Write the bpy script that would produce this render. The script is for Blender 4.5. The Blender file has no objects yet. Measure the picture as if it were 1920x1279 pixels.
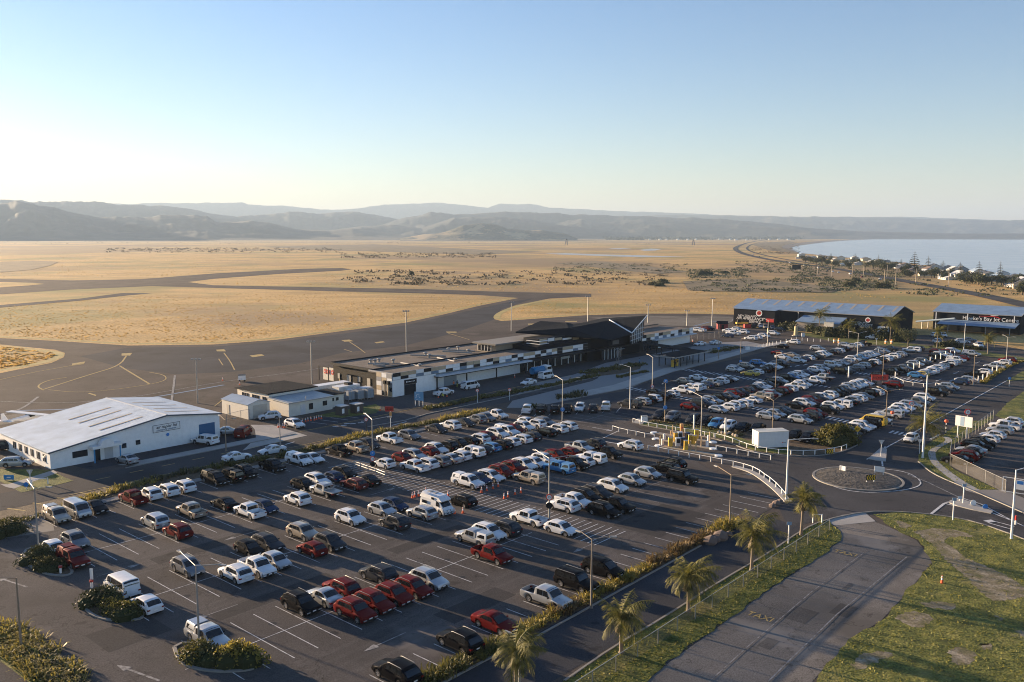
import bpy, bmesh, math, random
from math import sin, cos, pi, radians, sqrt, atan2, tan
from mathutils import Vector, Matrix
random.seed(11)
sc = bpy.context.scene
# ---------------- camera, sky, sun, exposure ----------------
W0, H0 = 1920.0, 1279.0                       # the photograph's own pixel frame, used to survey the ground
FPX, PITCH, CAMH, AZ = 1622.2, radians(6.976), 37.0, radians(41.51)
cam_d = bpy.data.cameras.new('camera'); cam = bpy.data.objects.new('camera', cam_d); sc.collection.objects.link(cam)
cam.location = (0, 0, CAMH); cam.rotation_euler = (pi/2 - PITCH, 0, 0)
cam_d.sensor_width = 36; cam_d.lens = 36*FPX/W0; cam_d.clip_start = .5; cam_d.clip_end = 90000
sc.camera = cam
SUN_AZ, SUN_EL = radians(-55.9), radians(7.4)  # azimuth from +Y, clockwise
wd = bpy.data.worlds.new('World'); sc.world = wd; wd.use_nodes = True
nt = wd.node_tree; nt.nodes.clear()
sky = nt.nodes.new('ShaderNodeTexSky'); sky.sky_type = 'NISHITA'; sky.sun_disc = False
sky.sun_elevation = SUN_EL; sky.sun_rotation = SUN_AZ; sky.altitude = 0; sky.air_density = 1.0; sky.dust_density = .15; sky.ozone_density = 3.0
bg = nt.nodes.new('ShaderNodeBackground'); bg.inputs[1].default_value = .056
ow = nt.nodes.new('ShaderNodeOutputWorld'); hs = nt.nodes.new('ShaderNodeHueSaturation'); hs.inputs['Saturation'].default_value = 1.0; nt.links.new(sky.outputs[0], hs.inputs['Color']); tn = nt.nodes.new('ShaderNodeMixRGB'); tn.blend_type = 'MULTIPLY'; tn.inputs[0].default_value = 1; 
gc = nt.nodes.new('ShaderNodeTexCoord'); gz = nt.nodes.new('ShaderNodeSeparateXYZ'); nt.links.new(gc.outputs['Generated'], gz.inputs[0])
gr = nt.nodes.new('ShaderNodeValToRGB'); gr.color_ramp.elements[0].position = 0; gr.color_ramp.elements[0].color = (1.18, .93, .86, 1); gr.color_ramp.elements[1].position = .34; gr.color_ramp.elements[1].color = (.84, .84, .95, 1); nt.links.new(gz.outputs[2], gr.inputs[0]); nt.links.new(gr.outputs[0], tn.inputs[2]); nt.links.new(hs.outputs[0], tn.inputs[1]); nt.links.new(tn.outputs[0], bg.inputs[0]); nt.links.new(bg.outputs[0], ow.inputs[0])
sl = bpy.data.lights.new('sun', 'SUN'); sl.energy = 5.0; sl.angle = radians(.5); sl.color = (1, .74, .48)
so = bpy.data.objects.new('sun', sl); sc.collection.objects.link(so)
sdir = Vector((sin(SUN_AZ)*cos(SUN_EL), cos(SUN_AZ)*cos(SUN_EL), sin(SUN_EL)))
so.rotation_euler = sdir.to_track_quat('Z', 'Y').to_euler(); so.location = sdir*300
sc.view_settings.view_transform = 'Standard'; sc.view_settings.look = 'None'; sc.view_settings.exposure = 2.3; sc.view_settings.gamma = 1
sc.cycles.volume_step_rate = 5; sc.cycles.filter_width = 1.05; sc.cycles.max_bounces = 6; sc.cycles.volume_bounces = 1; sc.cycles.diffuse_bounces = 2; sc.cycles.glossy_bounces = 3
sc.cycles.transparent_max_bounces = 12
# ---------------- survey helpers ----------------
UA = Vector((sin(AZ), cos(AZ))); VA = Vector((cos(AZ), -sin(AZ)))   # u runs along the parking rows, v across them
def ray(px, py):
    X, Y = (px-960)/FPX, (py-639.5)/FPX; c, s = cos(PITCH), sin(PITCH)
    return Vector((X, c-Y*s, -s-Y*c))
def G(px, py, z=0.0):
    w = ray(px, py); t = (CAMH-z)/-w.z
    return Vector((w.x*t, w.y*t, z))
def proj(p):
    c, s = cos(PITCH), sin(PITCH); z = p[2]-CAMH
    yf = p[1]*c-z*s; zu = p[1]*s+z*c
    return 960+FPX*p[0]/yf, 639.5-FPX*zu/yf
def hgt(px, py, ty):
    g = G(px, py); lo, hi = 0.0, 80.0
    for _ in range(40):
        m = (lo+hi)/2
        if proj((g.x, g.y, m))[1] > ty: lo = m
        else: hi = m
    return lo
def UV(u, v, z=0.0):
    q = UA*u+VA*v; return Vector((q.x, q.y, z))
def toUV(p): return (p.x*UA.x+p.y*UA.y, p.x*VA.x+p.y*VA.y)
col = sc.collection
def tag(o, label=None, cat=None, group=None, kind=None):
    if label: o['label'] = label
    if cat: o['category'] = cat
    if group: o['group'] = group
    if kind: o['kind'] = kind
    return o
def empty(name, loc, rz=0, label=None, cat=None, group=None):
    o = bpy.data.objects.new(name, None); col.objects.link(o); o.empty_display_size = .3
    o.location = loc; o.rotation_euler = (0, 0, rz); return tag(o, label, cat, group)
# ---------------- mesh builder ----------------
class MB:
    def __init__(s): s.v = []; s.f = []
    def quad(s, *p):
        n = len(s.v); s.v += [tuple(q) for q in p]; s.f.append(tuple(range(n, n+len(p)))); return s
    def box(s, x0, x1, y0, y1, z0, z1, M=None):
        P = [(x, y, z) for z in (z0, z1) for y in (y0, y1) for x in (x0, x1)]
        if M: P = [tuple(M @ Vector(p)) for p in P]
        n = len(s.v); s.v += P
        for f in ((0, 2, 3, 1), (4, 5, 7, 6), (0, 1, 5, 4), (2, 6, 7, 3), (0, 4, 6, 2), (1, 3, 7, 5)): s.f.append(tuple(n+i for i in f))
        return s
    def tube(s, pts, rs, n=8, cap=True):
        pts = [Vector(p) for p in pts]; rs = rs if isinstance(rs, (list, tuple)) else [rs]*len(pts); base = len(s.v)
        for i, p in enumerate(pts):
            d = (pts[min(i+1, len(pts)-1)]-pts[max(i-1, 0)]).normalized()
            a = Vector((0, 0, 1)) if abs(d.z) < .9 else Vector((1, 0, 0)); x = d.cross(a).normalized(); y = d.cross(x)
            for k in range(n):
                t = 2*pi*k/n; s.v.append(tuple(p+x*cos(t)*rs[i]+y*sin(t)*rs[i]))
        for i in range(len(pts)-1):
            for k in range(n):
                a = base+i*n+k; b = base+i*n+(k+1) % n; s.f.append((a, b, b+n, a+n))
        if cap: s.f.append(tuple(base+k for k in range(n))[::-1]); s.f.append(tuple(base+(len(pts)-1)*n+k for k in range(n)))
        return s
    def cyl(s, c, r, h, n=16, r2=None):
        return s.tube([c, (c[0], c[1], c[2]+h)], [r, r if r2 is None else r2], n)
    def prism(s, pts, z0, z1):
        n = len(pts); b = len(s.v); s.v += [(p[0], p[1], z0) for p in pts]+[(p[0], p[1], z1) for p in pts]
        s.f.append(tuple(range(b, b+n))[::-1]); s.f.append(tuple(range(b+n, b+2*n)))
        for i in range(n):
            j = (i+1) % n; s.f.append((b+i, b+j, b+n+j, b+n+i))
        return s
    def slab(s, pts, t):           # pts with own z, thickness t downward
        n = len(pts); b = len(s.v); s.v += [(p[0], p[1], p[2]-t) for p in pts]+[tuple(p) for p in pts]
        s.f.append(tuple(range(b, b+n))[::-1]); s.f.append(tuple(range(b+n, b+2*n)))
        for i in range(n):
            j = (i+1) % n; s.f.append((b+i, b+j, b+n+j, b+n+i))
        return s
    def mesh(s, name, mat, smooth=False, fix=True):
        me = bpy.data.meshes.new(name); me.from_pydata(s.v, [], s.f); me.update()
        if fix:
            bm = bmesh.new(); bm.from_mesh(me); bmesh.ops.remove_doubles(bm, verts=bm.verts, dist=1e-5)
            bmesh.ops.recalc_face_normals(bm, faces=bm.faces); bm.to_mesh(me); bm.free()
        if mat: me.materials.append(mat)
        if smooth:
            me.polygons.foreach_set('use_smooth', [True]*len(me.polygons)); me.set_sharp_from_angle(angle=radians(smooth if smooth is not True else 40))
        return me
    def build(s, name, mat, parent=None, smooth=False, fix=True):
        o = bpy.data.objects.new(name, s.mesh(name, mat, smooth, fix)); col.objects.link(o)
        if parent: o.parent = parent
        return o
def sheet(name, pts, z, mat, kind='structure', label=None, cat=None, tri=True):
    m = MB(); m.quad(*[(p[0], p[1], z) for p in pts])
    o = m.build(name, mat, fix=False)
    if o.data.polygons[0].normal.z < 0: o.data.flip_normals()
    if tri:
        bm = bmesh.new(); bm.from_mesh(o.data); bmesh.ops.triangulate(bm, faces=bm.faces); bm.to_mesh(o.data); bm.free()
    return tag(o, label, cat, None, kind)
def GP(l): return [G(*p) for p in l]
def strip(mb, pts, w, z):          # flat painted line along world points
    pts = [Vector((p[0], p[1], 0)) for p in pts]
    L = []; R = []
    for i, p in enumerate(pts):
        d = (pts[min(i+1, len(pts)-1)]-pts[max(i-1, 0)]); d.normalize(); n = Vector((-d.y, d.x, 0))
        L.append(p+n*w/2); R.append(p-n*w/2)
    for i in range(len(pts)-1):
        mb.quad((R[i].x, R[i].y, z), (R[i+1].x, R[i+1].y, z), (L[i+1].x, L[i+1].y, z), (L[i].x, L[i].y, z))
def resample(pts, step):
    out = [Vector(pts[0])]
    for a, b in zip(pts[:-1], pts[1:]):
        a = Vector(a); b = Vector(b); n = max(1, int((b-a).length/step))
        for i in range(1, n+1): out.append(a.lerp(b, i/n))
    return out
def kerb(mb, pts, w=.16, h=.13):
    pts = [Vector((p[0], p[1], 0)) for p in pts]; L = []; R = []
    for i, p in enumerate(pts):
        d = (pts[min(i+1, len(pts)-1)]-pts[max(i-1, 0)]); d.normalize(); n = Vector((-d.y, d.x, 0)); L.append(p+n*w/2); R.append(p-n*w/2)
    b = len(mb.v)
    for l, r in zip(L, R): mb.v += [(l.x, l.y, 0), (l.x, l.y, h), (r.x, r.y, h), (r.x, r.y, 0)]
    for i in range(len(pts)-1):
        for k in range(3): mb.f.append((b+4*i+k, b+4*i+k+1, b+4*i+k+5, b+4*i+k+4))
def wob(pts, amp=.35, step=1.0, seed=1):
    R = random.Random(seed); P = resample(list(pts)+[pts[0]], step)[:-1]; return [Vector((p.x+R.uniform(-amp, amp)+.6*amp*sin(p.x*.9+p.y*.7), p.y+R.uniform(-amp, amp)+.6*amp*cos(p.x*.8-p.y*1.1), 0)) for p in P]
def smoothline(pts, it=2):
    pts = [Vector(p) for p in pts]
    for _ in range(it):
        q = [pts[0]]
        for a, b in zip(pts[:-1], pts[1:]): q += [a.lerp(b, .25), a.lerp(b, .75)]
        q.append(pts[-1]); pts = q
    return pts
# ---------------- materials ----------------
MATS = {}
def mat(name, c, rough=.6, metal=0., spec=.5, coat=0., alpha=None, emit=None):
    if name in MATS: return MATS[name]
    m = bpy.data.materials.new(name); m.use_nodes = True; b = m.node_tree.nodes['Principled BSDF']
    b.inputs['Base Color'].default_value = (*c, 1); b.inputs['Roughness'].default_value = rough; b.inputs['Metallic'].default_value = metal
    b.inputs['Specular IOR Level'].default_value = spec if max(c) > .05 or rough < .3 else .12; b.inputs['Coat Weight'].default_value = coat; b.inputs['Coat Roughness'].default_value = .05
    MATS[name] = m
    # every material gets a little procedural variation
    N = m.node_tree.nodes; L = m.node_tree.links
    tc = N.new('ShaderNodeTexCoord'); no = N.new('ShaderNodeTexNoise'); no.inputs['Scale'].default_value = 1.7; no.inputs['Detail'].default_value = 5
    mr = N.new('ShaderNodeMapRange'); mr.inputs['To Min'].default_value = .86; mr.inputs['To Max'].default_value = 1.1
    mx = N.new('ShaderNodeMixRGB'); mx.blend_type = 'MULTIPLY'; mx.inputs[0].default_value = 1; mx.inputs[1].default_value = (*c, 1)
    L.new(tc.outputs['Object'], no.inputs[0]); L.new(no.outputs[0], mr.inputs[0]); L.new(mr.outputs[0], mx.inputs[2]); L.new(mx.outputs[0], b.inputs['Base Color'])
    return m
def ramp(N, stops):
    r = N.new('ShaderNodeValToRGB'); e = r.color_ramp.elements
    while len(e) < len(stops): e.new(.5)
    for k, (p, c) in enumerate(stops): e[k].position = p; e[k].color = (*c, 1)
    return r
def ground_mat(name, stops, scale=.08, stretch=(1, 1, 1), rot=0, fine=2.5, fineamt=.25, bump=.3, rough=.9, patches=None, bumpscale=None, spec=.3):
    m = bpy.data.materials.new(name); m.use_nodes = True; N = m.node_tree.nodes; L = m.node_tree.links; b = N['Principled BSDF']
    b.inputs['Roughness'].default_value = rough; b.inputs['Specular IOR Level'].default_value = spec
    g = N.new('ShaderNodeNewGeometry'); mp = N.new('ShaderNodeMapping'); mp.inputs['Rotation'].default_value = (0, 0, rot); mp.inputs['Scale'].default_value = stretch
    L.new(g.outputs['Position'], mp.inputs[0])
    n1 = N.new('ShaderNodeTexNoise'); n1.inputs['Scale'].default_value = scale; n1.inputs['Detail'].default_value = 9; n1.inputs['Roughness'].default_value = .62
    L.new(mp.outputs[0], n1.inputs[0]); r = ramp(N, stops); L.new(n1.outputs[0], r.inputs[0])
    n2 = N.new('ShaderNodeTexNoise'); n2.inputs['Scale'].default_value = fine; n2.inputs['Detail'].default_value = 4; L.new(mp.outputs[0], n2.inputs[0])
    mr = N.new('ShaderNodeMapRange'); mr.inputs['From Min'].default_value = .3; mr.inputs['From Max'].default_value = .7
    mr.inputs['To Min'].default_value = 1-fineamt; mr.inputs['To Max'].default_value = 1+fineamt; L.new(n2.outputs[0], mr.inputs[0])
    mx = N.new('ShaderNodeMixRGB'); mx.blend_type = 'MULTIPLY'; mx.inputs[0].default_value = 1; L.new(r.outputs[0], mx.inputs[1]); L.new(mr.outputs[0], mx.inputs[2])
    out = mx.outputs[0]
    if patches:
        for (psc, lo, hi, pc, seed) in patches:
            n3 = N.new('ShaderNodeTexNoise'); n3.noise_dimensions = '3D'; n3.inputs['Scale'].default_value = psc; n3.inputs['Detail'].default_value = 7; n3.inputs['Roughness'].default_value = .6
            mp3 = N.new('ShaderNodeMapping'); mp3.inputs['Location'].default_value = (seed*13.7, seed*7.3, seed); L.new(g.outputs['Position'], mp3.inputs[0]); L.new(mp3.outputs[0], n3.inputs[0])
            r3 = ramp(N, [(lo, (0, 0, 0)), (hi, (1, 1, 1))]); L.new(n3.outputs[0], r3.inputs[0])
            m3 = N.new('ShaderNodeMixRGB'); L.new(r3.outputs[0], m3.inputs[0]); L.new(out, m3.inputs[1]); m3.inputs[2].default_value = (*pc, 1); out = m3.outputs[0]
    L.new(out, b.inputs['Base Color'])
    if bump:
        n4 = N.new('ShaderNodeTexNoise'); n4.inputs['Scale'].default_value = bumpscale or fine*1.5; n4.inputs['Detail'].default_value = 4; L.new(mp.outputs[0], n4.inputs[0])
        bp = N.new('ShaderNodeBump'); bp.inputs['Strength'].default_value = bump; bp.inputs['Distance'].default_value = .1; L.new(n4.outputs[0], bp.inputs['Height']); L.new(bp.outputs[0], b.inputs['Normal'])
    MATS[name] = m; return m
def asphalt(name, c, var=.25, warm=0, cracks=True, rough=.85, seams=False):
    d = tuple(x*(1-var) for x in c); l = tuple(x*(1+var) for x in c)
    m = ground_mat(name, [(.3, d), (.5, c), (.72, l)], scale=.06, fine=7, fineamt=.3, bump=.08, rough=.95, spec=.07,
                   patches=[(.045, .55, .66, tuple(x*.68 for x in c), 3), (.1, .6, .68, tuple(x*1.35 for x in c), 8), (.5, .62, .7, tuple(x*.6 for x in c), 5), (1.4, .68, .74, tuple(x*1.5 for x in c), 7)])
    N = m.node_tree.nodes; L = m.node_tree.links; b = N['Principled BSDF']
    if cracks:
        g = N.new('ShaderNodeNewGeometry'); nz = N.new('ShaderNodeTexNoise'); nz.inputs['Scale'].default_value = .35; nz.inputs['Detail'].default_value = 5
        mxv = N.new('ShaderNodeMixRGB'); mxv.inputs[0].default_value = .012; L.new(g.outputs['Position'], nz.inputs[0]); L.new(g.outputs['Position'], mxv.inputs[1]); 
        sc_ = N.new('ShaderNodeVectorMath'); sc_.operation = 'SCALE'; sc_.inputs['Scale'].default_value = 9; L.new(nz.outputs['Color'], sc_.inputs[0])
        ad = N.new('ShaderNodeVectorMath'); ad.operation = 'ADD'; L.new(g.outputs['Position'], ad.inputs[0]); L.new(sc_.outputs[0], ad.inputs[1])
        vo = N.new('ShaderNodeTexVoronoi'); vo.feature = 'DISTANCE_TO_EDGE'; vo.inputs['Scale'].default_value = .07; L.new(ad.outputs[0], vo.inputs[0])
        rr = ramp(N, [(0, (.45, .45, .45)), (.006, (1, 1, 1))]); L.new(vo.outputs[0], rr.inputs[0])
        src = b.inputs['Base Color'].links[0].from_socket; mm = N.new('ShaderNodeMixRGB'); mm.blend_type = 'MULTIPLY'; mm.inputs[0].default_value = .85
        L.new(src, mm.inputs[1]); L.new(rr.outputs[0], mm.inputs[2]); L.new(mm.outputs[0], b.inputs['Base Color'])
    return m
def leaf_mat(name, c1, c2, scale=3, trans=.25):
    m = bpy.data.materials.new(name); m.use_nodes = True; N = m.node_tree.nodes; L = m.node_tree.links; b = N['Principled BSDF']
    g = N.new('ShaderNodeNewGeometry'); no = N.new('ShaderNodeTexNoise'); no.inputs['Scale'].default_value = scale; no.inputs['Detail'].default_value = 3; L.new(g.outputs['Position'], no.inputs[0])
    r = ramp(N, [(.32, c1), (.68, c2)]); L.new(no.outputs[0], r.inputs[0]); L.new(r.outputs[0], b.inputs['Base Color'])
    b.inputs['Roughness'].default_value = .6; b.inputs['Specular IOR Level'].default_value = .25
    tr = N.new('ShaderNodeBsdfTranslucent'); L.new(r.outputs[0], tr.inputs[0]); mx = N.new('ShaderNodeMixShader'); mx.inputs[0].default_value = trans
    L.new(b.outputs[0], mx.inputs[1]); L.new(tr.outputs[0], mx.inputs[2]); L.new(mx.outputs[0], N['Material Output'].inputs[0])
    MATS[name] = m; return m
A_LOT = asphalt('lot_asphalt', (.094, .085, .08), .32)
A_ROAD = asphalt('road_asphalt', (.07, .068, .069), .25)
A_APRON = asphalt('apron_asphalt', (.095, .08, .069), .3)
A_DARK = asphalt('dark_seal', (.052, .054, .061), .25, cracks=False)
A_OLD = asphalt('old_asphalt', (.17, .155, .138), .35)
CONC = ground_mat('concrete_paving', [(.3, (.3, .29, .27)), (.7, (.4, .38, .35))], scale=.3, fine=6, fineamt=.1, bump=.05)
KERBM = mat('kerb_concrete', (.24, .225, .2), .85)
PAINT = ground_mat('white_road_paint', [(.34, (.2, .2, .2)), (.52, (.6, .6, .59))], scale=1.2, fine=14, fineamt=.2, bump=0, rough=.7)
PAINTW = ground_mat('worn_road_paint', [(.36, (.11, .105, .1)), (.62, (.34, .33, .32))], scale=1.5, fine=14, fineamt=.25, bump=0, rough=.8)
YPAINT = ground_mat('yellow_road_paint', [(.36, (.3, .22, .09)), (.6, (.5, .36, .12))], scale=1.2, fine=10, fineamt=.25, bump=0, rough=.8)
DRY = ground_mat('dry_grass', [(.28, (.24, .15, .04)), (.42, (.43, .27, .085)), (.56, (.56, .35, .12)), (.72, (.38, .265, .07))], scale=.012, stretch=(1, 2.6, 1), rot=radians(-8), fine=.9, fineamt=.6, bump=1.0, bumpscale=1.0, rough=.95,
                 patches=[(.006, .5, .62, (.23, .2, .055), 2), (.0012, .49, .57, (.24, .16, .075), 5), (.003, .55, .6, (.3, .2, .09), 12), (.02, .63, .7, (.2, .18, .07), 9)])
VERGE = ground_mat('mown_edge', [(.3, (.3, .25, .08)), (.7, (.5, .38, .13))], scale=.1, fine=2, fineamt=.2, bump=.3)
LAWN = ground_mat('lawn', [(.3, (.04, .052, .01)), (.5, (.1, .115, .02)), (.7, (.24, .21, .04))], scale=.5, fine=5, fineamt=.5, bump=1.0, bumpscale=5, patches=[(.12, .58, .7, (.24, .2, .07), 1)])
LAWNP = ground_mat('worn_lawn', [(.3, (.055, .065, .012)), (.5, (.13, .135, .026)), (.7, (.27, .24, .055))], scale=.5, fine=5, fineamt=.5, bump=1.0, bumpscale=5, patches=[(.1, .56, .66, (.22, .19, .06), 1), (.075, .63, .66, (.25, .21, .155), 4)])
BARK = ground_mat('garden_bark', [(.3, (.05, .035, .02)), (.7, (.14, .1, .06))], scale=.8, fine=6, fineamt=.4, bump=.8)
SCRUBM = ground_mat('scrub_soil', [(.3, (.1, .085, .045)), (.7, (.26, .19, .1))], scale=.03, fine=.5, fineamt=.4, bump=.6)
WHITE = mat('white_paint', (.78, .78, .76), .45); GALV = mat('galvanised_steel', (.32, .32, .31), .5, .4); WOODP = mat('weathered_pole', (.26, .2, .14), .8)
BLACKM = mat('black_plastic', (.015, .015, .016), .5); DGREY = mat('dark_cladding', (.018, .019, .022), .6); ORANGE = mat('cone_orange', (.8, .1, .02), .5)
REDM = mat('sign_red', (.6, .03, .02), .5); BLUEM = mat('sign_blue', (.03, .2, .55), .45); YELM = mat('yellow_box', (.75, .45, .05), .5)
GLASS = mat('car_glass', (.012, .014, .016), .06, 0, .7); BGLASS = mat('window_glass', (.02, .024, .03), .08, 0, .7)
CHROME = mat('bright_metal', (.6, .6, .6), .2, .9)
from mathutils import noise
# ---------------- terrain ----------------
me = MB(); R = 22000; rings = [0, 60, 150, 400, 1000, 2500, 6000, 12000, R]; n = 48
me.v.append((0, 0, 0))
for r in rings[1:]:
    for k in range(n): me.v.append((r*cos(2*pi*k/n), r*sin(2*pi*k/n), 0))
for k in range(n): me.f.append((0, 1+k, 1+(k+1) % n))
for i in range(len(rings)-2):
    for k in range(n):
        a = 1+i*n+k; b = 1+i*n+(k+1) % n; me.f.append((a, a+n, b+n, b))
tag(me.build('ground', DRY, fix=False), kind='structure')
# airport pavement
sheet('airport_pavement', GP([(-260, 640), (0, 634), (100, 639), (240, 648), (400, 646), (520, 637), (640, 621), (760, 605), (830, 590), (900, 573), (972, 559), (1000, 556), (1032, 559.5), (1000, 566), (968, 572), (940, 583), (925, 594), (925, 598), (940, 602), (1000, 598), (1100, 591), (1200, 588), (1300, 588), (1377, 590), (1380, 612), (1560, 628), (1716, 628), (1760, 628), (1990, 668), (2600, 760), (2700, 1500), (-500, 1500)]), .01, A_APRON)
sheet('runway', GP([(-200, 521), (0, 522.7), (133, 526), (267, 523.3), (400, 513), (567, 504), (640, 502.7), (660, 505), (640, 507.7), (520, 514), (400, 523), (352, 529), (400, 535), (633, 539.3), (800, 542.5), (920, 546.7), (1107, 551), (1108, 556), (1030, 560), (972, 559), (900, 553.5), (800, 550.5), (640, 546.7), (400, 540), (283, 536.7), (133, 543), (0, 552), (-200, 560)]), .06, A_APRON)
sheet('runway_grass_island', GP([(-200, 529), (0, 529), (60, 530.5), (83, 532.7), (60, 535), (0, 539.3), (-200, 546)]), .1, DRY)
sheet('ditch', GP([(-200, 583), (0, 572), (150, 560), (230, 549.5), (286, 550), (240, 554), (150, 564), (0, 577), (-200, 590)]), .05, A_DARK)
sheet('side_runway', GP([(-300, 650), (0, 646), (60, 652), (104, 656), (122, 662), (120, 670), (96, 681), (0, 700), (-300, 740)]), .03, DRY)
# bright mown edges along the pavement
mb = MB()
for l, w in [([(-200, 627), (0, 631), (100, 636), (240, 645), (400, 643), (520, 634), (640, 618), (760, 602), (830, 587), (900, 570), (972, 557)], 2.4), ([(1100, 559), (1032, 561.5), (968, 574), (938, 586), (929, 596), (940, 599.5), (1000, 595.5), (1100, 588.5), (1200, 585.5), (1377, 587)], 3),
             ([(-200, 648), (0, 652), (100, 659), (117, 665), (92, 678), (0, 695), (-200, 725)], 2.5)]:
    strip(mb, smoothline([G(*p) for p in l]), w, .035)
tag(mb.build('mown_edge', VERGE, fix=False), kind='structure')
# dark apron seal and pale apron
sheet('apron_taxiway', GP([(240, 652), (400, 650), (520, 641), (640, 626), (760, 610), (870, 585), (960, 565), (1000, 560), (940, 580), (925, 600), (850, 625), (760, 648), (640, 662), (560, 682), (430, 698), (330, 702), (230, 690), (150, 668)]), .015, A_DARK)
APP = asphalt('pale_apron', (.19, .17, .14), .12)
sheet('pale_apron', GP([(1105, 596), (1200, 592), (1374, 594), (1374, 603), (1345, 612), (1255, 611), (1190, 605)]), .02, APP)
sheet('helipad', GP([(0, 780), (50, 774), (90, 785), (40, 792), (0, 797)]), .02, APP)
# taxiway markings
mb = MB(); y = .032
def gl(l, w, it=2, m=None): strip(m or mb, smoothline([G(*p) for p in l], it), w, y)
gl([(238, 666), (224, 686), (170, 702), (80, 731)], .5); gl([(224, 686), (280, 720)], .5, 0); gl([(0, 712), (70, 697), (160, 681)], .35, 0)
gl([(90, 731), (150, 737), (230, 729), (310, 716), (312, 704), (280, 698)], .3)
gl([(82, 732), (68, 724), (90, 713), (125, 708)], .4); gl([(420, 662), (432, 678), (440, 694)], .35, 1); gl([(655, 641), (672, 652), (685, 662)], .35, 1)
gl([(410, 673), (418, 685)], .3, 0); gl([(645, 655), (660, 660)], .3, 0); gl([(840, 625), (880, 637)], .35, 0)
for c in [((228, 663), (248, 662), (244, 667), (228, 667)), ((405, 656), (420, 655), (424, 659), (407, 659)), ((468, 667), (490, 664), (496, 667), (474, 670)), ((640, 638), (655, 637), (663, 640), (646, 641)), ((702, 642), (718, 640), (722, 642), (706, 644)),
          ((135, 682), (160, 678), (157, 683), (135, 686)), ((836, 622), (856, 622), (856, 624), (838, 624)), ((990, 607), (1006, 607), (1006, 609), (990, 609)), ((1060, 602), (1082, 602), (1082, 603.5), (1060, 603.5)), ((165, 738), (180, 743), (181, 741), (168, 737))]:
    mb.quad(*[(G(*p).x, G(*p).y, y) for p in c])
for k in range(5): gl([(425+k*13, 744+k*2.5), (402+k*14, 762+k*2)], .25, 0)
tag(mb.build('taxiway_paint', YPAINT, fix=False), kind='structure')
mb = MB(); gl([(0, 778), (40, 768), (72, 744)], .6); gl([(0, 752.5), (60, 756), (150, 755), (240, 747), (420, 715), (560, 697), (600, 691)], .35); gl([(328, 704), (322, 752)], .5, 0); gl([(1374, 598), (1372, 604), (1340, 610)], .5)
tag(mb.build('apron_lane_paint', PAINTW, fix=False), kind='structure')
mb = MB(); gl([(30, 770), (130, 768), (200, 760), (330, 738), (420, 722)], .9); gl([(1300, 612), (1330, 604), (1350, 602)], .8, 0)
tag(mb.build('blue_apron_line', mat('blue_grey_paint', (.14, .22, .33), .8), fix=False), kind='structure')
# car park and roads
LOT = lambda u, v: UV(u, v)
sheet('front_car_park', [LOT(38, -49.3), LOT(112, -49.3), LOT(118, -56), LOT(119, -62), LOT(150, -106), LOT(160, -114.5), LOT(124, -119.7), LOT(28, -119.7), LOT(22, -90), LOT(20, -60)], .024, A_LOT)
sheet('rear_car_park', GP([(1005, 757), (1170, 734), (1256, 700), (1330, 684), (1500, 645), (1600, 648), (1760, 652), (1895, 690), (1700, 800), (1612, 828), (1480, 838), (1200, 787), (1140, 775)]), .02, A_DARK)
sheet('palm_road', [LOT(20, -43), LOT(104, -42.3), LOT(106, -49.4), LOT(20, -49.4)], .02, A_DARK)
sheet('old_apron', GP([(1212, 1278), (1255, 1242), (1337, 1183), (1440, 1107), (1538, 1044), (1574, 1015), (1578, 998), (1566, 985), (1638, 978), (1668, 989), (1718, 1013), (1745, 1045), (1748, 1055), (1702, 1110), (1650, 1166), (1604, 1192), (1530, 1270), (1430, 1390), (1080, 1400)]), .02, A_OLD)
sheet('concrete_crossing', GP([(1545, 977), (1580, 966), (1620, 960), (1642, 978), (1566, 986)]), .03, CONC)
sheet('terminal_road', [UV(30, -127), UV(200, -127), UV(200, -135.6), UV(30, -135.6)], .02, A_ROAD)
sheet('hedge_footpath', [UV(44, -119.8), UV(128, -119.8), UV(128, -121.6), UV(44, -121.6)], .04, mat('grey_path', (.2, .19, .18), .9))
sheet('hangar_footpath', [UV(62, -135.7), UV(90, -135.7), UV(92, -138.6), UV(60, -138.6)], .03, CONC)
sheet('corner_path', GP([(0, 908), (14, 909), (100, 882), (108, 887), (26, 917), (12, 914)]), .05, CONC)
sheet('hangar_forecourt', [UV(56, -138.7), UV(92, -138.7), UV(92, -143.7), UV(55, -143.7)], .025, A_DARK)
sheet('concrete_forecourt', GP([(470, 797), (510, 797), (576, 817), (500, 834), (455, 845), (480, 822), (478, 806)]), .036, CONC)
sheet('entry_path', GP([(0, 984), (40, 960), (70, 962), (100, 985), (102, 995), (0, 1012)]), .03, mat('grey_path2', (.17, .16, .15), .9))
sheet('lawn', GP([(-60, 880), (60, 880), (95, 882), (120, 895), (138, 902), (80, 916), (40, 924), (0, 903), (-60, 900)]), .04, LAWN)
sheet('plaza', GP([(985, 722), (1100, 688), (1145, 672), (1240, 655), (1300, 645), (1400, 640), (1440, 648), (1330, 681), (1256, 697), (1180, 728), (1060, 752), (990, 765), (950, 765)]), .03, mat('plaza_paving', (.2, .2, .2), .85))
sheet('lot_footpath', GP([(1050, 753), (1170, 729), (1262, 697), (1328, 681), (1440, 650), (1500, 641), (1497, 637), (1430, 646), (1330, 672), (1245, 691), (1150, 722), (1045, 744)]), .04, CONC)
sheet('slip_lane', GP([(700, 812), (800, 789), (960, 752), (1110, 715), (1122, 709), (1120, 706), (960, 742), (800, 775), (690, 800)]), .045, A_ROAD)
sheet('taxi_rank', [UV(118, -137), UV(182, -139), UV(205, -145), UV(262, -145), UV(262, -150), UV(118, -150)], .035, A_ROAD)
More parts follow.
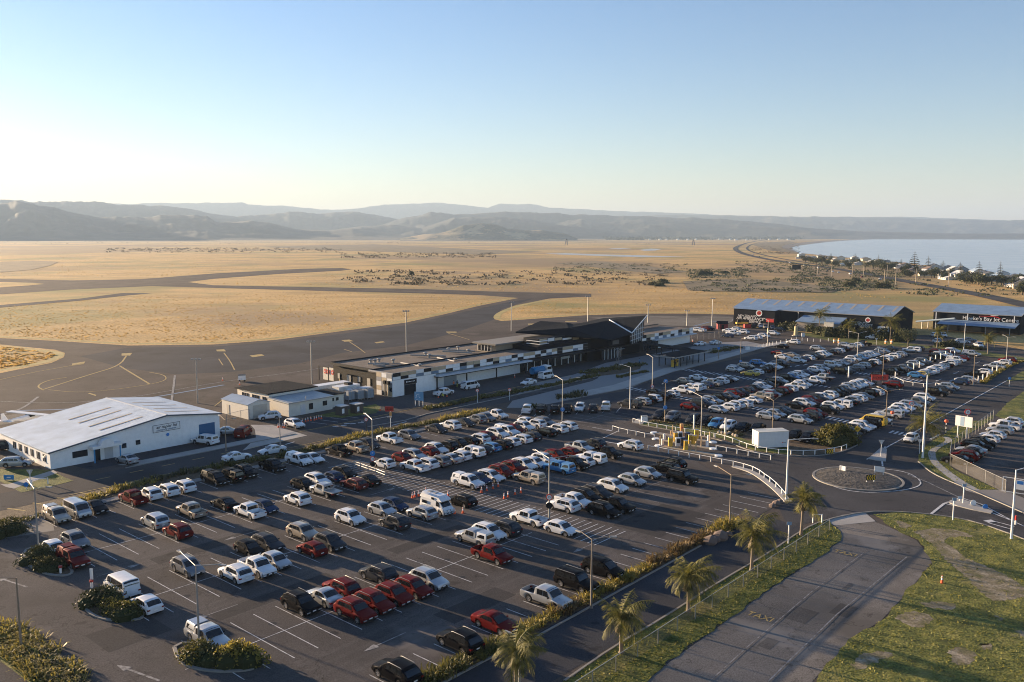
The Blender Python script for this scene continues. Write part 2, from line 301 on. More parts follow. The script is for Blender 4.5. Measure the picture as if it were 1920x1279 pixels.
sheet('staff_parking', [UV(96, -137), UV(116, -137), UV(116, -146), UV(96, -146)], .04, A_DARK)
sheet('ring_road', GP([(1612, 833), (1650, 800), (1880, 690), (1925, 672), (2080, 700), (1925, 762), (1780, 810), (1730, 835), (1722, 866), (1790, 905), (1925, 965), (2200, 1080), (1925, 1012), (1770, 968), (1680, 960), (1620, 960), (1540, 975), (1478, 990), (1450, 930), (1400, 880), (1340, 862), (1330, 845), (1480, 856), (1560, 854)]), .025, A_ROAD)
for l in ([(1780, 944), (1786, 938.5), (1800, 936.5), (1815, 941), (1862, 960), (1858, 964), (1825, 957.5), (1795, 950)], [(1628, 861), (1652, 840), (1663, 843), (1661, 866), (1642, 864)], [(1186, 793), (1196, 786), (1212, 788), (1205, 796)]):
    P = GP(l); m = MB(); m.prism([(p.x, p.y) for p in P][::-1], 0, .15); tag(m.build('traffic_island', CONC), kind='structure')
# grass verges and lawns
lawns = dict(
 palm_verge=([(1058, 1278), (1153, 1212), (1238, 1163), (1353, 1089), (1440, 1039), (1505, 994), (1545, 976), (1556, 979), (1576, 998), (1574, 1014), (1538, 1044), (1440, 1106), (1337, 1183), (1255, 1242), (1212, 1278), (1080, 1390), (880, 1400)], LAWN),
 corner_lawn=([(1637, 965), (1690, 960), (1770, 968), (1830, 979), (1920, 1011), (2100, 1085), (2300, 1400), (1420, 1400), (1522, 1279), (1604, 1191), (1650, 1165), (1702, 1109), (1748, 1053), (1745, 1043), (1718, 1012), (1669, 988)], LAWNP),
 path_lawn=([(1722, 866), (1723, 850), (1735, 836), (1757, 822), (1768, 816), (1785, 803), (1812, 790), (1842, 789), (1862, 778), (1863, 784), (1783, 836), (1781, 875), (1795, 884), (1870, 918), (1835, 920), (1800, 911), (1762, 895), (1741, 883)], LAWN),
 roadside_lawn=([(1866, 779), (1890, 755), (1920, 734), (2020, 700), (2100, 740), (2000, 800), (1920, 800), (1884, 788)], LAWN),
 roadside_lawn_2=([(1884, 716), (1925, 692), (1990, 668), (1960, 700), (1925, 712)], LAWN),
 entrance_lawn=([(1200, 796), (1212, 790), (1263, 797), (1335, 806), (1364, 811), (1400, 826), (1480, 839), (1480, 852), (1450, 850), (1412, 845), (1390, 835), (1360, 824), (1338, 820), (1300, 812), (1250, 804)], LAWN),
 hangar_lawn=([(1495, 624), (1530, 626), (1600, 634), (1720, 646), (1750, 650), (1740, 654), (1660, 648), (1560, 640), (1520, 632)], LAWN),
 jet_lawn=([(1740, 650), (1755, 648), (1850, 660), (1925, 672), (1925, 680), (1850, 668)], LAWN),
 building_lawn=([(590, 780), (640, 770), (705, 758), (716, 764), (705, 775), (640, 784)], LAWN))
for k, (p, m_) in lawns.items():
    nm = {'palm_verge': 'grass_verge', 'roadside_lawn_2': 'roadside_lawn'}.get(k, k)
    sheet(nm, wob(GP(p), .22 if k in ('corner_lawn', 'palm_verge') else .08, 1.2), .05, m_)
sheet('entrance_bed', GP([(1205, 792), (1215, 786), (1300, 793), (1400, 806), (1490, 826), (1525, 835), (1600, 828), (1612, 832), (1585, 845), (1554, 852), (1522, 855), (1478, 855), (1450, 852), (1412, 847), (1360, 826), (1250, 806)]), .04, BARK)
sheet('hedge_bed', [UV(30, -49.4), UV(104, -49.4), UV(104, -51.3), UV(30, -51.3)], .05, BARK)
sheet('hedge_bed', [UV(30, -121.7), UV(136, -121.7), UV(136, -126.6), UV(30, -126.6)], .05, BARK)
sheet('hedge_bed', GP([(0, 1175), (30, 1172), (110, 1240), (180, 1300), (120, 1300), (0, 1215)]), .05, BARK)
sheet('grass_strip', GP([(0, 1216), (30, 1232), (105, 1285), (80, 1300), (0, 1240)]), .05, LAWN)
sheet('plaza_bed', GP([(1095, 700), (1130, 692), (1180, 680), (1205, 682), (1200, 692), (1170, 700), (1120, 706)]), .05, BARK)
DIRT = ground_mat('bare_dirt', [(.34, (.13, .12, .045)), (.5, (.2, .165, .1)), (.68, (.34, .29, .21))], scale=.7, fine=4, fineamt=.35, bump=.5)
dirts = [[(1716, 998), (1730, 994), (1760, 990), (1800, 996), (1832, 1008), (1790, 1008), (1765, 1010), (1790, 1030), (1812, 1050), (1870, 1070), (1925, 1100), (1925, 1120), (1860, 1130), (1840, 1110), (1800, 1075), (1770, 1045), (1745, 1018)], [(1672, 976), (1700, 980), (1708, 990), (1690, 992)], [(1675, 1160), (1700, 1145), (1755, 1155), (1750, 1170), (1715, 1180)],
         [(1782, 1225), (1800, 1213), (1825, 1222), (1830, 1240), (1800, 1250), (1785, 1245)], [(1595, 1245), (1620, 1225), (1665, 1220), (1680, 1230), (1640, 1240), (1600, 1260)], [(1835, 1210), (1865, 1205), (1860, 1218), (1840, 1220)], [(1720, 1130), (1760, 1128), (1800, 1135), (1790, 1145), (1740, 1142)]]
for i, d_ in enumerate(dirts): sheet('dirt_patch', wob(smoothline(GP(d_+[d_[0]]), 2)[:-1], .22, .3, i+3), .056, DIRT)
# footpath curve
P_l = [(1764.8, 819), (1773, 823), (1772, 828), (1756.5, 836.7), (1740.8, 845), (1739.8, 855.4), (1746, 869), (1766.9, 887.7), (1787.7, 903), (1812, 921)]
P_r = [(1778.3, 820), (1786.7, 825), (1782.5, 829.4), (1766.9, 837.7), (1756.5, 845), (1753, 853.3), (1758.5, 866.9), (1782.5, 885.6), (1806.5, 903), (1838, 920)]
sheet('curved_footpath', smoothline(GP(P_l))+smoothline(GP(P_r))[::-1], .07, CONC)
sheet('lane_apron', GP([(1812, 921), (1838, 919), (1880, 919), (1960, 950), (2100, 1000), (2100, 1040), (1925, 965), (1850, 932)]), .06, mat('grey_path3', (.2, .185, .17), .9))
# fenced car park on the right
sheet('fenced_car_park', GP([(1865, 783), (1925, 792), (2300, 850), (2400, 1000), (2100, 1000), (1925, 935), (1875, 917), (1784, 874), (1786, 838)]), .045, A_LOT)
# roundabout
RC = G(1608, 898)
rr_ = 6.4
mb = MB(); ring = [RC+Vector((cos(t), sin(t), 0))*rr_ for t in [2*pi*k/48 for k in range(49)]]; kerb(mb, ring, .35, .16)
tag(mb.build('roundabout_kerb', KERBM), kind='structure')
COB = ground_mat('cobbles', [(.35, (.035, .033, .03)), (.6, (.12, .108, .092))], scale=1.6, fine=4, fineamt=.4, bump=1.0, bumpscale=2.2)
mb = MB(); mb.v.append((RC.x, RC.y, .42))
rs = [1.5, 3, 4.6, 5.6, 6.25]; hs = [.4, .36, .28, .2, .12]
for r_, h_ in zip(rs, hs):
    for k in range(48): mb.v.append((RC.x+r_*cos(2*pi*k/48), RC.y+r_*sin(2*pi*k/48), h_+random.uniform(-.02, .02)))
for k in range(48): mb.f.append((0, 1+k, 1+(k+1) % 48))
for i in range(4):
    for k in range(48): mb.f.append((1+i*48+k, 1+i*48+48+k, 1+i*48+48+(k+1) % 48, 1+i*48+(k+1) % 48))
rb = mb.build('roundabout_island', COB, smooth=True, fix=False); tag(rb, kind='structure')
mb = MB()
for k in range(2200):
    r_ = .5+(int(rr_*.92*sqrt(random.random())/.45))*.45; t = random.random()*6.283; h_ = .34*(1-(r_/6.4)**2)+.09; q = random.uniform(.06, .12); c = (RC.x+r_*cos(t), RC.y+r_*sin(t), h_-.02)
    mb.tube([(c[0], c[1], c[2]-q*.4), c, (c[0], c[1], c[2]+q*.35)], [q*.7, q, q*.3], 5)
tag(mb.build('roundabout_stones', mat('river_stone', (.11, .1, .085), .9), fix=False), 'grey river stones covering the round traffic island mound', 'stones', kind='stuff')
# white paint: bays
mb = MB(); pw = MB(); z = .031
def bay_lines(vc, u0, u1, d0, d1, pitch=2.49, off=46.4, m=None):
    k = math.ceil((u0-off)/pitch)
    while off+k*pitch <= u1:
        u = off+k*pitch; strip(m or mb, [UV(u, vc-d0), UV(u, vc+d1)], .09, z); k += 1
for vc, a, b in ((-67.5, 34, 80), (-84.4, 36, 78), (-102.35, 37.5, 80)):
    bay_lines(vc, a, b, 5.3, 5.3); strip(mb, [UV(a, vc), UV(b, vc)], .1, z+.003)
bay_lines(-119.5, 40, 122, 0, 5.3)
bay_lines(-49.8, 34, 116, 5.2, 0, m=mb)
for vc, a, b in ((-67.5, 92, 118), (-84.4, 94, 120), (-102.35, 96, 150)):
    bay_lines(vc, a, b, 5.3, 5.3, m=pw); strip(pw, [UV(a, vc), UV(b, vc)], .1, z+.003)
for vc in (-57.3-2.6, -71.9, -88.8, -106.2):
    bay_lines(vc, 165, 330, 5.2, 5.2, m=pw)
# zebra walk lines of the front lot (lines run along u)
v = -111.5
while v < -58.5:
    if not (-64 < v < -62 and False): strip(mb, [UV(81.6, v), UV(88.2, v)], .12, z+.006)
    v += 1.05
# crossings in the rear car park
def zebra(a, b, n, L):
    a = G(*a); b = G(*b); 
    for k in range(n):
        p = a.lerp(b, k/(n-1)); strip(mb, [p+UV(-L/2, 0), p+UV(L/2, 0)], .45, z+.006)
zebra((1275, 692), (1440, 715), 22, 3); zebra((1165, 725), (1310, 752), 18, 3); zebra((1400, 762), (1450, 772), 7, 3); zebra((1536, 779), (1602, 794), 9, 3); zebra((1480, 688), (1510, 684), 3, 3)
zebra((1605, 700), (1640, 702), 5, 3); zebra((1668, 712), (1740, 705), 3, 3); zebra((1672, 708), (1725, 715), 8, 3.5); zebra((1530, 722), (1575, 730), 6, 2)
zebra((1672, 810), (1716, 818), 6, 2.4); zebra((1748, 822), (1758, 817), 2, 2.4)
# arrows
def arrow(px, py, dirv, L=4.2, m=None, w=.16):
    c = G(px, py); d = dirv.normalized(); n = Vector((-d.y, d.x, 0)); mm = m or mb
    strip(mm, [c-d*L/2, c+d*(L/2-1.4)], w, z+.006); a = c+d*(L/2-1.5); t = c+d*L/2
    mm.quad(*[(q.x, q.y, z+.008) for q in (a+n*.42, a-n*.42, t)])
du = UV(1, 0); dv = UV(0, 1)
for a in [(225, 1069, du), (454, 1004, -du), (403, 1149, -du), (722, 1204, -du), (718, 922, du), (1098, 1026, -du), (1076, 889, -du), (900, 894, -du), (1000, 880, -du)]: arrow(a[0], a[1], a[2], 5.0, pw, .12)
arrow(1833, 680, -du, 5); arrow(1793, 699, -du, 5); arrow(1760, 713, -du, 5)
arrow(258, 1262, Vector((-.9, .5, 0)), 5.5, pw, .22); arrow(22, 1092, Vector((-.9, .5, 0)), 5.5, pw, .22)
# toll lanes diamonds and roadway paint
strip(mb, [G(1130, 822), G(1160, 808)], .2, z); strip(mb, [G(1122, 826), G(1180, 836)], .3, z); arrow(1130, 805, dv, 5)
strip(mb, smoothline([G(*p) for p in [(1552, 906), (1572, 917), (1620, 925), (1690, 921), (1726, 912), (1726, 900), (1700, 885), (1652, 879)]]), .2, z+.02)
strip(mb, [G(1625, 862), G(1668, 836), G(1716, 810), G(1810, 757), G(1888, 714)], .25, z+.02)
strip(mb, smoothline([G(1655, 875), G(1652, 850), G(1660, 838)]), .25, z+.02)
strip(mb, [G(1746, 964), G(1770, 945), G(1796, 935)], .35, z+.02); strip(mb, [G(1772, 945), G(1800, 951), G(1860, 962), G(1900, 978)], .25, z+.02)
strip(mb, [G(1806, 935), G(1840, 946), G(1900, 978), G(1990, 1020)], .2, z+.02)
strip(pw, [G(1702, 890), G(1740, 905), G(1800, 934)], .2, z+.02)
for a in [((1843, 977), (1853, 981), (1868, 979), (1858, 975))]: mb.quad(*[(G(*p).x, G(*p).y, z+.03) for p in a])
strip(mb, [G(1853, 981), G(1900, 994)], .2, z+.02); strip(mb, [G(1868, 979), G(1902, 988)], .2, z+.02)
# terminal road paint
for k in range(5): strip(mb, [UV(100+k*2.6, -142.5), UV(101+k*2.6, -138)], .12, .05)
for q in [(640, 797), (672, 792)]:
    c = G(*q)
    for a, b in ((-1.6, 0), (0, .5), (1.4, -.3)): strip(mb, [c+UV(a-.5, b), c+UV(a+.5, b+.5)], .5, .04)
strip(mb, [G(735, 798), G(762, 791)], .3, .05); strip(mb, [G(535, 834), G(552, 829)], .3, .05)
# rear lot boundary bays facing the camera
for x in (975, 1004, 1032, 1057, 1083, 1108, 1132, 1158): strip(mb, [G(x-3, 782-(x-975)*.045), G(x+8, 770-(x-975)*.045)], .12, z)
# old apron paint
strip(pw, [G(1440, 1279), G(1500, 1220), G(1570, 1152), G(1700, 1045)], .13, .0565); strip(pw, [G(1330, 1279), G(1400, 1215), G(1520, 1112), G(1625, 1033)], .1, .0565)
tag(mb.build('road_paint', PAINT, fix=False), kind='structure'); tag(pw.build('worn_road_paint', PAINTW, fix=False), kind='structure')
yb = MB()
strip(yb, [UV(48, -127.3), UV(90, -127.3), UV(128, -127.3)], .16, .04); k = 54
while k < 90: strip(yb, [UV(k, -132.4), UV(k+2.2, -132.4)], .2, .04); k += 5.2
k = 40
while k < 58: strip(yb, [UV(k, -127.2), UV(k+1.2, -124.2)], .3, .06); k += 3.2
strip(yb, [UV(93, -136.5), UV(118, -136.6), UV(180, -138.5)], .16, .045); strip(yb, [UV(97, -146), UV(106, -146), UV(114, -140)], .14, .05)
strip(yb, [G(500, 878), G(560, 860), G(640, 840)], .16, .04)
tx = bpy.data.curves.new('taxi', 'FONT'); tx.body = 'TAXI'; tx.size = 1.5; tx.align_x = 'CENTER'; tx.extrude = 0; to_ = bpy.data.objects.new('taxi', tx); col.objects.link(to_)
mt_ = bpy.data.meshes.new_from_object(to_.evaluated_get(bpy.context.evaluated_depsgraph_get())); bpy.data.objects.remove(to_); mt_.materials.clear(); mt_.materials.append(YPAINT)
for q in ((1421, 1160), (1582, 1040)):
    t2 = bpy.data.objects.new('taxi_marking', mt_); col.objects.link(t2); g = G(*q); t2.location = (g.x, g.y, .0575); t2.rotation_euler = (0, 0, -AZ); t2.scale = (.8, 1, 1); tag(t2, kind='structure')
for a in [(1405, 1160), (1412, 1156), (1419, 1161), (1426, 1153), (1430, 1160)]: pass
tag(yb.build('yellow_road_paint', YPAINT, fix=False), kind='structure')
# seal seams and patches on lot
pb = MB()
for (u, v, a, b) in [(60, -58, 9, 3), (48, -75, 14, 2.2), (70, -75.5, 12, 2), (95, -58, 12, 7), (110, -90, 8, 6), (34, -78, 6, 5), (52, -93.5, 16, 2.4)]:
    p = UV(u, v); strip(pb, [p-UV(a/2, 0), p+UV(a/2, 0)], b, .0285)
pb2 = MB()
for q in [(1500, 1153, 3.4, 2.4), (1582, 1145, 3, 1.8), (1441, 1207, 2.2, 1.2), (1590, 1100, 2.2, .5)]:
    p = G(q[0], q[1]); strip(pb2, [p-UV(q[2]/2, 0), p+UV(q[2]/2, 0)], q[3], .0285)
tag(pb2.build('asphalt_patches', asphalt('old_patch', (.115, .106, .096), .2, cracks=False), fix=False), kind='structure')
tag(pb.build('asphalt_patches', asphalt('patch_seal', (.06, .056, .054), .12, cracks=False), fix=False), kind='structure')
# wheel tracks polished along the aisles
wt = MB()
for vc in (-111.2, -93.6, -76.1, -58.7):
    for o_ in (-2.1, -.7, .8, 2.2): strip(wt, [UV(38+a, vc+o_+.12*sin(a*.35+o_*3)) for a in range(0, 78, 3)], .5, .0262)
tag(wt.build('wheel_tracks', asphalt('polished_asphalt', (.104, .095, .089), .3), fix=False), kind='structure')
# oil stains left in the bays
ob = MB(); rs2 = random.Random(9)
for vr in (-117, -105.1, -99.7, -87.1, -81.8, -70.2, -64.8, -52.6):
    k = 0
    while 36+k*2.49 < 116:
        if rs2.random() < .75:
            c = UV(36.6+k*2.49+rs2.uniform(-.3, .3), vr+rs2.uniform(-1.4, 1.4)); r0 = rs2.uniform(.15, .5); n = 11
            ob.quad(*[(c.x+cos(2*pi*j/n)*r0*rs2.uniform(.6, 1.2), c.y+sin(2*pi*j/n)*r0*rs2.uniform(.6, 1.2), .0275) for j in range(n)])
        k += 1
tag(ob.build('oil_stains', mat('oil_stain', (.028, .026, .026), .6), fix=False), kind='structure')
# kerbs
kb = MB()
for l in [[(993, 1202), (1314, 1024)], [(1058, 1278), (1153, 1212), (1238, 1163), (1353, 1089), (1440, 1039), (1505, 994), (1545, 976), (1620, 960), (1690, 960), (1770, 968), (1830, 979), (1920, 1011), (2100, 1085)],
          [(1722, 866), (1741, 883), (1762, 895), (1800, 911), (1850, 932), (1925, 965), (2100, 1040)], [(1450, 852), (1478, 855.5), (1522, 856), (1554, 853), (1585, 846), (1612, 833)],
          [(1200, 797), (1250, 806), (1300, 815), (1360, 828), (1412, 848), (1450, 853)]]:
    kerb(kb, smoothline([G(*p) for p in l], 1), .2, .13)
kerb(kb, [UV(44, -119.8), UV(124, -119.8)], .18, .13); kerb(kb, [UV(60, -135.6), UV(92, -135.6)], .18, .13); kerb(kb, [G(*p) for p in [(690, 801), (760, 789), (800, 777), (960, 743), (1120, 707), (1122, 700)]], .3, .15)
kerb(kb, [G(*p) for p in [(1050, 753), (1170, 729.5), (1262, 697.5), (1328, 681.5), (1440, 650.5), (1500, 641)]], .2, .13)
kerb(kb, [UV(34, -49.3), UV(57.6, -49.3)], .2, .13)
tag(kb.build('kerb', KERBM), kind='structure')
# lane islands at the toll
ISL = []
for l in [[(1208, 838), (1235, 836), (1470*0+1310, 838*0+842), (1335, 845)], ]: pass
# sea, beach, far road
WAT = bpy.data.materials.new('sea_water'); WAT.use_nodes = True; b = WAT.node_tree.nodes['Principled BSDF']; b.inputs['Base Color'].default_value = (.16, .27, .36, 1); b.inputs['Roughness'].default_value = .22; b.inputs['Specular IOR Level'].default_value = .5
N = WAT.node_tree.nodes; L = WAT.node_tree.links; g = N.new('ShaderNodeNewGeometry'); mp = N.new('ShaderNodeMapping'); mp.inputs['Scale'].default_value = (.004, .02, 1); no = N.new('ShaderNodeTexNoise'); no.inputs['Scale'].default_value = 4; no.inputs['Detail'].default_value = 8
bp = N.new('ShaderNodeBump'); bp.inputs['Strength'].default_value = .35; bp.inputs['Distance'].default_value = 2; L.new(g.outputs['Position'], mp.inputs[0]); L.new(mp.outputs[0], no.inputs[0]); L.new(no.outputs[0], bp.inputs['Height']); L.new(bp.outputs[0], b.inputs['Normal'])
rw = ramp(N, [(.35, (.32, .38, .43)), (.65, (.48, .52, .55))]); L.new(no.outputs[0], rw.inputs[0]); L.new(rw.outputs[0], b.inputs['Base Color'])
shore = [(1490, 474), (1479, 466), (1485, 462.5), (1510, 458), (1560, 452.5), (1620, 449), (1700, 447.3), (1830, 446), (1925, 445.6)]
far = Vector((9000, 12500, 0))
SH = smoothline(GP(shore))
seap = SH+[Vector((12500, 11000, 0)), Vector((16000, 3000, 0)), Vector((3500, 100, 0)), G(2200, 575), G(1960, 530), G(1800, 506), G(1680, 492), G(1560, 481)]
sheet('sea', seap, .5, WAT)
sheet('beach', smoothline(GP([(1500, 476), (1478, 470), (1462, 464), (1475, 458), (1520, 453.5), (1580, 449.5), (1660, 447), (1700, 447.1), (1620, 449.4), (1560, 453), (1510, 458.8), (1487, 463), (1482, 466.5), (1496, 474)])), .9, ground_mat('gravel_beach', [(.3, (.1, .09, .08)), (.7, (.2, .18, .16))], scale=.02, fine=.2, bump=.2))
sheet('beach_scrub', GP([(1410, 459), (1430, 455), (1480, 452.5), (1490, 455), (1463, 464), (1478, 470), (1510, 478), (1440, 470)]), .7, SCRUBM)
hw = [(1470, 447), (1425, 451), (1398, 456), (1380, 463), (1378, 468), (1392, 476), (1430, 485), (1480, 493), (1560, 503), (1640, 517), (1720, 532), (1800, 546), (1860, 558), (1925, 573), (2050, 605)]
hb = MB(); strip(hb, smoothline(GP(hw)), 13, .3); tag(hb.build('coast_highway', A_ROAD, fix=False), kind='structure')
hb = MB(); strip(hb, smoothline(GP([(1440, 452), (1412, 457), (1399, 464), (1404, 471), (1440, 481), (1500, 491), (1560, 500)])), 6, .25); tag(hb.build('side_road', A_ROAD, fix=False), kind='structure')
POND = mat('shallow_pool', (.42, .38, .32), .3)
sheet('tidal_pool', GP([(1022, 476), (1060, 475), (1130, 477.5), (1200, 479), (1290, 482), (1200, 482.5), (1120, 480), (1050, 477.5)]), .25, POND)
sheet('tidal_pool', GP([(1140, 466.5), (1160, 465.5), (1185, 466), (1160, 467.5)]), .25, POND); sheet('tidal_pool', GP([(1198, 469), (1222, 466.5), (1240, 467.5), (1228, 470), (1208, 470.5)]), .25, POND)
# dark scrub patches on plain
sheet('marsh', GP([(0, 492), (60, 489), (110, 491), (95, 498), (60, 506), (0, 511)]), .2, SCRUBM)
sheet('marsh', GP([(1040, 494), (1120, 490), (1220, 500), (1290, 510), (1230, 514), (1120, 502)]), .2, SCRUBM)
sheet('marsh', GP([(480, 463), (700, 458), (900, 468), (1020, 472), (900, 478), (640, 470)]), .2, SCRUBM)
sheet('marsh', GP([(1280, 528), (1400, 522), (1480, 530), (1580, 540), (1560, 549), (1400, 548), (1290, 545)]), .2, SCRUBM)
# ---------------- hills ----------------
HILLM = ground_mat('forested_hill', [(.3, (.004, .008, .008)), (.5, (.013, .018, .014)), (.7, (.035, .036, .024))], scale=.006, fine=.014, fineamt=.9, bump=0, patches=[(.0028, .56, .66, (.07, .055, .035), 6)])
def nz(x, y):
    return sin(x*1.7+y*2.3)+.6*sin(x*3.9-y*1.1+1.3)+.4*sin(x*7.3+y*5.1+.7)+.25*sin(x*15.1-y*9.7+2.1)
rh = random.Random(3)
def hills(prof, D, depth, name='hills', rough=.1, matr=None, zoff=0):
    """ridge line at range D; terrain falls from the ridge to the plain over `depth` metres towards the viewer and behind"""
    m = MB(); xs = []; step = 2.6
    x = prof[0][0]
    while x <= prof[-1][0]: xs.append(x); x += step
    def py(x):
        for (a, ya), (b, yb_) in zip(prof[:-1], prof[1:]):
            if a <= x <= b: return ya+(yb_-ya)*(x-a)/(b-a)
        return prof[-1][1]
    rows = 34
    for i, x in enumerate(xs):
        w = ray(x, py(x)); dh = sqrt(w.x**2+w.y**2); ux, uy = w.x/dh, w.y/dh
        H_ = CAMH+w.z/dh*D; H_ += H_*rough*.55*noise.fractal(Vector((x*.035, D*.01, 0)), 1.0, 2.1, 5)
        for r in range(rows+1):
            t = r/rows; d = D-depth*.7+depth*t; s_ = t/.7 if t < .7 else (1-t)/.3
            base = (1-cos(min(1, s_)*pi))/2; base = base*.75+.25*s_
            q = Vector((ux*d*.0011, uy*d*.0011, D*.003)); rg = abs(noise.fractal(q, 1.0, 2.0, 6)); fn = noise.fractal(q*5, 1.0, 2.1, 4)
            hh = H_*base*(1-.55*min(1, 1.6*rg*4*rough/.1*.45)*(1-base**3))+H_*.05*fn*(.3+.7*base)*(1-base**6)
            if r in (0, rows): hh = -8
            m.v.append((ux*d, uy*d, hh+zoff))
    R_ = rows+1
    for i in range(len(xs)-1):
        for r in range(rows): m.f.append((i*R_+r, (i+1)*R_+r, (i+1)*R_+r+1, i*R_+r+1))
    return tag(m.build(name, matr or HILLM, smooth=80, fix=False), kind='structure')
def sides(p, l=True, r=True):
    q = list(p)
    if l: q = [(p[0][0]-160, 446)]+q
    if r: q = q+[(p[-1][0]+160, 446)]
    return q
hills([(-400, 380), (-100, 384), (0, 381), (30, 376), (50, 380), (100, 388), (150, 402), (187, 407), (240, 405.5), (287, 406), (310, 402.7), (388, 403), (407, 417), (467, 413.5), (510, 418), (550, 429), (620, 432), (660, 428), (720, 436), (790, 446)], 8200, 2600)
hills([(-400, 376), (0, 374), (20, 374), (60, 378), (113, 376), (190, 379), (240, 385), (270, 384), (315, 385), (360, 391), (400, 401), (440, 405), (500, 402), (540, 396), (600, 400), (650, 396), (700, 401), (750, 412), (820, 440)], 11500, 2500)
hills([(150, 388), (215, 382), (300, 380), (380, 380), (455, 379), (465, 383), (550, 387), (600, 392), (640, 393), (690, 388), (720, 383), (760, 382), (800, 380.5), (830, 380), (880, 385), (915, 389), (935, 381), (1005, 383), (1030, 389), (1100, 392), (1150, 395), (1300, 400), (1350, 403), (1500, 406), (1620, 407), (1700, 406), (1800, 410), (1920, 414), (2300, 412)], 18500, 2400, rough=.04)
hills([(650, 440), (720, 420), (760, 407), (790, 403), (807, 396), (850, 402), (900, 400), (940, 396.5), (1000, 398), (1050, 400), (1100, 402), (1170, 404), (1250, 407), (1350, 410), (1450, 418), (1550, 432), (1600, 444)], 10500, 2400)
hills([(560, 444), (600, 434), (680, 424), (740, 421), (790, 428), (850, 408), (900, 406), (960, 407), (1000, 412), (1040, 421), (1080, 424), (1130, 430), (1200, 446)], 9000, 2200)
hills([(980, 444), (1040, 422), (1065, 413), (1090, 410), (1110, 418), (1150, 415), (1200, 411), (1260, 413), (1300, 418), (1400, 423), (1500, 426), (1600, 433), (1800, 438), (2100, 437)], 9800, 2200)
hills([(1100, 420), (1200, 404), (1280, 402), (1400, 404.5), (1500, 406), (1650, 406.5), (1750, 410), (1870, 413), (1920, 412), (2300, 410)], 14500, 3200, rough=.07)
CLIFF = ground_mat('cliff_hill', [(.3, (.05, .05, .028)), (.5, (.1, .09, .045)), (.7, (.2, .16, .09))], scale=.006, fine=.05, fineamt=.5, bump=0, patches=[(.004, .54, .6, (.4, .29, .15), 3)])
hills([(750, 447), (790, 440), (830, 436), (848, 430), (870, 421.5), (905, 418), (930, 421), (950, 428), (985, 431), (1020, 432), (1060, 438), (1085, 447)], 6300, 700, matr=CLIFF)
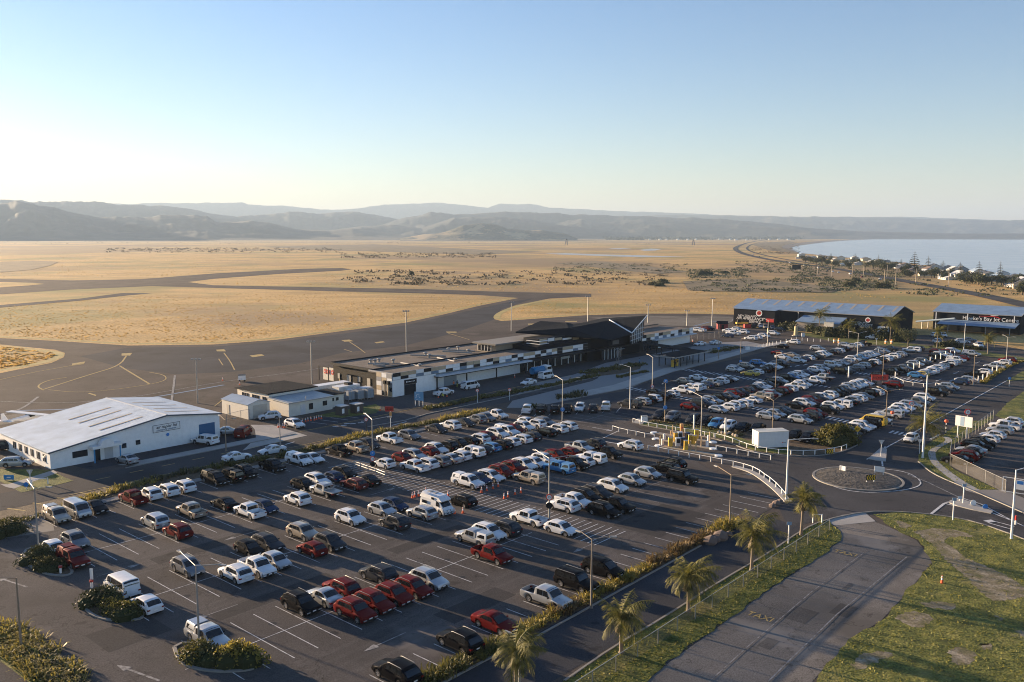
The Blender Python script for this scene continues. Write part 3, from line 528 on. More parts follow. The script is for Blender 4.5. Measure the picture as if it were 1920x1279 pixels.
CARDATA = """
# front
250 935.4 P r U
279.8 925 V w U
314 919.8 V w U
342.3 912.7 V w U
396.3 894.7 C k D
431.5 892.4 C k U
464 884.6 V k D
357 956.5 P n U
415.9 944 S k U
464.4 956.5 P w U
291.5 979.2 M s U
331.4 998 V r U
96.7 966.5 C n D
136 953.4 N s D
178.6 952.7 S k D
137.6 1009.7 V g D
92.3 1025.4 H w U
131.4 1042.6 C r D
230 1101.2 N w U
269.8 1136.4 H w U
346 1063.7 V g D
442.3 1077 V w U
479 1062 P w D
525 1054.3 H s D
472.8 1028.5 H k D
505.7 1016.8 W d D
566 997 V n D
578 1027 H r U
617.4 1016 V d D
555.6 934.6 V w U
612.7 920.6 F s U
568.9 907.3 H k D
597 894.7 W w D
626.8 895.5 H t U
645.5 884.6 W k D
663.5 907.3 W m U
695.6 901.8 S k U
508.7 873.6 P k D
560.3 862.7 C w D
589.2 860.3 S w D
497 948 H t D
658.8 973.7 V w D
719 956.5 H s D
742.7 948 H t D
740.6 980.3 V d U
791.7 964.2 V s U
812 947.5 K w D
865.6 940.7 W k U
874 903.8 C w D
904 900 H t D
920.6 891.7 W w D
941.5 884.4 V r D
963.3 876 V r D
979 869.8 V w D
998.8 866.7 H w D
1012.8 858.9 V w D
990.4 894.8 C n U
1045.6 876.6 C b U
1071.3 868.3 P k D
1034.4 850.6 H r D
1059.4 846.5 W r U
1081.7 837.6 P s D
1106.7 830.8 V d U
1135.8 848.5 P k D
1106.7 859 C w U
1090 864 H w U
1179.6 834 V w U
1216 886 H s D
1189 899.6 H s D
1145.7 910 V w D
1244.5 874.8 W k U
1254.8 868 V k U
1272 894 B k D
1051.3 948 V w U
1079.4 939.4 P w D
1099.8 930.8 V k D
1117 922.2 V d D
1135.7 957.4 V k D
1157.6 947.3 P k D
1056.8 992.6 H w D
1132.6 1066 M k D
1079.6 1091 B k D
1019 1120.5 P s D
991 971 P w U
884 1004 C s U
920.7 997.8 V w D
942.6 989 V d U
921.5 1040 P r D
708 1075 V d U
805 1085.3 V s D
772 1100 V r D
739.2 1115 V r D
702.5 1129.8 V r D
667.3 1144 V r D
638.3 1101 V r U
617 1118 S s U
568.5 1133.6 V k D
924 1168 S r D
861.7 1205.7 V k U
738.8 1261.4 V k U
390 1192.6 C s D
643.2 843.9 P k U
672 839.5 P n U
690 832.6 V d D
730.8 822.6 P w U
764 813.8 W g D
819 802.6 S d D
728.9 866.4 H w U
772 875 P w U
750 855.7 H r D
780 852.6 W s D
805 847.6 V r U
817 841.4 V w D
800 868.9 V w U
825.3 865 V g U
842 796.5 V w U
871.5 791 S d D
894 785.5 V g U
910 781.4 H g D
924.6 776 P w D
850.6 860 S s U
864 854.8 W w U
881 846.5 C w U
906 842 H d U
922.5 839 H b U
939 833 W k U
841 837 V k U
853.8 827.7 W k D
877.7 826.7 H k U
898.5 822.5 V w U
914 818.3 H r D
931 812 V w D
942.7 806.9 C w D
966.7 803.8 H r D
977 798.5 V w D
1001 794.4 V w U
988.5 790.2 H w D
1015.6 789.2 W g D
1019.8 809 W k U
1044.8 803.8 V w U
1060.4 798.5 V w U
986.5 816 W d U
979 822.5 W w U
961.5 828.8 H w U
988.9 767.6 P w A
1015.4 767.6 B k A
1041.6 767.6 V k A
1064 766.5 P k T
1087.4 764 V w T
1113 765.3 V d A
1136.6 761.8 P w A
# rear
1179.8 756.7 C d U
1201.7 751.5 V s U
1215 750 V k U
1223.5 746.8 V w U
1237 745 V k U
1248.5 742 H k U
1256 737 H w U
1231 735 S k D
1275.6 730.6 P w U
1297.5 726.5 C w U
1309 726.5 V w U
1287 714 H n D
1315 708 S w D
1322.5 721 H t U
1337 718 P s U
1350.6 714 V w U
1360.4 712.5 H k U
1368.7 709.6 S s D
1299.3 762 H r D
1307.7 754.4 V d D
1327 753.5 H s D
1340 750 W s D
1354.5 744.3 W k D
1371 742 S g D
1381.3 737.6 V r D
1380.4 733.5 V d D
1339.5 766 H s D
1363 762.7 V w U
1375.4 758.5 V w U
1387 755 W w U
1238 777.5 V d L
1261 780.6 V g L
1300.6 785.8 V d L
1322.5 789 V k L
1343.3 794 V b L
1366 797.9 V w L
1393 799.5 S k L
1421 800.4 S k L
1490 814.8 H k L
1514 820 V k L
1412.5 749.3 S w U
1429.3 743.5 C n U
1446.8 739.3 H r U
1441.8 736 W s D
1457.7 734.3 V k U
1469.4 733.5 V r U
1485 729.3 V w U
1496 724.3 P w U
1507 720 V w D
1526.3 713.4 P w D
1542 707.5 F s U
1405 733.5 V d U
1412.5 731 S r D
1420 728.4 H k D
1430 726.8 S s D
1439.3 724.3 W w D
1444.3 720 S d D
1452 716 V k D
1463.6 714.2 V s D
1473.6 707.5 V k D
1486 707.5 H b D
1494.5 703.3 W w D
1505 702.8 V w D
1511 698.6 H t D
1530 693.6 V w D
1527 688 V s D
1544.4 689.4 S k D
1559.5 684.4 B w D
1576 696 B k D
1594.6 694.4 S d D
1604.6 689.4 W g U
1613.8 685.2 V s U
1626.4 682.7 V k U
1572 680.2 W s D
1580 678.5 S g D
1588.7 677.7 V s U
1594.6 672.7 V w D
1604 671 S g D
1617 670 H b D
1624 667 V s D
1627 662 W w D
1376 690 W s D
1393.5 693.5 H s D
1400 686 V n D
1420.3 680 V b D
1408.6 699.4 S y U
1426 697.7 H w U
1432 691.9 S k U
1439.5 689.3 V k U
1448 689.4 P w D
1432.8 686.8 V w D
1463.8 684.3 P k D
1460 678 S g U
1468 668.4 S w D
1482 664.3 S n D
1461.3 661.7 S r D
1485.5 675 P w D
1499 672.7 H t U
1511 671 V w U
1526.8 668.5 W k D
1533.5 667.7 V d D
1544.4 665.2 V w D
1551 663.5 V w D
1527.7 652.6 V s D
1560.3 659.3 V g U
1567 656.8 W w U
1550 659 H k U
1576 653.5 S r U
1582.9 654.3 V k U
1593 649.3 V s U
1601 646 H w U
1585 646.8 V s D
1617 644.3 P k U
1487.5 641.3 V w U
1465.5 648.8 S k U
1627.6 666.8 V s D
1637.6 666 H w D
1643.5 660 S g D
1648.5 657.6 V s D
1653.5 656 H k D
1670 654.3 P d D
1706 656 C w U
1718 653.5 V d U
1694.5 662.7 S d D
1685.3 664.3 V s U
1672.8 667.7 V w U
1665 671.9 H s U
1657.7 672.7 V w U
1646.8 674.4 H k U
1636.8 679.4 V w U
1669.4 697 P k D
1683.6 693.6 V k D
1697 689.4 H g D
1704.5 686 H d D
1713.8 681.9 V s D
1721.3 679.4 S d D
1728 676.9 V g D
1733.8 672.7 S k D
1748.4 666.8 V k D
1755.6 665.2 V w D
1718 702.8 H b D
1732 702 H y U
1738 699.4 H s U
1742 697.8 S w U
1749.7 696 V w U
1754.7 692.8 S s U
1643.5 703.6 V k D
1671 720.4 V r U
1756.7 690.3 V w U
1761 687 S s U
1767.6 686 H g U
1773.5 683.6 S k U
1778.5 681 V w U
1784.3 679.4 W s U
1789.3 674.4 C w D
1802 671 H r U
1813.6 662.7 C s D
1765 662.7 W s D
1773.5 660 V r D
1778.5 656 W w D
1789.3 658.5 H s D
1756.7 659.3 H r D
1797 715.4 V t U
1803.6 711 V s U
1832 702 P k U
1841 697 V w U
1859.6 686 P s U
1882 680 V w U
1884.7 674.4 V r U
1561 741 V w U
1567.6 736 V k D
1575 733.5 V k D
1581.8 728.4 S d D
1588 726 H s D
1598.5 726 V s D
1607 723.4 P w D
1615.3 721 V w D
1625.3 717.6 W w D
1629.5 714.2 V d D
1650.4 727.6 S d D
1648.7 733.5 V k U
1632.8 733.5 W w U
1620.3 736 V k U
1617 741.8 S g D
1608.6 746.8 V w U
1594.4 750 V s U
1583.5 751.9 S k U
1577.6 758.5 C w U
1555 769.4 P k D
1543.9 746.8 V w D
1535.5 747.7 V d D
1525.5 747.7 W r D
1518.8 751.9 S m D
1511 754.4 V w D
1497.9 760 S k D
1518.8 772.8 V r D
1516.3 780.3 V d U
1507 781 S k D
1492.8 785.3 V s D
1436.8 778.6 W s D
1458.5 775.3 H s D
1463.6 771 V d D
1477 769.4 S d D
1542 758.5 V w D
1758.8 736.5 B k D
1772 730 W d D
1785.8 726 V s D
1731.7 744.8 V w D
1710.8 759.4 V s D
1714 753 P g D
1696 764.6 V w D
1690 768.7 H w D
1684.8 771.9 S d D
1674.4 777 C s U
1654.6 786.5 V w D
1638.7 790.3 N y U
1630.3 794.5 B k U
1615.3 797.9 V w D
1614 806.5 H w D
1604.8 811.7 H d D
1598.5 814.8 P d D
1568 804.4 V k D
1595.4 824 S k D
1583 811 V k D
# fenced
1891.9 790.8 V w U
1880.4 798 P w U
1870 805.4 V s U
1856.5 813.7 H w U
1849 822 H w U
1839.8 829.4 V k D
1829.4 833.5 W k D
1825 843 S s U
1818 850 V k U
1822 855.4 V r U
1812.7 863.7 S k U
"""
# ---------------- vehicles ----------------
def paint(name, c, metal=0.):
    m = bpy.data.materials.new('car_paint_'+name); m.use_nodes = True; b = m.node_tree.nodes['Principled BSDF']; N = m.node_tree.nodes; L = m.node_tree.links
    b.inputs['Metallic'].default_value = metal; dk = max(c) < .3; b.inputs['Roughness'].default_value = .38 if metal > .3 else .5; b.inputs['Specular IOR Level'].default_value = .03 if dk else .5; b.inputs['Coat Weight'].default_value = .12 if dk else .6; b.inputs['Coat Roughness'].default_value = .03
    tc = N.new('ShaderNodeTexCoord'); no = N.new('ShaderNodeTexNoise'); no.inputs['Scale'].default_value = 1.3; no.inputs['Detail'].default_value = 6; oi = N.new('ShaderNodeObjectInfo')
    ad = N.new('ShaderNodeVectorMath'); ad.operation = 'ADD'; L.new(tc.outputs['Object'], ad.inputs[0]); L.new(oi.outputs['Random'], ad.inputs[1]); L.new(ad.outputs[0], no.inputs[0])
    r = ramp(N, [(.4, c), (.75, tuple(x*.85+(.012 if max(c) > .3 else .002) for x in c))]); L.new(no.outputs[0], r.inputs[0]); L.new(r.outputs[0], b.inputs['Base Color'])
    return m
PC = dict(w=('white', (.68, .69, .7), 0), s=('silver', (.45, .46, .47), .6), g=('grey', (.2, .21, .225), .5), d=('dark grey', (.035, .039, .047), .3), k=('black', (.0045, .0045, .006), 0), r=('red', (.125, .007, .007), .1),
          b=('blue', (.03, .19, .42), .2), t=('navy blue', (.022, .045, .1), .3), n=('champagne', (.36, .31, .25), .5), m=('maroon', (.1, .02, .02), .2), y=('yellow', (.6, .42, .05), .1))
PAINTS = {k: paint(v[0].replace(' ', '_'), v[1], v[2]) for k, v in PC.items()}
TLAMP = mat('tail_lamp', (.16, .006, .006), .2); HLAMP = mat('headlamp_lens', (.6, .62, .63), .12, .5); TYRE = mat('tyre_rubber', (.02, .02, .021), .85); RIM = mat('alloy_rim', (.42, .42, .43), .35, .7)
def lerpk(keys, x):
    if x <= keys[0][0]: return keys[0][1]
    for (a, ya), (b, yb_) in zip(keys[:-1], keys[1:]):
        if x <= b: return ya+(yb_-ya)*(x-a)/(b-a) if b > a else yb_
    return keys[-1][1]
class Shape:
    """x runs from the nose (0) to the tail (L); the finished car faces +X"""
    def __init__(s, L, W, top, belt, wr, ax, bx, cl=.2, flat=.86, tumble=.2, roofx=None, nose=.1, tail=.06):
        s.L, s.W, s.top, s.belt, s.wr, s.ax, s.bx, s.cl, s.tumble, s.roofx = L, W/2, top, belt, wr, ax, bx, cl, tumble, roofx; s.nose, s.tail = nose, tail
        s.hr = max(t[1] for t in top)
    def plan(s, x):
        e = .75; k = 1.
        if x < e: k -= s.nose*(1-x/e)**2
        if x > s.L-e: k -= s.tail*(1-(s.L-x)/e)**2
        return s.W*k
    def zb(s, x):
        R = s.wr+.07
        for c in (s.ax, s.bx):
            if abs(x-c) < R: return max(s.cl, s.wr+sqrt(max(0, R*R-(x-c)**2)))
        e = min(x, s.L-x)
        return s.cl+(.14*(1-e/.35) if e < .35 else 0)
    def ring(s, x):
        yt = s.plan(x); zs = lerpk(s.belt, x); zt = max(lerpk(s.top, x), zs+.02); zb = s.zb(x); f = min(1, max(0, (zt-zs-.05)/(s.hr-zs-.05)))
        yr = yt*.86*(1-f)+(s.W-s.tumble)*f
        zb = min(zb, zs-.08)
        return [(0, zb), (yt*.94, zb), (yt, zb+(zs-zb)*.42), (yt*.985, zb+(zs-zb)*.82), (yt*.955, zs), (yt*.925, zs+.012), (yr+.035, max(zs+.016, zt-.07)), (yr-.07, zt-.004), (0, zt+.025*f+.012)]
    def xs(s):
        X = {0., .06, .16, .32, s.L, s.L-.06, s.L-.18}
        for t in list(s.top)+list(s.belt): X.add(round(t[0], 3))
        for c in (s.ax, s.bx):
            for k in range(-5, 6): X.add(round(c+(s.wr+.07)*sin(k*pi/10), 3))
        x = .5
        while x < s.L: X.add(x); x += .35
        X = sorted(a for a in X if 0 <= a <= s.L); o = [X[0]]
        for a in X[1:]:
            if a-o[-1] > .02: o.append(a)
        return o
    def P(s, x, k, side):           # k = float index along the ring
        r = s.ring(x); i = min(int(k), 7); t = k-i
        return Vector((s.L/2-x, side*(r[i][0]*(1-t)+r[i+1][0]*t), r[i][1]*(1-t)+r[i+1][1]*t))
    def body(s):
        m = MB(); X = s.xs(); n = 17
        for x in X:
            r = s.ring(x); full = [(-y, z) for y, z in r[::-1]]+[(y, z) for y, z in r[1:-1]]+[]
            full = [(y, z) for y, z in r]+[(-y, z) for y, z in r[7:0:-1]]
            for y, z in full: m.v.append((s.L/2-x, y, z))
        n = 16
        for i in range(len(X)-1):
            for k in range(n):
                a = i*n+k; b = i*n+(k+1) % n; m.f.append((a, b, b+n, a+n))
        m.f.append(tuple(range(n))); m.f.append(tuple(range((len(X)-1)*n, len(X)*n))[::-1])
        return m
    def patch(s, m, xa, xb, k0, k1, side, off=.012, nx=4, nk=1, slant0=0, slant1=0):
        """panel following the body surface; slant shifts the x limits of the upper edge"""
        V = {}
        for i in range(nx+1):
            for j in range(nk+1):
                t = j/nk; x0 = xa+slant0*t; x1 = xb+slant1*t; x = x0+(x1-x0)*i/nx; k = k0+(k1-k0)*t
                p = s.P(x, k, side); e = 1e-2
                dx = s.P(min(x+e, s.L), k, side)-s.P(max(x-e, 0), k, side); dk = s.P(x, min(k+.05, 7.99), side)-s.P(x, max(k-.05, 0), side)
                nn = dx.cross(dk)
                if nn.length < 1e-9: nn = Vector((0, side, 0))
                nn.normalize()
                if nn.y*side < -1e-6 or (abs(nn.y) < .3 and nn.z < 0): nn = -nn
                V[i, j] = p+nn*off
        for i in range(nx):
            for j in range(nk): m.quad(V[i, j], V[i+1, j], V[i+1, j+1], V[i, j+1])
def wheel_mesh(r, w=.22):
    m = MB(); n = 20; prof = [(r*.62, -w/2), (r*.93, -w/2), (r, -w*.32), (r, w*.32), (r*.93, w/2), (r*.62, w/2), (r*.6, w*.3)]
    for k in range(n):
        t = 2*pi*k/n
        for (q, y) in prof: m.v.append((q*cos(t), y, q*sin(t)))
    P = len(prof)
    for k in range(n):
        for i in range(P-1): m.f.append((k*P+i, k*P+i+1, ((k+1) % n)*P+i+1, ((k+1) % n)*P+i))
    m.f.append(tuple(k*P+P-1 for k in range(n)))
    m.f.append(tuple(k*P for k in range(n)))
    return m.mesh('tyre', TYRE, smooth=50)
def rim_mesh(r, w=.22):
    m = MB(); n = 20
    for k in range(n):
        t = 2*pi*k/n; t2 = 2*pi*(k+1)/n; a, b = r*.63, r*.54
        m.quad((a*cos(t), w*.5, a*sin(t)), (a*cos(t2), w*.5, a*sin(t2)), (b*cos(t2), w*.46, b*sin(t2)), (b*cos(t), w*.46, b*sin(t)))
    for k in range(5):
        M = Matrix.Rotation(2*pi*k/5, 4, 'Y'); m.box(.03, r*.56, w*.36, w*.47, -.045, .045, M)
    m.tube([(0, w*.34, 0), (0, w*.5, 0)], [r*.17, r*.14], 10)
    return m.mesh('rim', RIM, smooth=30)
WH = {}
def wheel(r):
    if r not in WH: WH[r] = (wheel_mesh(r), rim_mesh(r))
    return WH[r]
def obj(name, me, parent): o = bpy.data.objects.new(name, me); col.objects.link(o); o.parent = parent; return o
PART_MATS = {}
def prototype(kind):
    """list of (part name, mesh, paint slot?, tier, child list, location, rotation)"""
    parts = []
    def add(name, m, mt, pain=False, far=True, smooth=45, fix=True): parts.append([name, m.mesh(name, mt, smooth, fix), pain, far, [], None, 0])
    bed = None
    if kind == 'H':   S = Shape(4.2, 1.76, [(0, .62), (.12, .72), (1.0, .93), (1.7, 1.42), (2.1, 1.5), (3.3, 1.47), (3.75, 1.3), (4.12, .98), (4.2, .9)], [(0, .55), (.12, .66), (.95, .86), (3.9, .96), (4.2, .86)], .32, .85, 3.42); g = dict(ws=(1.04, 1.78), roof=(1.9, 3.35), rear=(3.55, 4.05), doors=[(1.62, 2.3), (2.36, 3.1), (3.16, 3.55)])
    elif kind == 'S': S = Shape(4.75, 1.82, [(0, .58), (.12, .7), (1.25, .93), (2.05, 1.38), (2.45, 1.45), (3.2, 1.42), (4.05, 1.04), (4.65, .99), (4.75, .9)], [(0, .5), (.12, .63), (1.2, .85), (4.1, .96), (4.75, .84)], .33, .95, 3.72); g = dict(ws=(1.3, 2.12), roof=(2.3, 3.2), rear=(3.3, 4.0), doors=[(1.95, 2.6), (2.66, 3.3), (3.36, 3.62)])
    elif kind == 'W': S = Shape(4.75, 1.82, [(0, .6), (.12, .74), (1.2, .96), (1.95, 1.43), (2.4, 1.52), (3.9, 1.48), (4.3, 1.36), (4.68, 1.0), (4.75, .92)], [(0, .53), (.12, .66), (1.15, .88), (4.4, .99), (4.75, .88)], .34, .95, 3.7); g = dict(ws=(1.25, 2.02), roof=(2.2, 3.9), rear=(4.2, 4.63), doors=[(1.85, 2.5), (2.56, 3.3), (3.36, 4.15)])
    elif kind == 'V': S = Shape(4.6, 1.87, [(0, .7), (.1, .86), (1.1, 1.09), (1.8, 1.58), (2.2, 1.68), (3.7, 1.64), (4.15, 1.46), (4.5, 1.08), (4.6, .98)], [(0, .62), (.1, .78), (1.05, 1.0), (4.25, 1.1), (4.6, .96)], .37, .92, 3.6, .24); g = dict(ws=(1.15, 1.88), roof=(2.0, 3.7), rear=(4.05, 4.44), doors=[(1.75, 2.42), (2.48, 3.2), (3.26, 3.95)])
    elif kind == 'B': S = Shape(4.75, 1.93, [(0, .85), (.08, 1.0), (1.35, 1.17), (1.75, 1.72), (1.95, 1.83), (4.45, 1.84), (4.62, 1.6), (4.7, 1.12), (4.75, 1.0)], [(0, .75), (.08, .92), (1.3, 1.08), (4.65, 1.1), (4.75, .95)], .39, .95, 3.75, .28, tumble=.17, nose=.05, tail=.03); g = dict(ws=(1.38, 1.83), roof=(1.95, 4.4), rear=(4.5, 4.67), doors=[(1.68, 2.45), (2.52, 3.3), (3.38, 4.35)])
    elif kind == 'M': S = Shape(4.85, 1.86, [(0, .62), (.12, .78), (.95, 1.04), (1.85, 1.62), (2.3, 1.72), (4.2, 1.68), (4.55, 1.5), (4.78, 1.06), (4.85, .95)], [(0, .56), (.12, .7), (.9, .96), (4.6, 1.04), (4.85, .9)], .34, .95, 3.85); g = dict(ws=(1.0, 1.93), roof=(2.1, 4.2), rear=(4.5, 4.75), doors=[(1.7, 2.5), (2.56, 3.4), (3.46, 4.4)])
    elif kind in 'NK':
        hr = 1.98 if kind == 'N' else 2.02; L_ = 4.9
        S = Shape(L_, 1.84, [(0, .75), (.08, .95), (.45, 1.15), (1.15, 1.86), (1.5, hr), (L_-.35, hr), (L_-.1, 1.75), (L_-.03, 1.15), (L_, 1.0)], [(0, .65), (.08, .85), (.42, 1.08), (L_-.06, 1.12), (L_, .95)], .34, .95, 3.75, .24, tumble=.12, nose=.06, tail=.03); g = dict(ws=(.5, 1.2), roof=(1.4, L_-.4), rear=(L_-.28, L_-.07), doors=[(.95, 1.75), (1.85, 3.1), (3.18, 4.5)] if kind == 'N' else [(.95, 1.75)])
    else:   # utes
        Lu = 5.3
        if kind == 'F': S = Shape(3.55, 1.86, [(0, .8), (.1, .95), (1.15, 1.12), (1.75, 1.68), (2.05, 1.78), (3.3, 1.76), (3.5, 1.6), (3.55, 1.05)], [(0, .7), (.1, .86), (1.1, 1.02), (3.52, 1.06), (3.55, .95)], .39, .95, 9, .3, nose=.08, tail=.0); g = dict(ws=(1.2, 1.83), roof=(2.0, 3.25), rear=(3.51, 3.54), doors=[(1.68, 2.35), (2.42, 3.1)])
        else: S = Shape(Lu, 1.88, [(0, .82), (.1, .97), (1.2, 1.14), (1.82, 1.7), (2.12, 1.8), (3.3, 1.78), (3.48, 1.65), (3.55, 1.12), (3.62, 1.1), (3.66, .62), (5.18, .62), (5.24, 1.06), (5.3, 1.06)], [(0, .72), (.1, .88), (1.15, 1.04), (5.24, 1.06), (5.3, 1.0)], .39, .98, 4.2, .3, nose=.08, tail=.02); g = dict(ws=(1.25, 1.9), roof=(2.1, 3.2), rear=(3.49, 3.545), doors=[(1.75, 2.42), (2.48, 3.2)])
    L_ = S.L; hw = S.W
    if kind in 'PC':     # bed: body ring drops inside the side walls
        old = S.ring
        def ring(x, old=old, S=S):
            if 3.655 < x < 5.2:
                yt = S.plan(x); zs = 1.06; zb = S.zb(x)
                return [(0, zb-.0), (yt*.94, zb), (yt, zb+(zs-zb)*.42), (yt*.985, zb+(zs-zb)*.82), (yt*.955, zs), (yt*.93, zs+.005), (yt*.93-.05, zs), (yt*.93-.07, max(.64, 0)), (0, .64)] if S.zb(x) < .6 else [(0, .45), (yt*.94, zb), (yt, zb+(zs-zb)*.42), (yt*.985, zb+(zs-zb)*.82), (yt*.955, zs), (yt*.93, zs+.005), (yt*.93-.05, zs), (yt*.93-.07, .64), (0, .64)]
            return old(x)
        S.ring = ring
    add('body', S.body(), PAINTS['w'], True, smooth=38)
    gm = MB(); a, b = g['ws']
    for sd in (1, -1): S.patch(gm, a, b, 6.95, 8, sd, .014, 3, 3)
    add('windscreen', gm, GLASS)
    gm = MB(); a, b = g['rear']
    for sd in (1, -1): S.patch(gm, a, b, 6.9 if kind not in 'PCF' else 6.7, 8, sd, .014, 3, 3)
    if kind != 'K': add('rear_window', gm, GLASS)
    for sd in (1, -1):
        for i, (a, b) in enumerate(g['doors']):
            gm = MB(); last = i == len(g['doors'])-1
            S.patch(gm, a-(.35 if i == 0 else 0)*0, b, 5.12, 5.9, sd, .012, 4, 1, slant0=(.22 if i == 0 else 0), slant1=(-.22 if last and kind not in 'PCFBNK' else 0))
            add('side_window', gm, GLASS)
    ub = MB(); ub.box(-L_/2+.12, L_/2-.15, -hw*.8, hw*.8, S.cl-.04, min(.55, S.wr+.12)); 
    if kind == 'F': ub.box(-3.4, -L_/2+.3, -.45, .45, .45, .7)
    add('underbody', ub, BLACKM, smooth=False)
    bm_ = MB(); S.patch(bm_, .0, .14, 1.3, 2.6, 1, .02, 2, 1); S.patch(bm_, .0, .14, 1.3, 2.6, -1, .02, 2, 1)
    if kind in 'VPCBF':
        for sd in (1, -1): sm_ = MB(); S.patch(sm_, S.ax+S.wr+.1, min(S.bx, S.L+.5)-S.wr-.1 if S.bx < 8 else S.L-.1, 1.05, 1.5, sd, .016, 4, 1); add('sill_trim', sm_, BLACKM, smooth=False)
    zf = lerpk(S.belt, 0); bm_.box(L_/2-.02, L_/2+.03, -hw*.5, hw*.5, S.cl+.16, S.cl+.3); bm_.box(L_/2-.02, L_/2+.025, -hw*.42, hw*.42, zf-.17, zf-.04)
    add('grille', bm_, BLACKM, far=True, smooth=False)
    zr_ = lerpk(S.belt, L_)
    for sd in (1, -1):
        hm = MB(); hm.box(L_/2-.3, L_/2+.022, min(sd*hw*.5, sd*hw*.9), max(sd*hw*.5, sd*hw*.9), zf-.15, zf-.04); add('headlight', hm, HLAMP, smooth=False)
        tm = MB(); tm.box(-L_/2-.022, -L_/2+.24, min(sd*hw*.66, sd*hw*.955), max(sd*hw*.66, sd*hw*.955), zr_-.2, zr_-.06)
        add('tail_light', tm, TLAMP, smooth=False)
    for x_, n_ in ((L_/2+.03, 1), (-L_/2-.03, -1)):
        pm = MB(); pm.box(x_-.008, x_+.008, -.19, .19, .52, .63) if n_ > 0 else pm.box(x_-.008, x_+.008, -.19, .19, zr_-.3, zr_-.19)
        add('number_plate', pm, WHITE, far=False, smooth=False)
    xm = L_/2-g['ws'][0]-.42; zm = lerpk(S.belt, g['ws'][0])+.07
    for sd in (1, -1):
        mm = MB(); mm.tube([(xm, sd*(hw-.03), zm+.02), (xm, sd*(hw+.12), zm+.05)], [.04, .06], 6); mm.box(xm-.05, xm+.06, sd*hw+.03*sd-.0 if sd > 0 else -hw-.2, hw+.2 if sd > 0 else -hw-.03, zm, zm+.15); add('wing_mirror', mm, BLACKM if kind in 'FPC' else PAINTS['w'], kind not in 'FPC', False, 30)
    if kind in 'VWB':
        for sd in (1, -1):
            rm = MB(); y = sd*(hw-S.tumble-.02); h = S.hr+.045; rm.tube([(L_/2-g['roof'][0], y, h-.05), (L_/2-g['roof'][0]-.15, y, h), (L_/2-g['roof'][1]+.15, y, h), (L_/2-g['roof'][1], y, h-.06)], .024, 5); add('roof_rail', rm, GALV, far=False)
    if kind in 'PC':
        lm = MB(); lm.box(-L_/2+.1, -L_/2+1.62, -hw*.86, hw*.86, .62, .66)
        add('bed_liner', lm, BLACKM, smooth=False)
    if kind == 'C':
        z0, z1 = 1.065, 1.8; x0, x1 = -L_/2+.06, -L_/2+1.66
        cm = MB(); lo = [(x0, -hw*.9), (x1, -hw*.9), (x1, hw*.9), (x0, hw*.9)]; hi = [(x0+.14, -hw*.74), (x1, -hw*.76), (x1, hw*.76), (x0+.14, hw*.74)]
        b0 = len(cm.v); cm.v += [(p[0], p[1], z0) for p in lo]+[(p[0]*1., p[1]*1.03, z0+.6) for p in hi]+[(p[0]+(.06 if i in (0, 3) else 0), p[1]*.88, z1) for i, p in enumerate(hi)]
        cm.f += [(0, 1, 2, 3)[::-1], (8, 9, 10, 11)]
        for i in range(4):
            j = (i+1) % 4; cm.f += [(i, j, 4+j, 4+i), (4+i, 4+j, 8+j, 8+i)]
        add('canopy', cm, PAINTS['w'], True, smooth=30)
        cw = MB()
        for sd in (1, -1):
            y0, y1 = hw*.9+.012, hw*.76+.03
            cw.quad((x0+.28, sd*(y0-.035), 1.2), (x1-.15, sd*(y0-.035), 1.2), (x1-.18, sd*(y1-.005), 1.6), (x0+.36, sd*(y1-.005), 1.6))
        cw.quad((x0+.02, -hw*.7, 1.2), (x0+.02, hw*.7, 1.2), (x0+.11, hw*.62, 1.6), (x0+.11, -hw*.62, 1.6)); add('canopy_window', cw, GLASS, smooth=False, fix=False)
    if kind == 'K':
        km = MB(); X = [(1.75, -.9, .9, 2.0), (1.15, -.82, .82, 2.55), (-2.1, -.84, .84, 2.62), (-2.42, -.8, .8, 2.1)]
        b0 = 0
        for (x, y0, y1, h) in X:
            km.v += [(x, -.86, 1.9), (x, y0, h-.2 if h > 2.2 else h), (x, y0*.75, h), (x, y1*.75, h), (x, y1, h-.2 if h > 2.2 else h), (x, .86, 1.9)]
        for i in range(3):
            for k in range(5): km.f.append((i*6+k, i*6+k+1, i*6+k+7, i*6+k+6))
        km.f.append((0, 1, 2, 3, 4, 5)); km.f.append((18, 19, 20, 21, 22, 23)); add('high_top', km, PAINTS['w'], True, smooth=40)
        vm = MB(); vm.box(-.5, .0, -.3, .3, 2.6, 2.66); vm.box(-1.5, -.9, -.35, .35, 2.6, 2.68); add('roof_hatch', vm, GALV, smooth=False)
        for sd in (1, -1): wm = MB().box(-.1, .35, sd*.9-.03, sd*.9+.03, 1.95, 2.25); add('side_window', wm, GLASS, smooth=False); wm = MB().box(-1.9, -1.0, sd*.93-.02, sd*.93+.02, 1.2, 1.6); add('side_window', wm, GLASS, smooth=False)
        bb = MB()
        for y in (-.6, 0, .6): bb.tube([(2.55, y, .4), (2.62, y, 1.0)], .035, 6)
        for z in (.45, .7, .98): bb.tube([(2.6, -.75, z), (2.6, .75, z)], .035, 6)
        add('bull_bar', bb, CHROME)
    if kind == 'F':
        dm = MB(); dm.box(-3.75, -1.75, -.95, .95, .92, 1.0); add('tray', dm, GALV, smooth=False)
        hb_ = MB()
        for y in (-.9, -.3, .3, .9): hb_.tube([(-1.82, y, 1.0), (-1.82, y, 1.85)], .03, 6)
        for z in (1.3, 1.6, 1.85): hb_.tube([(-1.82, -.9, z), (-1.82, .9, z)], .03, 6)
        add('headboard', hb_, GALV)
    wm_, rmm = wheel(S.wr)
    axs = [S.ax, S.bx] if kind != 'F' else [S.ax, 4.15]
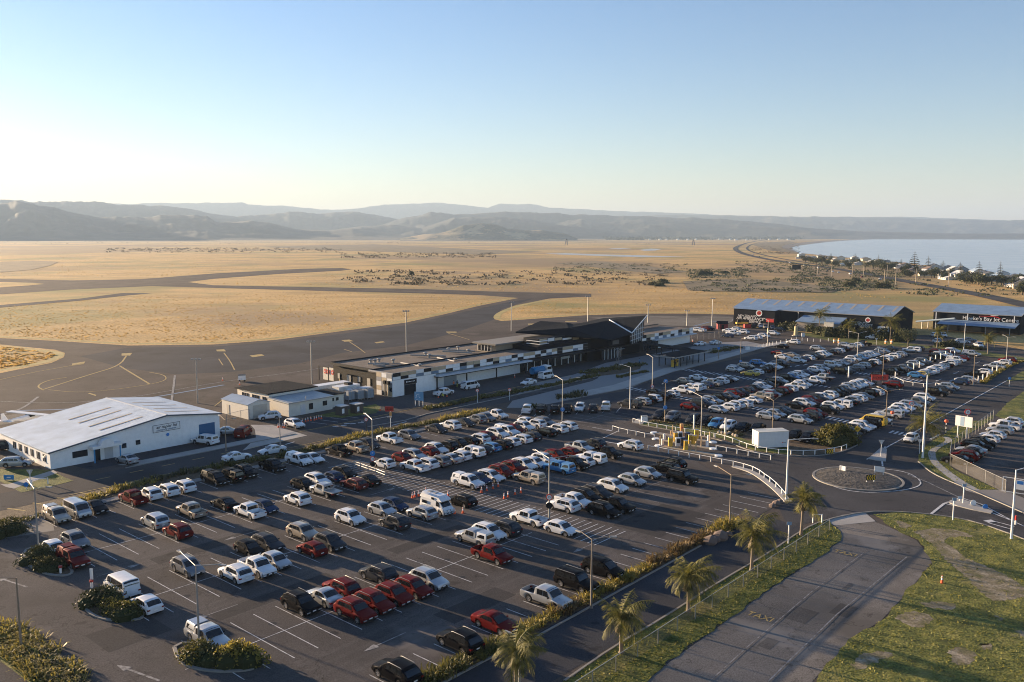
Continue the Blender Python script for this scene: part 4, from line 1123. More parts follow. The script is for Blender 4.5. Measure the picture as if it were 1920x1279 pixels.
    for x in axs:
        for sd in (1, -1): parts.append(['wheel', None, False, True, [('tyre', wm_), ('rim', rmm)], (L_/2-x, sd*(hw-.125), S.wr), 0 if sd > 0 else pi])
    if kind == 'F':
        for p in parts:
            if p[0] in ('tail_light',) or (p[0] == 'number_plate' and p[1].vertices[0].co.x < 0): p[1].transform(Matrix.Translation((-1.98, 0, 0)))
        off = .98
        for p in parts:
            if p[1]: p[1].transform(Matrix.Translation((off, 0, 0)))
            else: p[5] = (p[5][0]+off, p[5][1], p[5][2])
    return parts
PROTO = {k: prototype(k) for k in 'HSWVBMNKPCF'}
TNAME = dict(H='hatchback', S='sedan', W='station wagon', V='SUV', B='boxy four-wheel drive', M='minivan', N='van', K='high-roofed camper van', P='pickup', C='pickup with a canopy', F='flatbed pickup')
TSHORT = dict(TNAME, B='boxy off-roader', C='canopy pickup', K='camper van', W='wagon')
TOBJ = dict(H='hatchback', S='sedan', W='station_wagon', V='suv', B='four_wheel_drive', M='minivan', N='van', K='camper_van', P='pickup', C='pickup', F='flatbed_pickup')
TCAT = dict(H='car', S='car', W='car', V='car', B='car', M='car', N='van', K='camper van', P='pickup', C='pickup', F='pickup')
wcache = {}
def car(kind, colr, pos, rz, near, label, group):
    t = empty(TOBJ[kind], pos, rz, label, TCAT[kind], group); sc_ = random.uniform(.96, 1.04); t.scale = (sc_, 1, random.uniform(.98, 1.03))
    for name, me, pn, far, kids, loc, rot in PROTO[kind]:
        if not near and not far: continue
        if me is None:
            if near:
                w = bpy.data.objects.new('wheel', kids[0][1]); col.objects.link(w); w.parent = t; w.location = loc; w.rotation_euler = (0, 0, rot)
                r = bpy.data.objects.new('rim', kids[1][1]); col.objects.link(r); r.parent = w
            else:
                w = bpy.data.objects.new('wheel', far_wheel(kids)); col.objects.link(w); w.parent = t; w.location = loc; w.rotation_euler = (0, 0, rot)
            continue
        o = bpy.data.objects.new(name, me); col.objects.link(o); o.parent = t
        if pn: o.material_slots[0].link = 'OBJECT'; o.material_slots[0].material = PAINTS[colr]
    return t
FW = {}
def far_wheel(kids):
    k = kids[0][1].name
    if k not in FW:
        bm = bmesh.new(); bm.from_mesh(kids[0][1]); n0 = len(bm.faces); bm.from_mesh(kids[1][1]); bm.faces.ensure_lookup_table()
        for f in bm.faces[n0:]: f.material_index = 1
        me = bpy.data.meshes.new('wheel'); bm.to_mesh(me); bm.free(); me.materials.append(TYRE); me.materials.append(RIM); FW[k] = me
    return FW[k]
ROWV = [-117, -105.4, -99.7, -87.5, -82, -70.2, -64.8, -52.8]; ROWF = [-109.7, -103.1, -91.9, -85.5, -75.3, -68.7, -57.4]
RN = {-117: "hedge-side row facing the terminal road", -105.4: "second row of the front car park", -99.7: "third row of the front car park", -87.5: "fourth row of the front car park", -82: "fifth row of the front car park",
      -70.2: "sixth row of the front car park", -64.8: "seventh row of the front car park", -52.8: "row backing onto the palm road hedge"}
RF = {-109.7: "rear lot row nearest the terminal", -103.1: "rear lot's second row", -91.9: "rear lot's third row", -85.5: "rear lot's fourth row", -75.3: "rear lot's fifth row", -68.7: "rear lot's sixth row", -57.4: "rear lot row beside the road"}
ORD = ['first', 'second', 'third', 'fourth', 'fifth', 'sixth', 'seventh', 'eighth', 'ninth', 'tenth']+[x for x in 'eleventh twelfth thirteenth fourteenth fifteenth sixteenth seventeenth eighteenth nineteenth twentieth'.split()]+['twenty-'+x for x in 'first second third fourth fifth sixth seventh eighth ninth'.split()]+['thirtieth']+['thirty-'+x for x in 'first second third fourth fifth sixth seventh eighth ninth'.split()]+['fortieth']+['forty-'+x for x in 'first second third fourth fifth sixth seventh eighth ninth'.split()]
HEAD = dict(D=-AZ, U=-AZ+pi, A=pi/2-radians(10.2), T=-pi/2-radians(10.2), L=-pi/2-radians(35), R=pi/2-AZ)
cars = []; zone = 'front'
for ln in CARDATA.strip().split('\n'):
    if ln.startswith('#'): zone = ln.split()[1]; continue
    a = ln.split(); p = G(float(a[0]), float(a[1]), .75); u, v = toUV(p); row = None
    if a[4] in 'UD':
        if zone == 'front': row = min(ROWV, key=lambda q: abs(q-v)); row = row if abs(row-v) < 2.6 and (u < 133 or row == -117 or v < -98) else None
        elif zone == 'rear': row = min(ROWF, key=lambda q: abs(q-v)); row = row if abs(row-v) < 3 else None
        elif zone == 'fenced': row = -36.9
    cars.append(dict(u=u, v=v, k=a[2], c=a[3], d=a[4], z=zone, row=row))
rows = {}
for c in cars: rows.setdefault((c['z'], c['row'], c['d'] if c['row'] is None else 0), []).append(c)
for key, L in rows.items():
    z_, row, dd = key; L.sort(key=lambda c: c['u'])
    if row is not None:
        for c in L: c['v'] = row+.15*(c['v']-row)+random.uniform(-.2, .2)
        if z_ == 'front' and row != -117 or z_ == 'front':
            for c in L:
                if c['u'] < 90: k = round((c['u']-46.4-1.245)/2.49); c['u'] = .35*c['u']+.65*(46.4+1.245+k*2.49)
        for _ in range(60):
            for a, b in zip(L[:-1], L[1:]):
                g_ = 2.35-(b['u']-a['u'])
                if g_ > 0: a['u'] -= g_/2; b['u'] += g_/2
used = set(); ZN = {'front': 'front car park', 'rear': 'rear car park', 'fenced': 'fenced car park'}
extra_n = {}
for key, L in rows.items():
    z_, row, dd = key
    if z_ == 'front': rn = RN.get(row)
    elif z_ == 'rear': rn = RF.get(row)
    else: rn = 'row behind the chain link fence'
    if row is None:
        rn = {'A': 'end row facing the terminal', 'T': 'end row facing the terminal', 'L': 'row facing the entry lanes'}.get(dd, 'middle of the '+ZN[z_])
    for i, c in enumerate(L):
        near = c['z'] == 'front' or (c['z'] == 'fenced')
        nb = L[i-1] if i > 0 else (L[i+1] if len(L) > 1 else None); rel = 'right of' if i > 0 else 'left of'
        cn, tn = PC[c['c']][0], TSHORT[c['k']]
        lab = f"{cn} {tn}, {ORD[i]} from left, {rn}"
        if nb and len(lab.split()) <= 11: lab += f", {rel} {PC[nb['c']][0]} {TSHORT[nb['k']].split()[-1]}"
        if len(lab.split()) > 16: lab = ' '.join(lab.split()[:16])
        if lab in used: lab += ' ('+z_+')'
        used.add(lab)
        car(c['k'], c['c'], UV(c['u'], c['v'], .03), HEAD[c['d']]+random.uniform(-.025, .025), near, lab, 'vehicles parked in the '+ZN[z_])
# vehicles outside the bays: px, py, kind, colour, heading, label
for x, y, k, c, h, lab in [
 (31, 866.5, 'W', 's', radians(12), 'silver hatch-backed wagon parked on the grass left of the white hangar'), (238.3, 860, 'S', 's', -AZ+pi+.1, 'silver sedan parked against the long wall of the white hangar'),
 (444, 855.6, 'S', 'w', pi/2-AZ-.1, 'white sedan with roof sign, rear of the two on the road behind the hedge'), (510, 843, 'S', 'w', pi/2-AZ-.15+pi, 'white sedan with roof sign, further right on the road behind the hedge'),
 (384.7, 826, 'C', 'w', pi-.45, 'white canopy pickup in front of the blue roller door'), (427, 807.5, 'S', 's', .25, 'silver sedan between the white hangar and the red van'),
 (31*0+8, 836, 'V', 'd', 0.1, 'dark grey SUV against the left end wall of the white hangar'), (456.3, 812, 'N', 'r', pi/2-.05, 'red van with a yellow rear bumper on the concrete forecourt'), (505.6, 780.5, 'V', 'w', pi+.35, 'white SUV beside the cream tin garage'),
 (552.5, 794.6, 'V', 'w', -AZ, 'white SUV parked at the left end of the traffic cone row'), (991, 716, 'S', 'w', -pi/2-AZ, 'white sedan with a roof sign on the road before the terminal'),
 (1024, 705.5, 'N', 'w', pi/2-AZ, 'white van beside the blue tanker truck'), (882, 724, 'N', 'w', pi/2-AZ, 'white van with its rear doors open beside the terminal wall'),
 (832, 736, 'P', 'w', pi/2-AZ, 'white pickup with a dark tray near two cones before the terminal'), (1312.5, 644.3, 'S', 'w', -pi/2-AZ-.2, 'white sedan left of a pair waiting by the terminal right wing'),
 (1341.8, 641.8, 'S', 'w', pi/2-AZ-.2, 'white sedan right of a pair waiting by the terminal right wing'), (1708.8, 820.8, 'H', 'w', -pi/2-AZ, 'white small hatchback driving towards the roundabout on the entry road'),
 (1752.5, 628, 'H', 'w', HEAD['T'], 'white hatchback nearest the sloping beam at the far right hangar'), (1767.6, 628.4, 'P', 'w', HEAD['T'], 'white pickup in the back row before the far right hangar'),
 (1757.6, 641, 'P', 'w', HEAD['T'], 'white pickup at left end of the hedge by the far right hangar'), (1788.5, 642.6, 'S', 'w', HEAD['T'], 'white sedan behind the clipped hedge by the far right hangar'),
 (1804.4, 640, 'W', 'w', -.3, 'white wagon parked sideways behind the tall thin white pole'), (1817.8, 636.7, 'S', 'g', -.3, 'grey sedan under the canopy of the far right hangar'),
 (1834.5, 647.6, 'P', 'w', HEAD['T'], 'white pickup at the right end of the clipped hedge'),
 (1407.9, 634.3, 'V', 'w', HEAD['U'], 'white SUV, leftmost of three nose to tail before the kerb posts'), (1418, 632.5, 'H', 'w', HEAD['U'], 'white hatchback, middle of three before the kerb posts'), (1432, 630, 'V', 'w', HEAD['D'], 'white SUV, rightmost of three before the kerb posts'),
 (1450.6, 625, 'V', 'w', HEAD['D'], 'white SUV just right of the tall double lamp near the helicopter hangar'), (1392.8, 622.6, 'V', 'w', HEAD['U'], 'white SUV at the right of the rental cluster'), (1375, 625, 'P', 'w', HEAD['U'], 'white pickup in the rental cluster'),
 (1364.4, 629, 'H', 't', HEAD['U'], 'navy hatchback in front of the rental cluster'), (1377.8, 617.6, 'V', 'w', HEAD['U'], 'white SUV at the back of the rental cluster'), (1366, 620, 'S', 'w', HEAD['D'], 'white sedan at the back left of the rental cluster'),
 (1412.9, 611.7, 'V', 'k', HEAD['T'], 'black SUV at the wall of the dark left hangar, leftmost'), (1426.3, 611.7, 'V', 'w', HEAD['T'], 'white SUV at the wall of the dark left hangar'), (1435.5, 613.4, 'B', 'n', HEAD['T'], 'champagne four-wheel drive at the wall of the dark left hangar'),
 (1448, 614.2, 'W', 'g', HEAD['T'], 'grey wagon at the wall of the dark left hangar, rightmost'), (1463, 618, 'V', 'd', HEAD['D'], 'dark grey SUV under the trees of the dark left hangar'),
 (1305, 618.4, 'V', 'w', HEAD['U'], 'white SUV at left behind the rental fence'), (1314.5, 619.2, 'H', 'w', HEAD['U'], 'white hatchback second behind the rental fence'), (1321, 616, 'V', 'r', HEAD['U'], 'red SUV third behind the rental fence'), (1329, 616, 'V', 'k', HEAD['D'], 'black SUV fourth behind the rental fence'),
 (1636, 632.7, 'V', 'w', HEAD['U'], 'white SUV under the shrubs left of the single palm by the left hangar'), (1660.8, 634, 'V', 'w', HEAD['T'], 'white SUV half hidden between shrubs beside the palm')]:
    car(k, c, G(x, y, .7)+Vector((0, 0, -.66)), h, y > 700, lab, 'vehicles around the airport buildings')
# cars on the coast highway
i = 0
for x, y, k, c in [(1398, 468.5, 'H', 'w'), (1412, 478, 'V', 's'), (1424, 482, 'H', 'd'), (1481, 493.5, 'V', 'w'), (1508, 498, 'S', 's'), (1534, 503, 'W', 'w'), (1551, 509, 'H', 'd'), (1561, 509.5, 'S', 'w'), (1572, 512, 'V', 's'), (1594, 514, 'S', 'w'), (1616, 520, 'H', 'r'), (1650, 524, 'S', 'w')]:
    q = G(x, y, .6); q2 = G(x+8, y+1.6, .6); d = q2-q
    car(k, c, (q.x, q.y, .32), atan2(d.y, d.x)+(0 if i % 2 else pi), False, f"{PC[c][0]} {TSHORT[k]} on the coast highway, {ORD[i]} from the far end", 'cars driving on the coast highway'); i += 1
# blue fuel tanker truck
t = empty('tanker_truck', G(1012, 706, 0)+Vector((0, 0, .03)), pi/2-AZ, 'blue tanker truck with white cab parked at the terminal doors', 'truck')
m = MB(); m.tube([(-3.2, 0, 1.75), (-3.0, 0, 1.75), (1.2, 0, 1.75), (1.35, 0, 1.75)], [.9, 1.0, 1.0, .85], 18); m.build('tank', mat('tanker_blue', (.02, .16, .33), .35), t, 40)
m = MB(); m.box(-3.3, 3.6, -.5, .5, .6, .85); m.box(-3.3, 1.3, -1.1, 1.1, .8, .95); m.build('chassis', BLACKM, t)
m = MB(); m.prism([(1.7, -1.1), (3.9, -1.1), (3.9, 1.1), (1.7, 1.1)], .7, 1.7); m.slab([(1.7, -1.1, 2.7), (3.55, -1.05, 2.7), (3.55, 1.05, 2.7), (1.7, 1.1, 2.7)], .08)
m.quad((3.9, -1.1, 1.7), (3.9, 1.1, 1.7), (3.55, 1.05, 2.65), (3.55, -1.05, 2.65)); m.box(1.7, 1.85, -1.1, 1.1, 1.7, 2.65); m.box(1.85, 3.5, -1.08, -1.0, 2.4, 2.65); m.box(1.85, 3.5, 1.0, 1.08, 2.4, 2.65); m.build('cab', WHITE, t)
m = MB(); m.box(2.0, 3.45, -1.12, -1.06, 1.75, 2.4); m.box(2.0, 3.45, 1.06, 1.12, 1.75, 2.4); m.quad((3.92, -1.0, 1.75), (3.92, 1.0, 1.75), (3.62, .98, 2.55), (3.62, -.98, 2.55)); m.build('cab_window', GLASS, t, fix=False)
for x in (-2.4, -1.3, 2.9):
    for s_ in (1, -1):
        w = obj('wheel', wheel(.39)[0], t); w.location = (x, s_*.95, .48); w.scale = (1.25, 1.3, 1.25); w.rotation_euler = (0, 0, 0 if s_ > 0 else pi); r = obj('rim', wheel(.39)[1], w)
m = MB()
for x in (-2.2, -1.4, -.6): m.cyl((x, 0, 2.7), .22, .12, 12)
m.build('tank_hatch', GALV, t)
# ---------------- buildings (local X = v, local Y = u) ----------------
def site(name, label, cat): return empty(name, (0, 0, 0), -AZ, label, cat)
def vx(m, v0, v1, u0, u1, z0, z1): return m.box(v0, v1, u0, u1, z0, z1)
CREAM = mat('cream_wall', (.68, .64, .55), .8); PANEL = mat('white_wall_panel', (.82, .82, .8), .7); TAN = mat('tan_cladding', (.46, .36, .23), .7); GREYC = mat('mid_grey_cladding', (.2, .21, .23), .6); BLGREY = mat('blue_grey_cladding', (.14, .2, .27), .6)
def corrug(name, c, axis='X', sc_=2.2, rough=.45, metal=.3):
    m = bpy.data.materials.new(name); m.use_nodes = True; N = m.node_tree.nodes; L = m.node_tree.links; b = N['Principled BSDF']; b.inputs['Roughness'].default_value = rough; b.inputs['Metallic'].default_value = metal; b.inputs['Specular IOR Level'].default_value = .35 if max(c) > .1 else .06
    tc = N.new('ShaderNodeTexCoord'); wv = N.new('ShaderNodeTexWave'); wv.bands_direction = axis; wv.inputs['Scale'].default_value = sc_; L.new(tc.outputs['Object'], wv.inputs[0])
    no = N.new('ShaderNodeTexNoise'); no.inputs['Scale'].default_value = .4; no.inputs['Detail'].default_value = 6; L.new(tc.outputs['Object'], no.inputs[0])
    r = ramp(N, [(.3, tuple(x*.82 for x in c)), (.7, tuple(x*1.1 for x in c))]); L.new(no.outputs[0], r.inputs[0]); L.new(r.outputs[0], b.inputs['Base Color'])
    bp = N.new('ShaderNodeBump'); bp.inputs['Strength'].default_value = .5; bp.inputs['Distance'].default_value = .05; L.new(wv.outputs[0], bp.inputs['Height']); L.new(bp.outputs[0], b.inputs['Normal']); MATS[name] = m; return m
WROOF = corrug('white_iron_roof', (.4, .5, .62), 'X', rough=.7, metal=0); BROOF = corrug('blue_grey_iron_roof', (.2, .3, .43), 'Y', rough=.6, metal=0); DROOF = corrug('dark_iron_roof', (.012, .015, .02), 'X', rough=.9, metal=0); DWALL = corrug('dark_iron_wall', (.014, .016, .02), 'X', rough=.9, metal=0)
BRROOF = ground_mat('brown_membrane_roof', [(.3, (.11, .09, .075)), (.7, (.19, .155, .125))], scale=.25, fine=5, fineamt=.15, bump=.1)
def text_part(name, body, M, size, m, parent, extr=.02, shear=0., align='CENTER'):
    c = bpy.data.curves.new(name, 'FONT'); c.body = body; c.size = size; c.extrude = extr; c.align_x = align; c.align_y = 'CENTER'; c.shear = shear
    o = bpy.data.objects.new(name, c); col.objects.link(o); dg = bpy.context.evaluated_depsgraph_get(); me = bpy.data.meshes.new_from_object(o.evaluated_get(dg))
    bpy.data.objects.remove(o); me.transform(M); me.materials.clear(); me.materials.append(m); q = bpy.data.objects.new(name, me); col.objects.link(q); q.parent = parent; return q
def face_v(v, u, z):   # text readable from +v side (local X = v)
    return Matrix.Translation((v, u, z)) @ Matrix.Rotation(pi/2, 4, 'Z') @ Matrix.Rotation(pi/2, 4, 'X')
def face_mu(v, u, z):  # readable from -u side
    return Matrix.Translation((v, u, z)) @ Matrix.Rotation(pi/2, 4, 'X')
# --- white hangar "air napier ltd"
h = site('white_hangar', 'long white hangar with pale iron roof and blue roller door', 'hangar')
vF, vB = -143.8, -167.3; uL, uP, uR = 51.8, 71.2, 81.3; zL, zP, zR = 2.85, 5.75, 4.5
m = MB(); m.quad((vF, uL, 0), (vF, uR, 0), (vF, uR, zR), (vF, uP, zP), (vF, uL, zL)); m.quad((vB, uR, 0), (vB, uL, 0), (vB, uL, zL), (vB, uP, zP), (vB, uR, zR)); m.quad((vB, uL, 0), (vF, uL, 0), (vF, uL, zL), (vB, uL, zL)); m.quad((vF, uR, 0), (vB, uR, 0), (vB, uR, zR), (vF, uR, zR))
m.build('wall', PANEL, h, fix=False)
m = MB(); m.slab([(vF+.3, uL-.35, zL-.02), (vF+.3, uP, zP+.12), (vB-.3, uP, zP+.12), (vB-.3, uL-.35, zL-.02)], .12); m.slab([(vF+.3, uP, zP+.12), (vF+.3, uR+.35, zR+.06), (vB-.3, uR+.35, zR+.06), (vB-.3, uP, zP+.12)], .12)
rf = m.build('roof', WROOF, h)
m = MB(); m.box(vF+.3, vB-.3, uP-.15, uP+.15, zP+.1, zP+.17); m.build('ridge_cap', mat('ridge_pale', (.55, .57, .58), .6), rf)
sk = mat('fibreglass_skylight', (.4, .34, .24), .7)
for k in range(4):
    v0 = vF-3.0-k*4.2
    for (ua, ub, sgn) in ((61, 68.5, 0), (72.6, 79, 1)):
        za = (zL+(zP-zL)*(ua-uL)/(uP-uL) if not sgn else zP+(zR-zP)*(ua-uP)/(uR-uP))+.14; zb_ = (zL+(zP-zL)*(ub-uL)/(uP-uL) if not sgn else zP+(zR-zP)*(ub-uP)/(uR-uP))+.14
        MB().slab([(v0, ua, za), (v0, ub, zb_), (v0-.5, ub, zb_), (v0-.5, ua, za)], .03).build('skylight', sk, rf)
MB().slab([(vF+.32, uL-.36, zL-.02), (vF+.42, uL-.36, zL-.02), (vF+.42, uP, zP+.12), (vF+.32, uP, zP+.12)], .22).build('barge_board', mat('dark_blue_trim', (.04, .07, .11), .5), h)
MB().slab([(vF+.32, uP, zP+.12), (vF+.42, uP, zP+.12), (vF+.42, uR+.36, zR+.06), (vF+.32, uR+.36, zR+.06)], .22).build('barge_board', MATS['dark_blue_trim'], h)
d = MB().box(vF-.02, vF+.04, 77.2, 80.3, 0, 3.05).build('roller_door', mat('door_blue', (.02, .11, .24), .5), h)
for (a, b, z0, z1) in ((55.2, 57.6, 1.15, 2.2), (63.2, 64.0, 1.3, 2.1), (65.6, 66.4, 1.45, 2.25)): MB().box(vF-.02, vF+.03, a, b, z0, z1).build('window', BGLASS, h)
for k in range(6):
    v0 = vF-1.6-k*2.6; w = MB().box(v0-1.3, v0, uL-.04, uL+.02, .9, 2.1).build('window', BGLASS, h); MB().box(v0-.68, v0-.62, uL-.07, uL-.045, .9, 2.1).build('mullion', WHITE, w); MB().box(v0-1.38, v0+.08, uL-.1, uL-.045, .8, .9).build('sill', WHITE, w)
m = MB(); m.box(vF+.0, vF+1.6, 57.8, 62.6, 2.3, 2.75)
for k in range(9):
    a, b = pi*k/9, pi*(k+1)/9; m.quad((vF+1.62, 60.2, 2.75), (vF+1.62, 60.2+1.1*cos(a), 2.75+1.0*sin(a)), (vF+1.62, 60.2+1.1*cos(b), 2.75+1.0*sin(b))); m.quad((vF+.4, 60.2+1.1*cos(a), 2.75+1.0*sin(a)), (vF+1.62, 60.2+1.1*cos(a), 2.75+1.0*sin(a)), (vF+1.62, 60.2+1.1*cos(b), 2.75+1.0*sin(b)), (vF+.4, 60.2+1.1*cos(b), 2.75+1.0*sin(b)))
po = m.build('porch', WHITE, h)
for u in (58.1, 62.3): MB().box(vF+1.35, vF+1.5, u-.09, u+.09, 0, 2.3).build('porch_post', mat('post_blue', (.03, .25, .5), .5), po)
MB().box(vF, vF+.05, 58.6, 59.6, 0, 2.15).build('door', BGLASS, h); MB().box(vF, vF+.05, 60.3, 61.7, 0, 2.1).build('door', mat('pale_door', (.5, .5, .5), .6), h)
sg = MB().box(vF, vF+.06, 68.7, 73.6, 3.0, 4.25).build('sign', WHITE, h)
text_part('lettering', 'air napier ltd', face_v(vF+.075, 71.15, 3.82), .72, BLACKM, sg, shear=.3); text_part('lettering', 'AIR CHARTER CHARTER' if False else 'AEROSPACE CHARTER', face_v(vF+.075, 71.1, 3.27), .36, mat('sign_text_blue', (.05, .12, .25), .5), sg)
m = MB()
for (a, b, c_, d_) in ((68.7, 73.6, 2.97, 3.03), (68.7, 73.6, 4.22, 4.28), (68.67, 68.73, 2.97, 4.28), (73.57, 73.63, 2.97, 4.28)): m.box(vF+.061, vF+.09, a, b, c_, d_)
m.build('sign_border', BLACKM, sg); MB().tube([(vF+.03, 71.3, 2.3), (vF+.09, 71.3, 2.3)], .28, 16).build('badge', BLUEM, h)
# white light aircraft tail behind hangar
# --- light aircraft behind hangar
pl = empty('light_aircraft', G(52, 800), 1.2, 'white light aircraft half hidden behind the white hangar roof', 'aircraft')
m = MB(); m.tube([(-5, 0, 2.0), (-3, 0, 1.9), (-.5, 0, 1.7), (1.5, 0, 1.6), (3.0, 0, 1.35), (3.6, 0, 1.3)], [.14, .32, .65, .72, .5, .2], 12); m.build('fuselage', WHITE, pl, 50)
m = MB(); m.slab([(1.6, -6, 2.5), (1.6, 6, 2.5), (.2, 6, 2.5), (.2, -6, 2.5)], .14); m.build('wing', WHITE, pl); m = MB(); m.slab([(-5.2, -1.8, 2.1), (-4.2, -1.8, 2.1), (-4.2, 1.8, 2.1), (-5.2, 1.8, 2.1)], .08); m.build('tailplane', WHITE, pl)
m = MB(); m.quad((-5.4, 0, 2.1), (-4.0, 0, 2.1), (-4.9, 0, 3.6), (-5.5, 0, 3.6)); m.quad((-5.4, .08, 2.1), (-4.0, .08, 2.1), (-4.9, .08, 3.6), (-5.5, .08, 3.6)); m.build('fin', WHITE, pl, fix=False)
for p in ((1.2, -1.1), (1.2, 1.1), (3.0, 0)): MB().tube([(p[0], p[1]-.08, .25), (p[0], p[1]+.08, .25)], .25, 12).build('wheel', TYRE, pl)
MB().box(.1, 1.3, -.62, .62, 1.9, 2.36).build('window', BGLASS, pl)
# --- cream tin garage
g_ = site('tin_garage', 'small cream tin garage with blue-grey roof beside the white hangar', 'shed')
v0, v1, u0, u1 = -163.6, -153.6, 93.2, 98.2
m = MB(); um = (u0+u1)/2
for (a, b) in (((v1, u0), (v1, u1)),): m.quad((v1, u0, 0), (v1, u1, 0), (v1, u1, 3.0), (v1, um, 3.7), (v1, u0, 3.0)); m.quad((v0, u1, 0), (v0, u0, 0), (v0, u0, 3.0), (v0, um, 3.7), (v0, u1, 3.0)); m.quad((v0, u0, 0), (v1, u0, 0), (v1, u0, 3.0), (v0, u0, 3.0)); m.quad((v1, u1, 0), (v0, u1, 0), (v0, u1, 3.0), (v1, u1, 3.0))
m.build('wall', CREAM, g_, fix=False); m = MB(); m.slab([(v0-.15, u0-.15, 3.02), (v1+.15, u0-.15, 3.02), (v1+.15, um, 3.8), (v0-.15, um, 3.8)], .08); m.slab([(v0-.15, um, 3.8), (v1+.15, um, 3.8), (v1+.15, u1+.15, 3.02), (v0-.15, u1+.15, 3.02)], .08); m.build('roof', BROOF, g_)
MB().box(v1-.02, v1+.05, u0+1.1, u1-.6, 0, 2.7).build('garage_door', mat('cream_door', (.5, .46, .38), .6), g_)
MB().box(v0+2, v0+2.9, u0-.05, u0+.02, 0, 2.1).build('side_door', mat('cream_door2', (.45, .41, .33), .6), g_)
# --- cream office block
o_ = site('cream_office', 'cream flat office block with black roof and pale lean-to front', 'building')
m = MB(); m.box(-169.5, -157.2, 100.4, 112.2, 0, 3.6); m.box(-157.3, -149.6, 100.1, 111.0, 0, 2.75); m.box(-157.3, -150.9, 110.9, 115.0, 0, 2.7); m.build('wall', CREAM, o_)
m = MB(); m.slab([(-170, 100, 3.75), (-157, 100, 3.95), (-157, 112.7, 3.95), (-170, 112.7, 3.75)], .18); m.build('roof', DROOF, o_); m = MB(); m.slab([(-157.2, 99.8, 3.15), (-149.2, 99.8, 2.95), (-149.2, 111.3, 2.95), (-157.2, 111.3, 3.15)], .16); m.build('lean_to_roof', corrug('grey_iron_roof', (.33, .36, .38), 'X'), o_)
m = MB(); m.slab([(-157.3, 111.4, 3.0), (-150.5, 111.4, 2.9), (-150.5, 115.3, 2.9), (-157.3, 115.3, 3.0)], .14); m.build('side_roof', DROOF, o_)
for k in range(3):
    for j in range(3): MB().box(-167.6+k*4+j*.95, -166.9+k*4+j*.95, 100.33, 100.42, 2.0, 3.0).build('window', BGLASS, o_)
for (a, b, z0, z1) in ((105.0, 106.0, .8, 2.1), (108.5, 109.6, 1.1, 2.1)): MB().box(-149.62, -149.54, a, b, z0, z1).build('window', BGLASS, o_)
for (a, b) in ((111.7, 112.4), (112.9, 113.6)): MB().box(-150.92, -150.84, a, b, 1.4, 2.1).build('window', BGLASS, o_)
MB().box(-149.62, -149.55, 102.9, 104.1, 0, 2.1).build('door', mat('white_door', (.6, .6, .6), .5), o_); MB().tube([(-150.2, 104.7, 2.9), (-150.2, 104.7, 3.5), (-149.9, 104.7, 3.7)], .09, 8).build('flue', GALV, o_)
# --- white storage boxes and containers behind
i = 0
for (a, b, u0, u1, h_) in ((-166, -163.5, 114.5, 126.5, 2.4), (-161, -158.4, 119.5, 125.5, 2.5), (-158.2, -155.7, 121, 127, 1.9)):
    c_ = site('site_container', ['long white container behind the black roof', 'white container with a cooling unit on top', 'low white container nearest the picnic tables'][i], 'container'); m = MB(); vx(m, a, b, u0, u1, .1, h_)
    k = u0+.3
    while k < u1: m.box(b, b+.04, k, k+.12, .2, h_-.1); k += .5
    m.build('body', mat('container_white', (.58, .58, .55), .6), c_); MB().box(a-.05, b+.05, u0-.05, u1+.05, h_, h_+.08).build('lid', WHITE, c_)
    if i == 1: MB().box(a+.5, b-.6, u0+3, u0+4.4, h_+.09, h_+.6).build('cooling_unit', BLACKM, c_)
    i += 1
for k, (u, v, l) in enumerate([(119.5, -154.6, 'lower left'), (121.6, -153.9, 'lower middle'), (123.8, -153.2, 'lower right'), (122.6, -155.9, 'rear')]):
    c_ = empty('cage_trolley', UV(u, v), -AZ, f'grey baggage cage trolley, {l} one of the stack by the terminal end', 'trolley', 'baggage cages'); m = MB()
    for x in (-1, 1):
        for y in (-.9, 0, .9): m.box(x*.75-.04, x*.75+.04, y-.04, y+.04, 0, 2.3)
    for z in (.3, 1.3, 2.2):
        for x in (-.75, .75): m.box(x-.03, x+.03, -.9, .9, z, z+.07)
        for y in (-.9, .9): m.box(-.75, .75, y-.03, y+.03, z, z+.07)
    m.build('frame', GALV, c_); MB().box(-.72, .72, -.87, .87, .3, 2.1).build('load', mat('pale_blue_grey', (.25, .29, .33), .7), c_)
for k, (x, y, l) in enumerate([(670, 748, 'left'), (681, 742, 'right')]):
    t = empty('picnic_table', G(x, y), -AZ+.2, f'brown timber picnic table, {l} of two beyond the cone row', 'table'); MB().box(-1.6, 1.6, -.4, .4, .72, .78).build('table_top', mat('tan_timber', (.45, .33, .17), .7), t)  # table top in one even tan timber colour
    for s_ in (-1, 1): MB().box(-1.6, 1.6, s_*.75-.14, s_*.75+.14, .42, .47).build('bench', MATS['tan_timber'], t)
    for s_ in (-1, 1): MB().box(s_*1.2-.05, s_*1.2+.05, -.75, .75, 0, .42).box(s_*1.2-.05, s_*1.2+.05, -.12, .12, .42, .72).build('leg', WOODP, t)
for k, (x, y, l) in enumerate([(641, 778, 'left'), (669, 774, 'right')]):
    t = empty('parking_kiosk', G(x, y), -AZ, f'brown utility cabinet with pale lid, {l} of two on the concrete pad', 'cabinet'); MB().box(-1, 1, -.9, .9, 0, 1.9).build('body', mat('brown_cabinet', (.07, .055, .045), .7), t); MB().box(-1.1, 1.1, -1, 1, 1.9, 2.05).build('lid', mat('pale_lid', (.5, .5, .48), .6), t)
    MB().box(.99, 1.02, -.7, -.1, .5, 1.5).build('panel', WHITE, t)
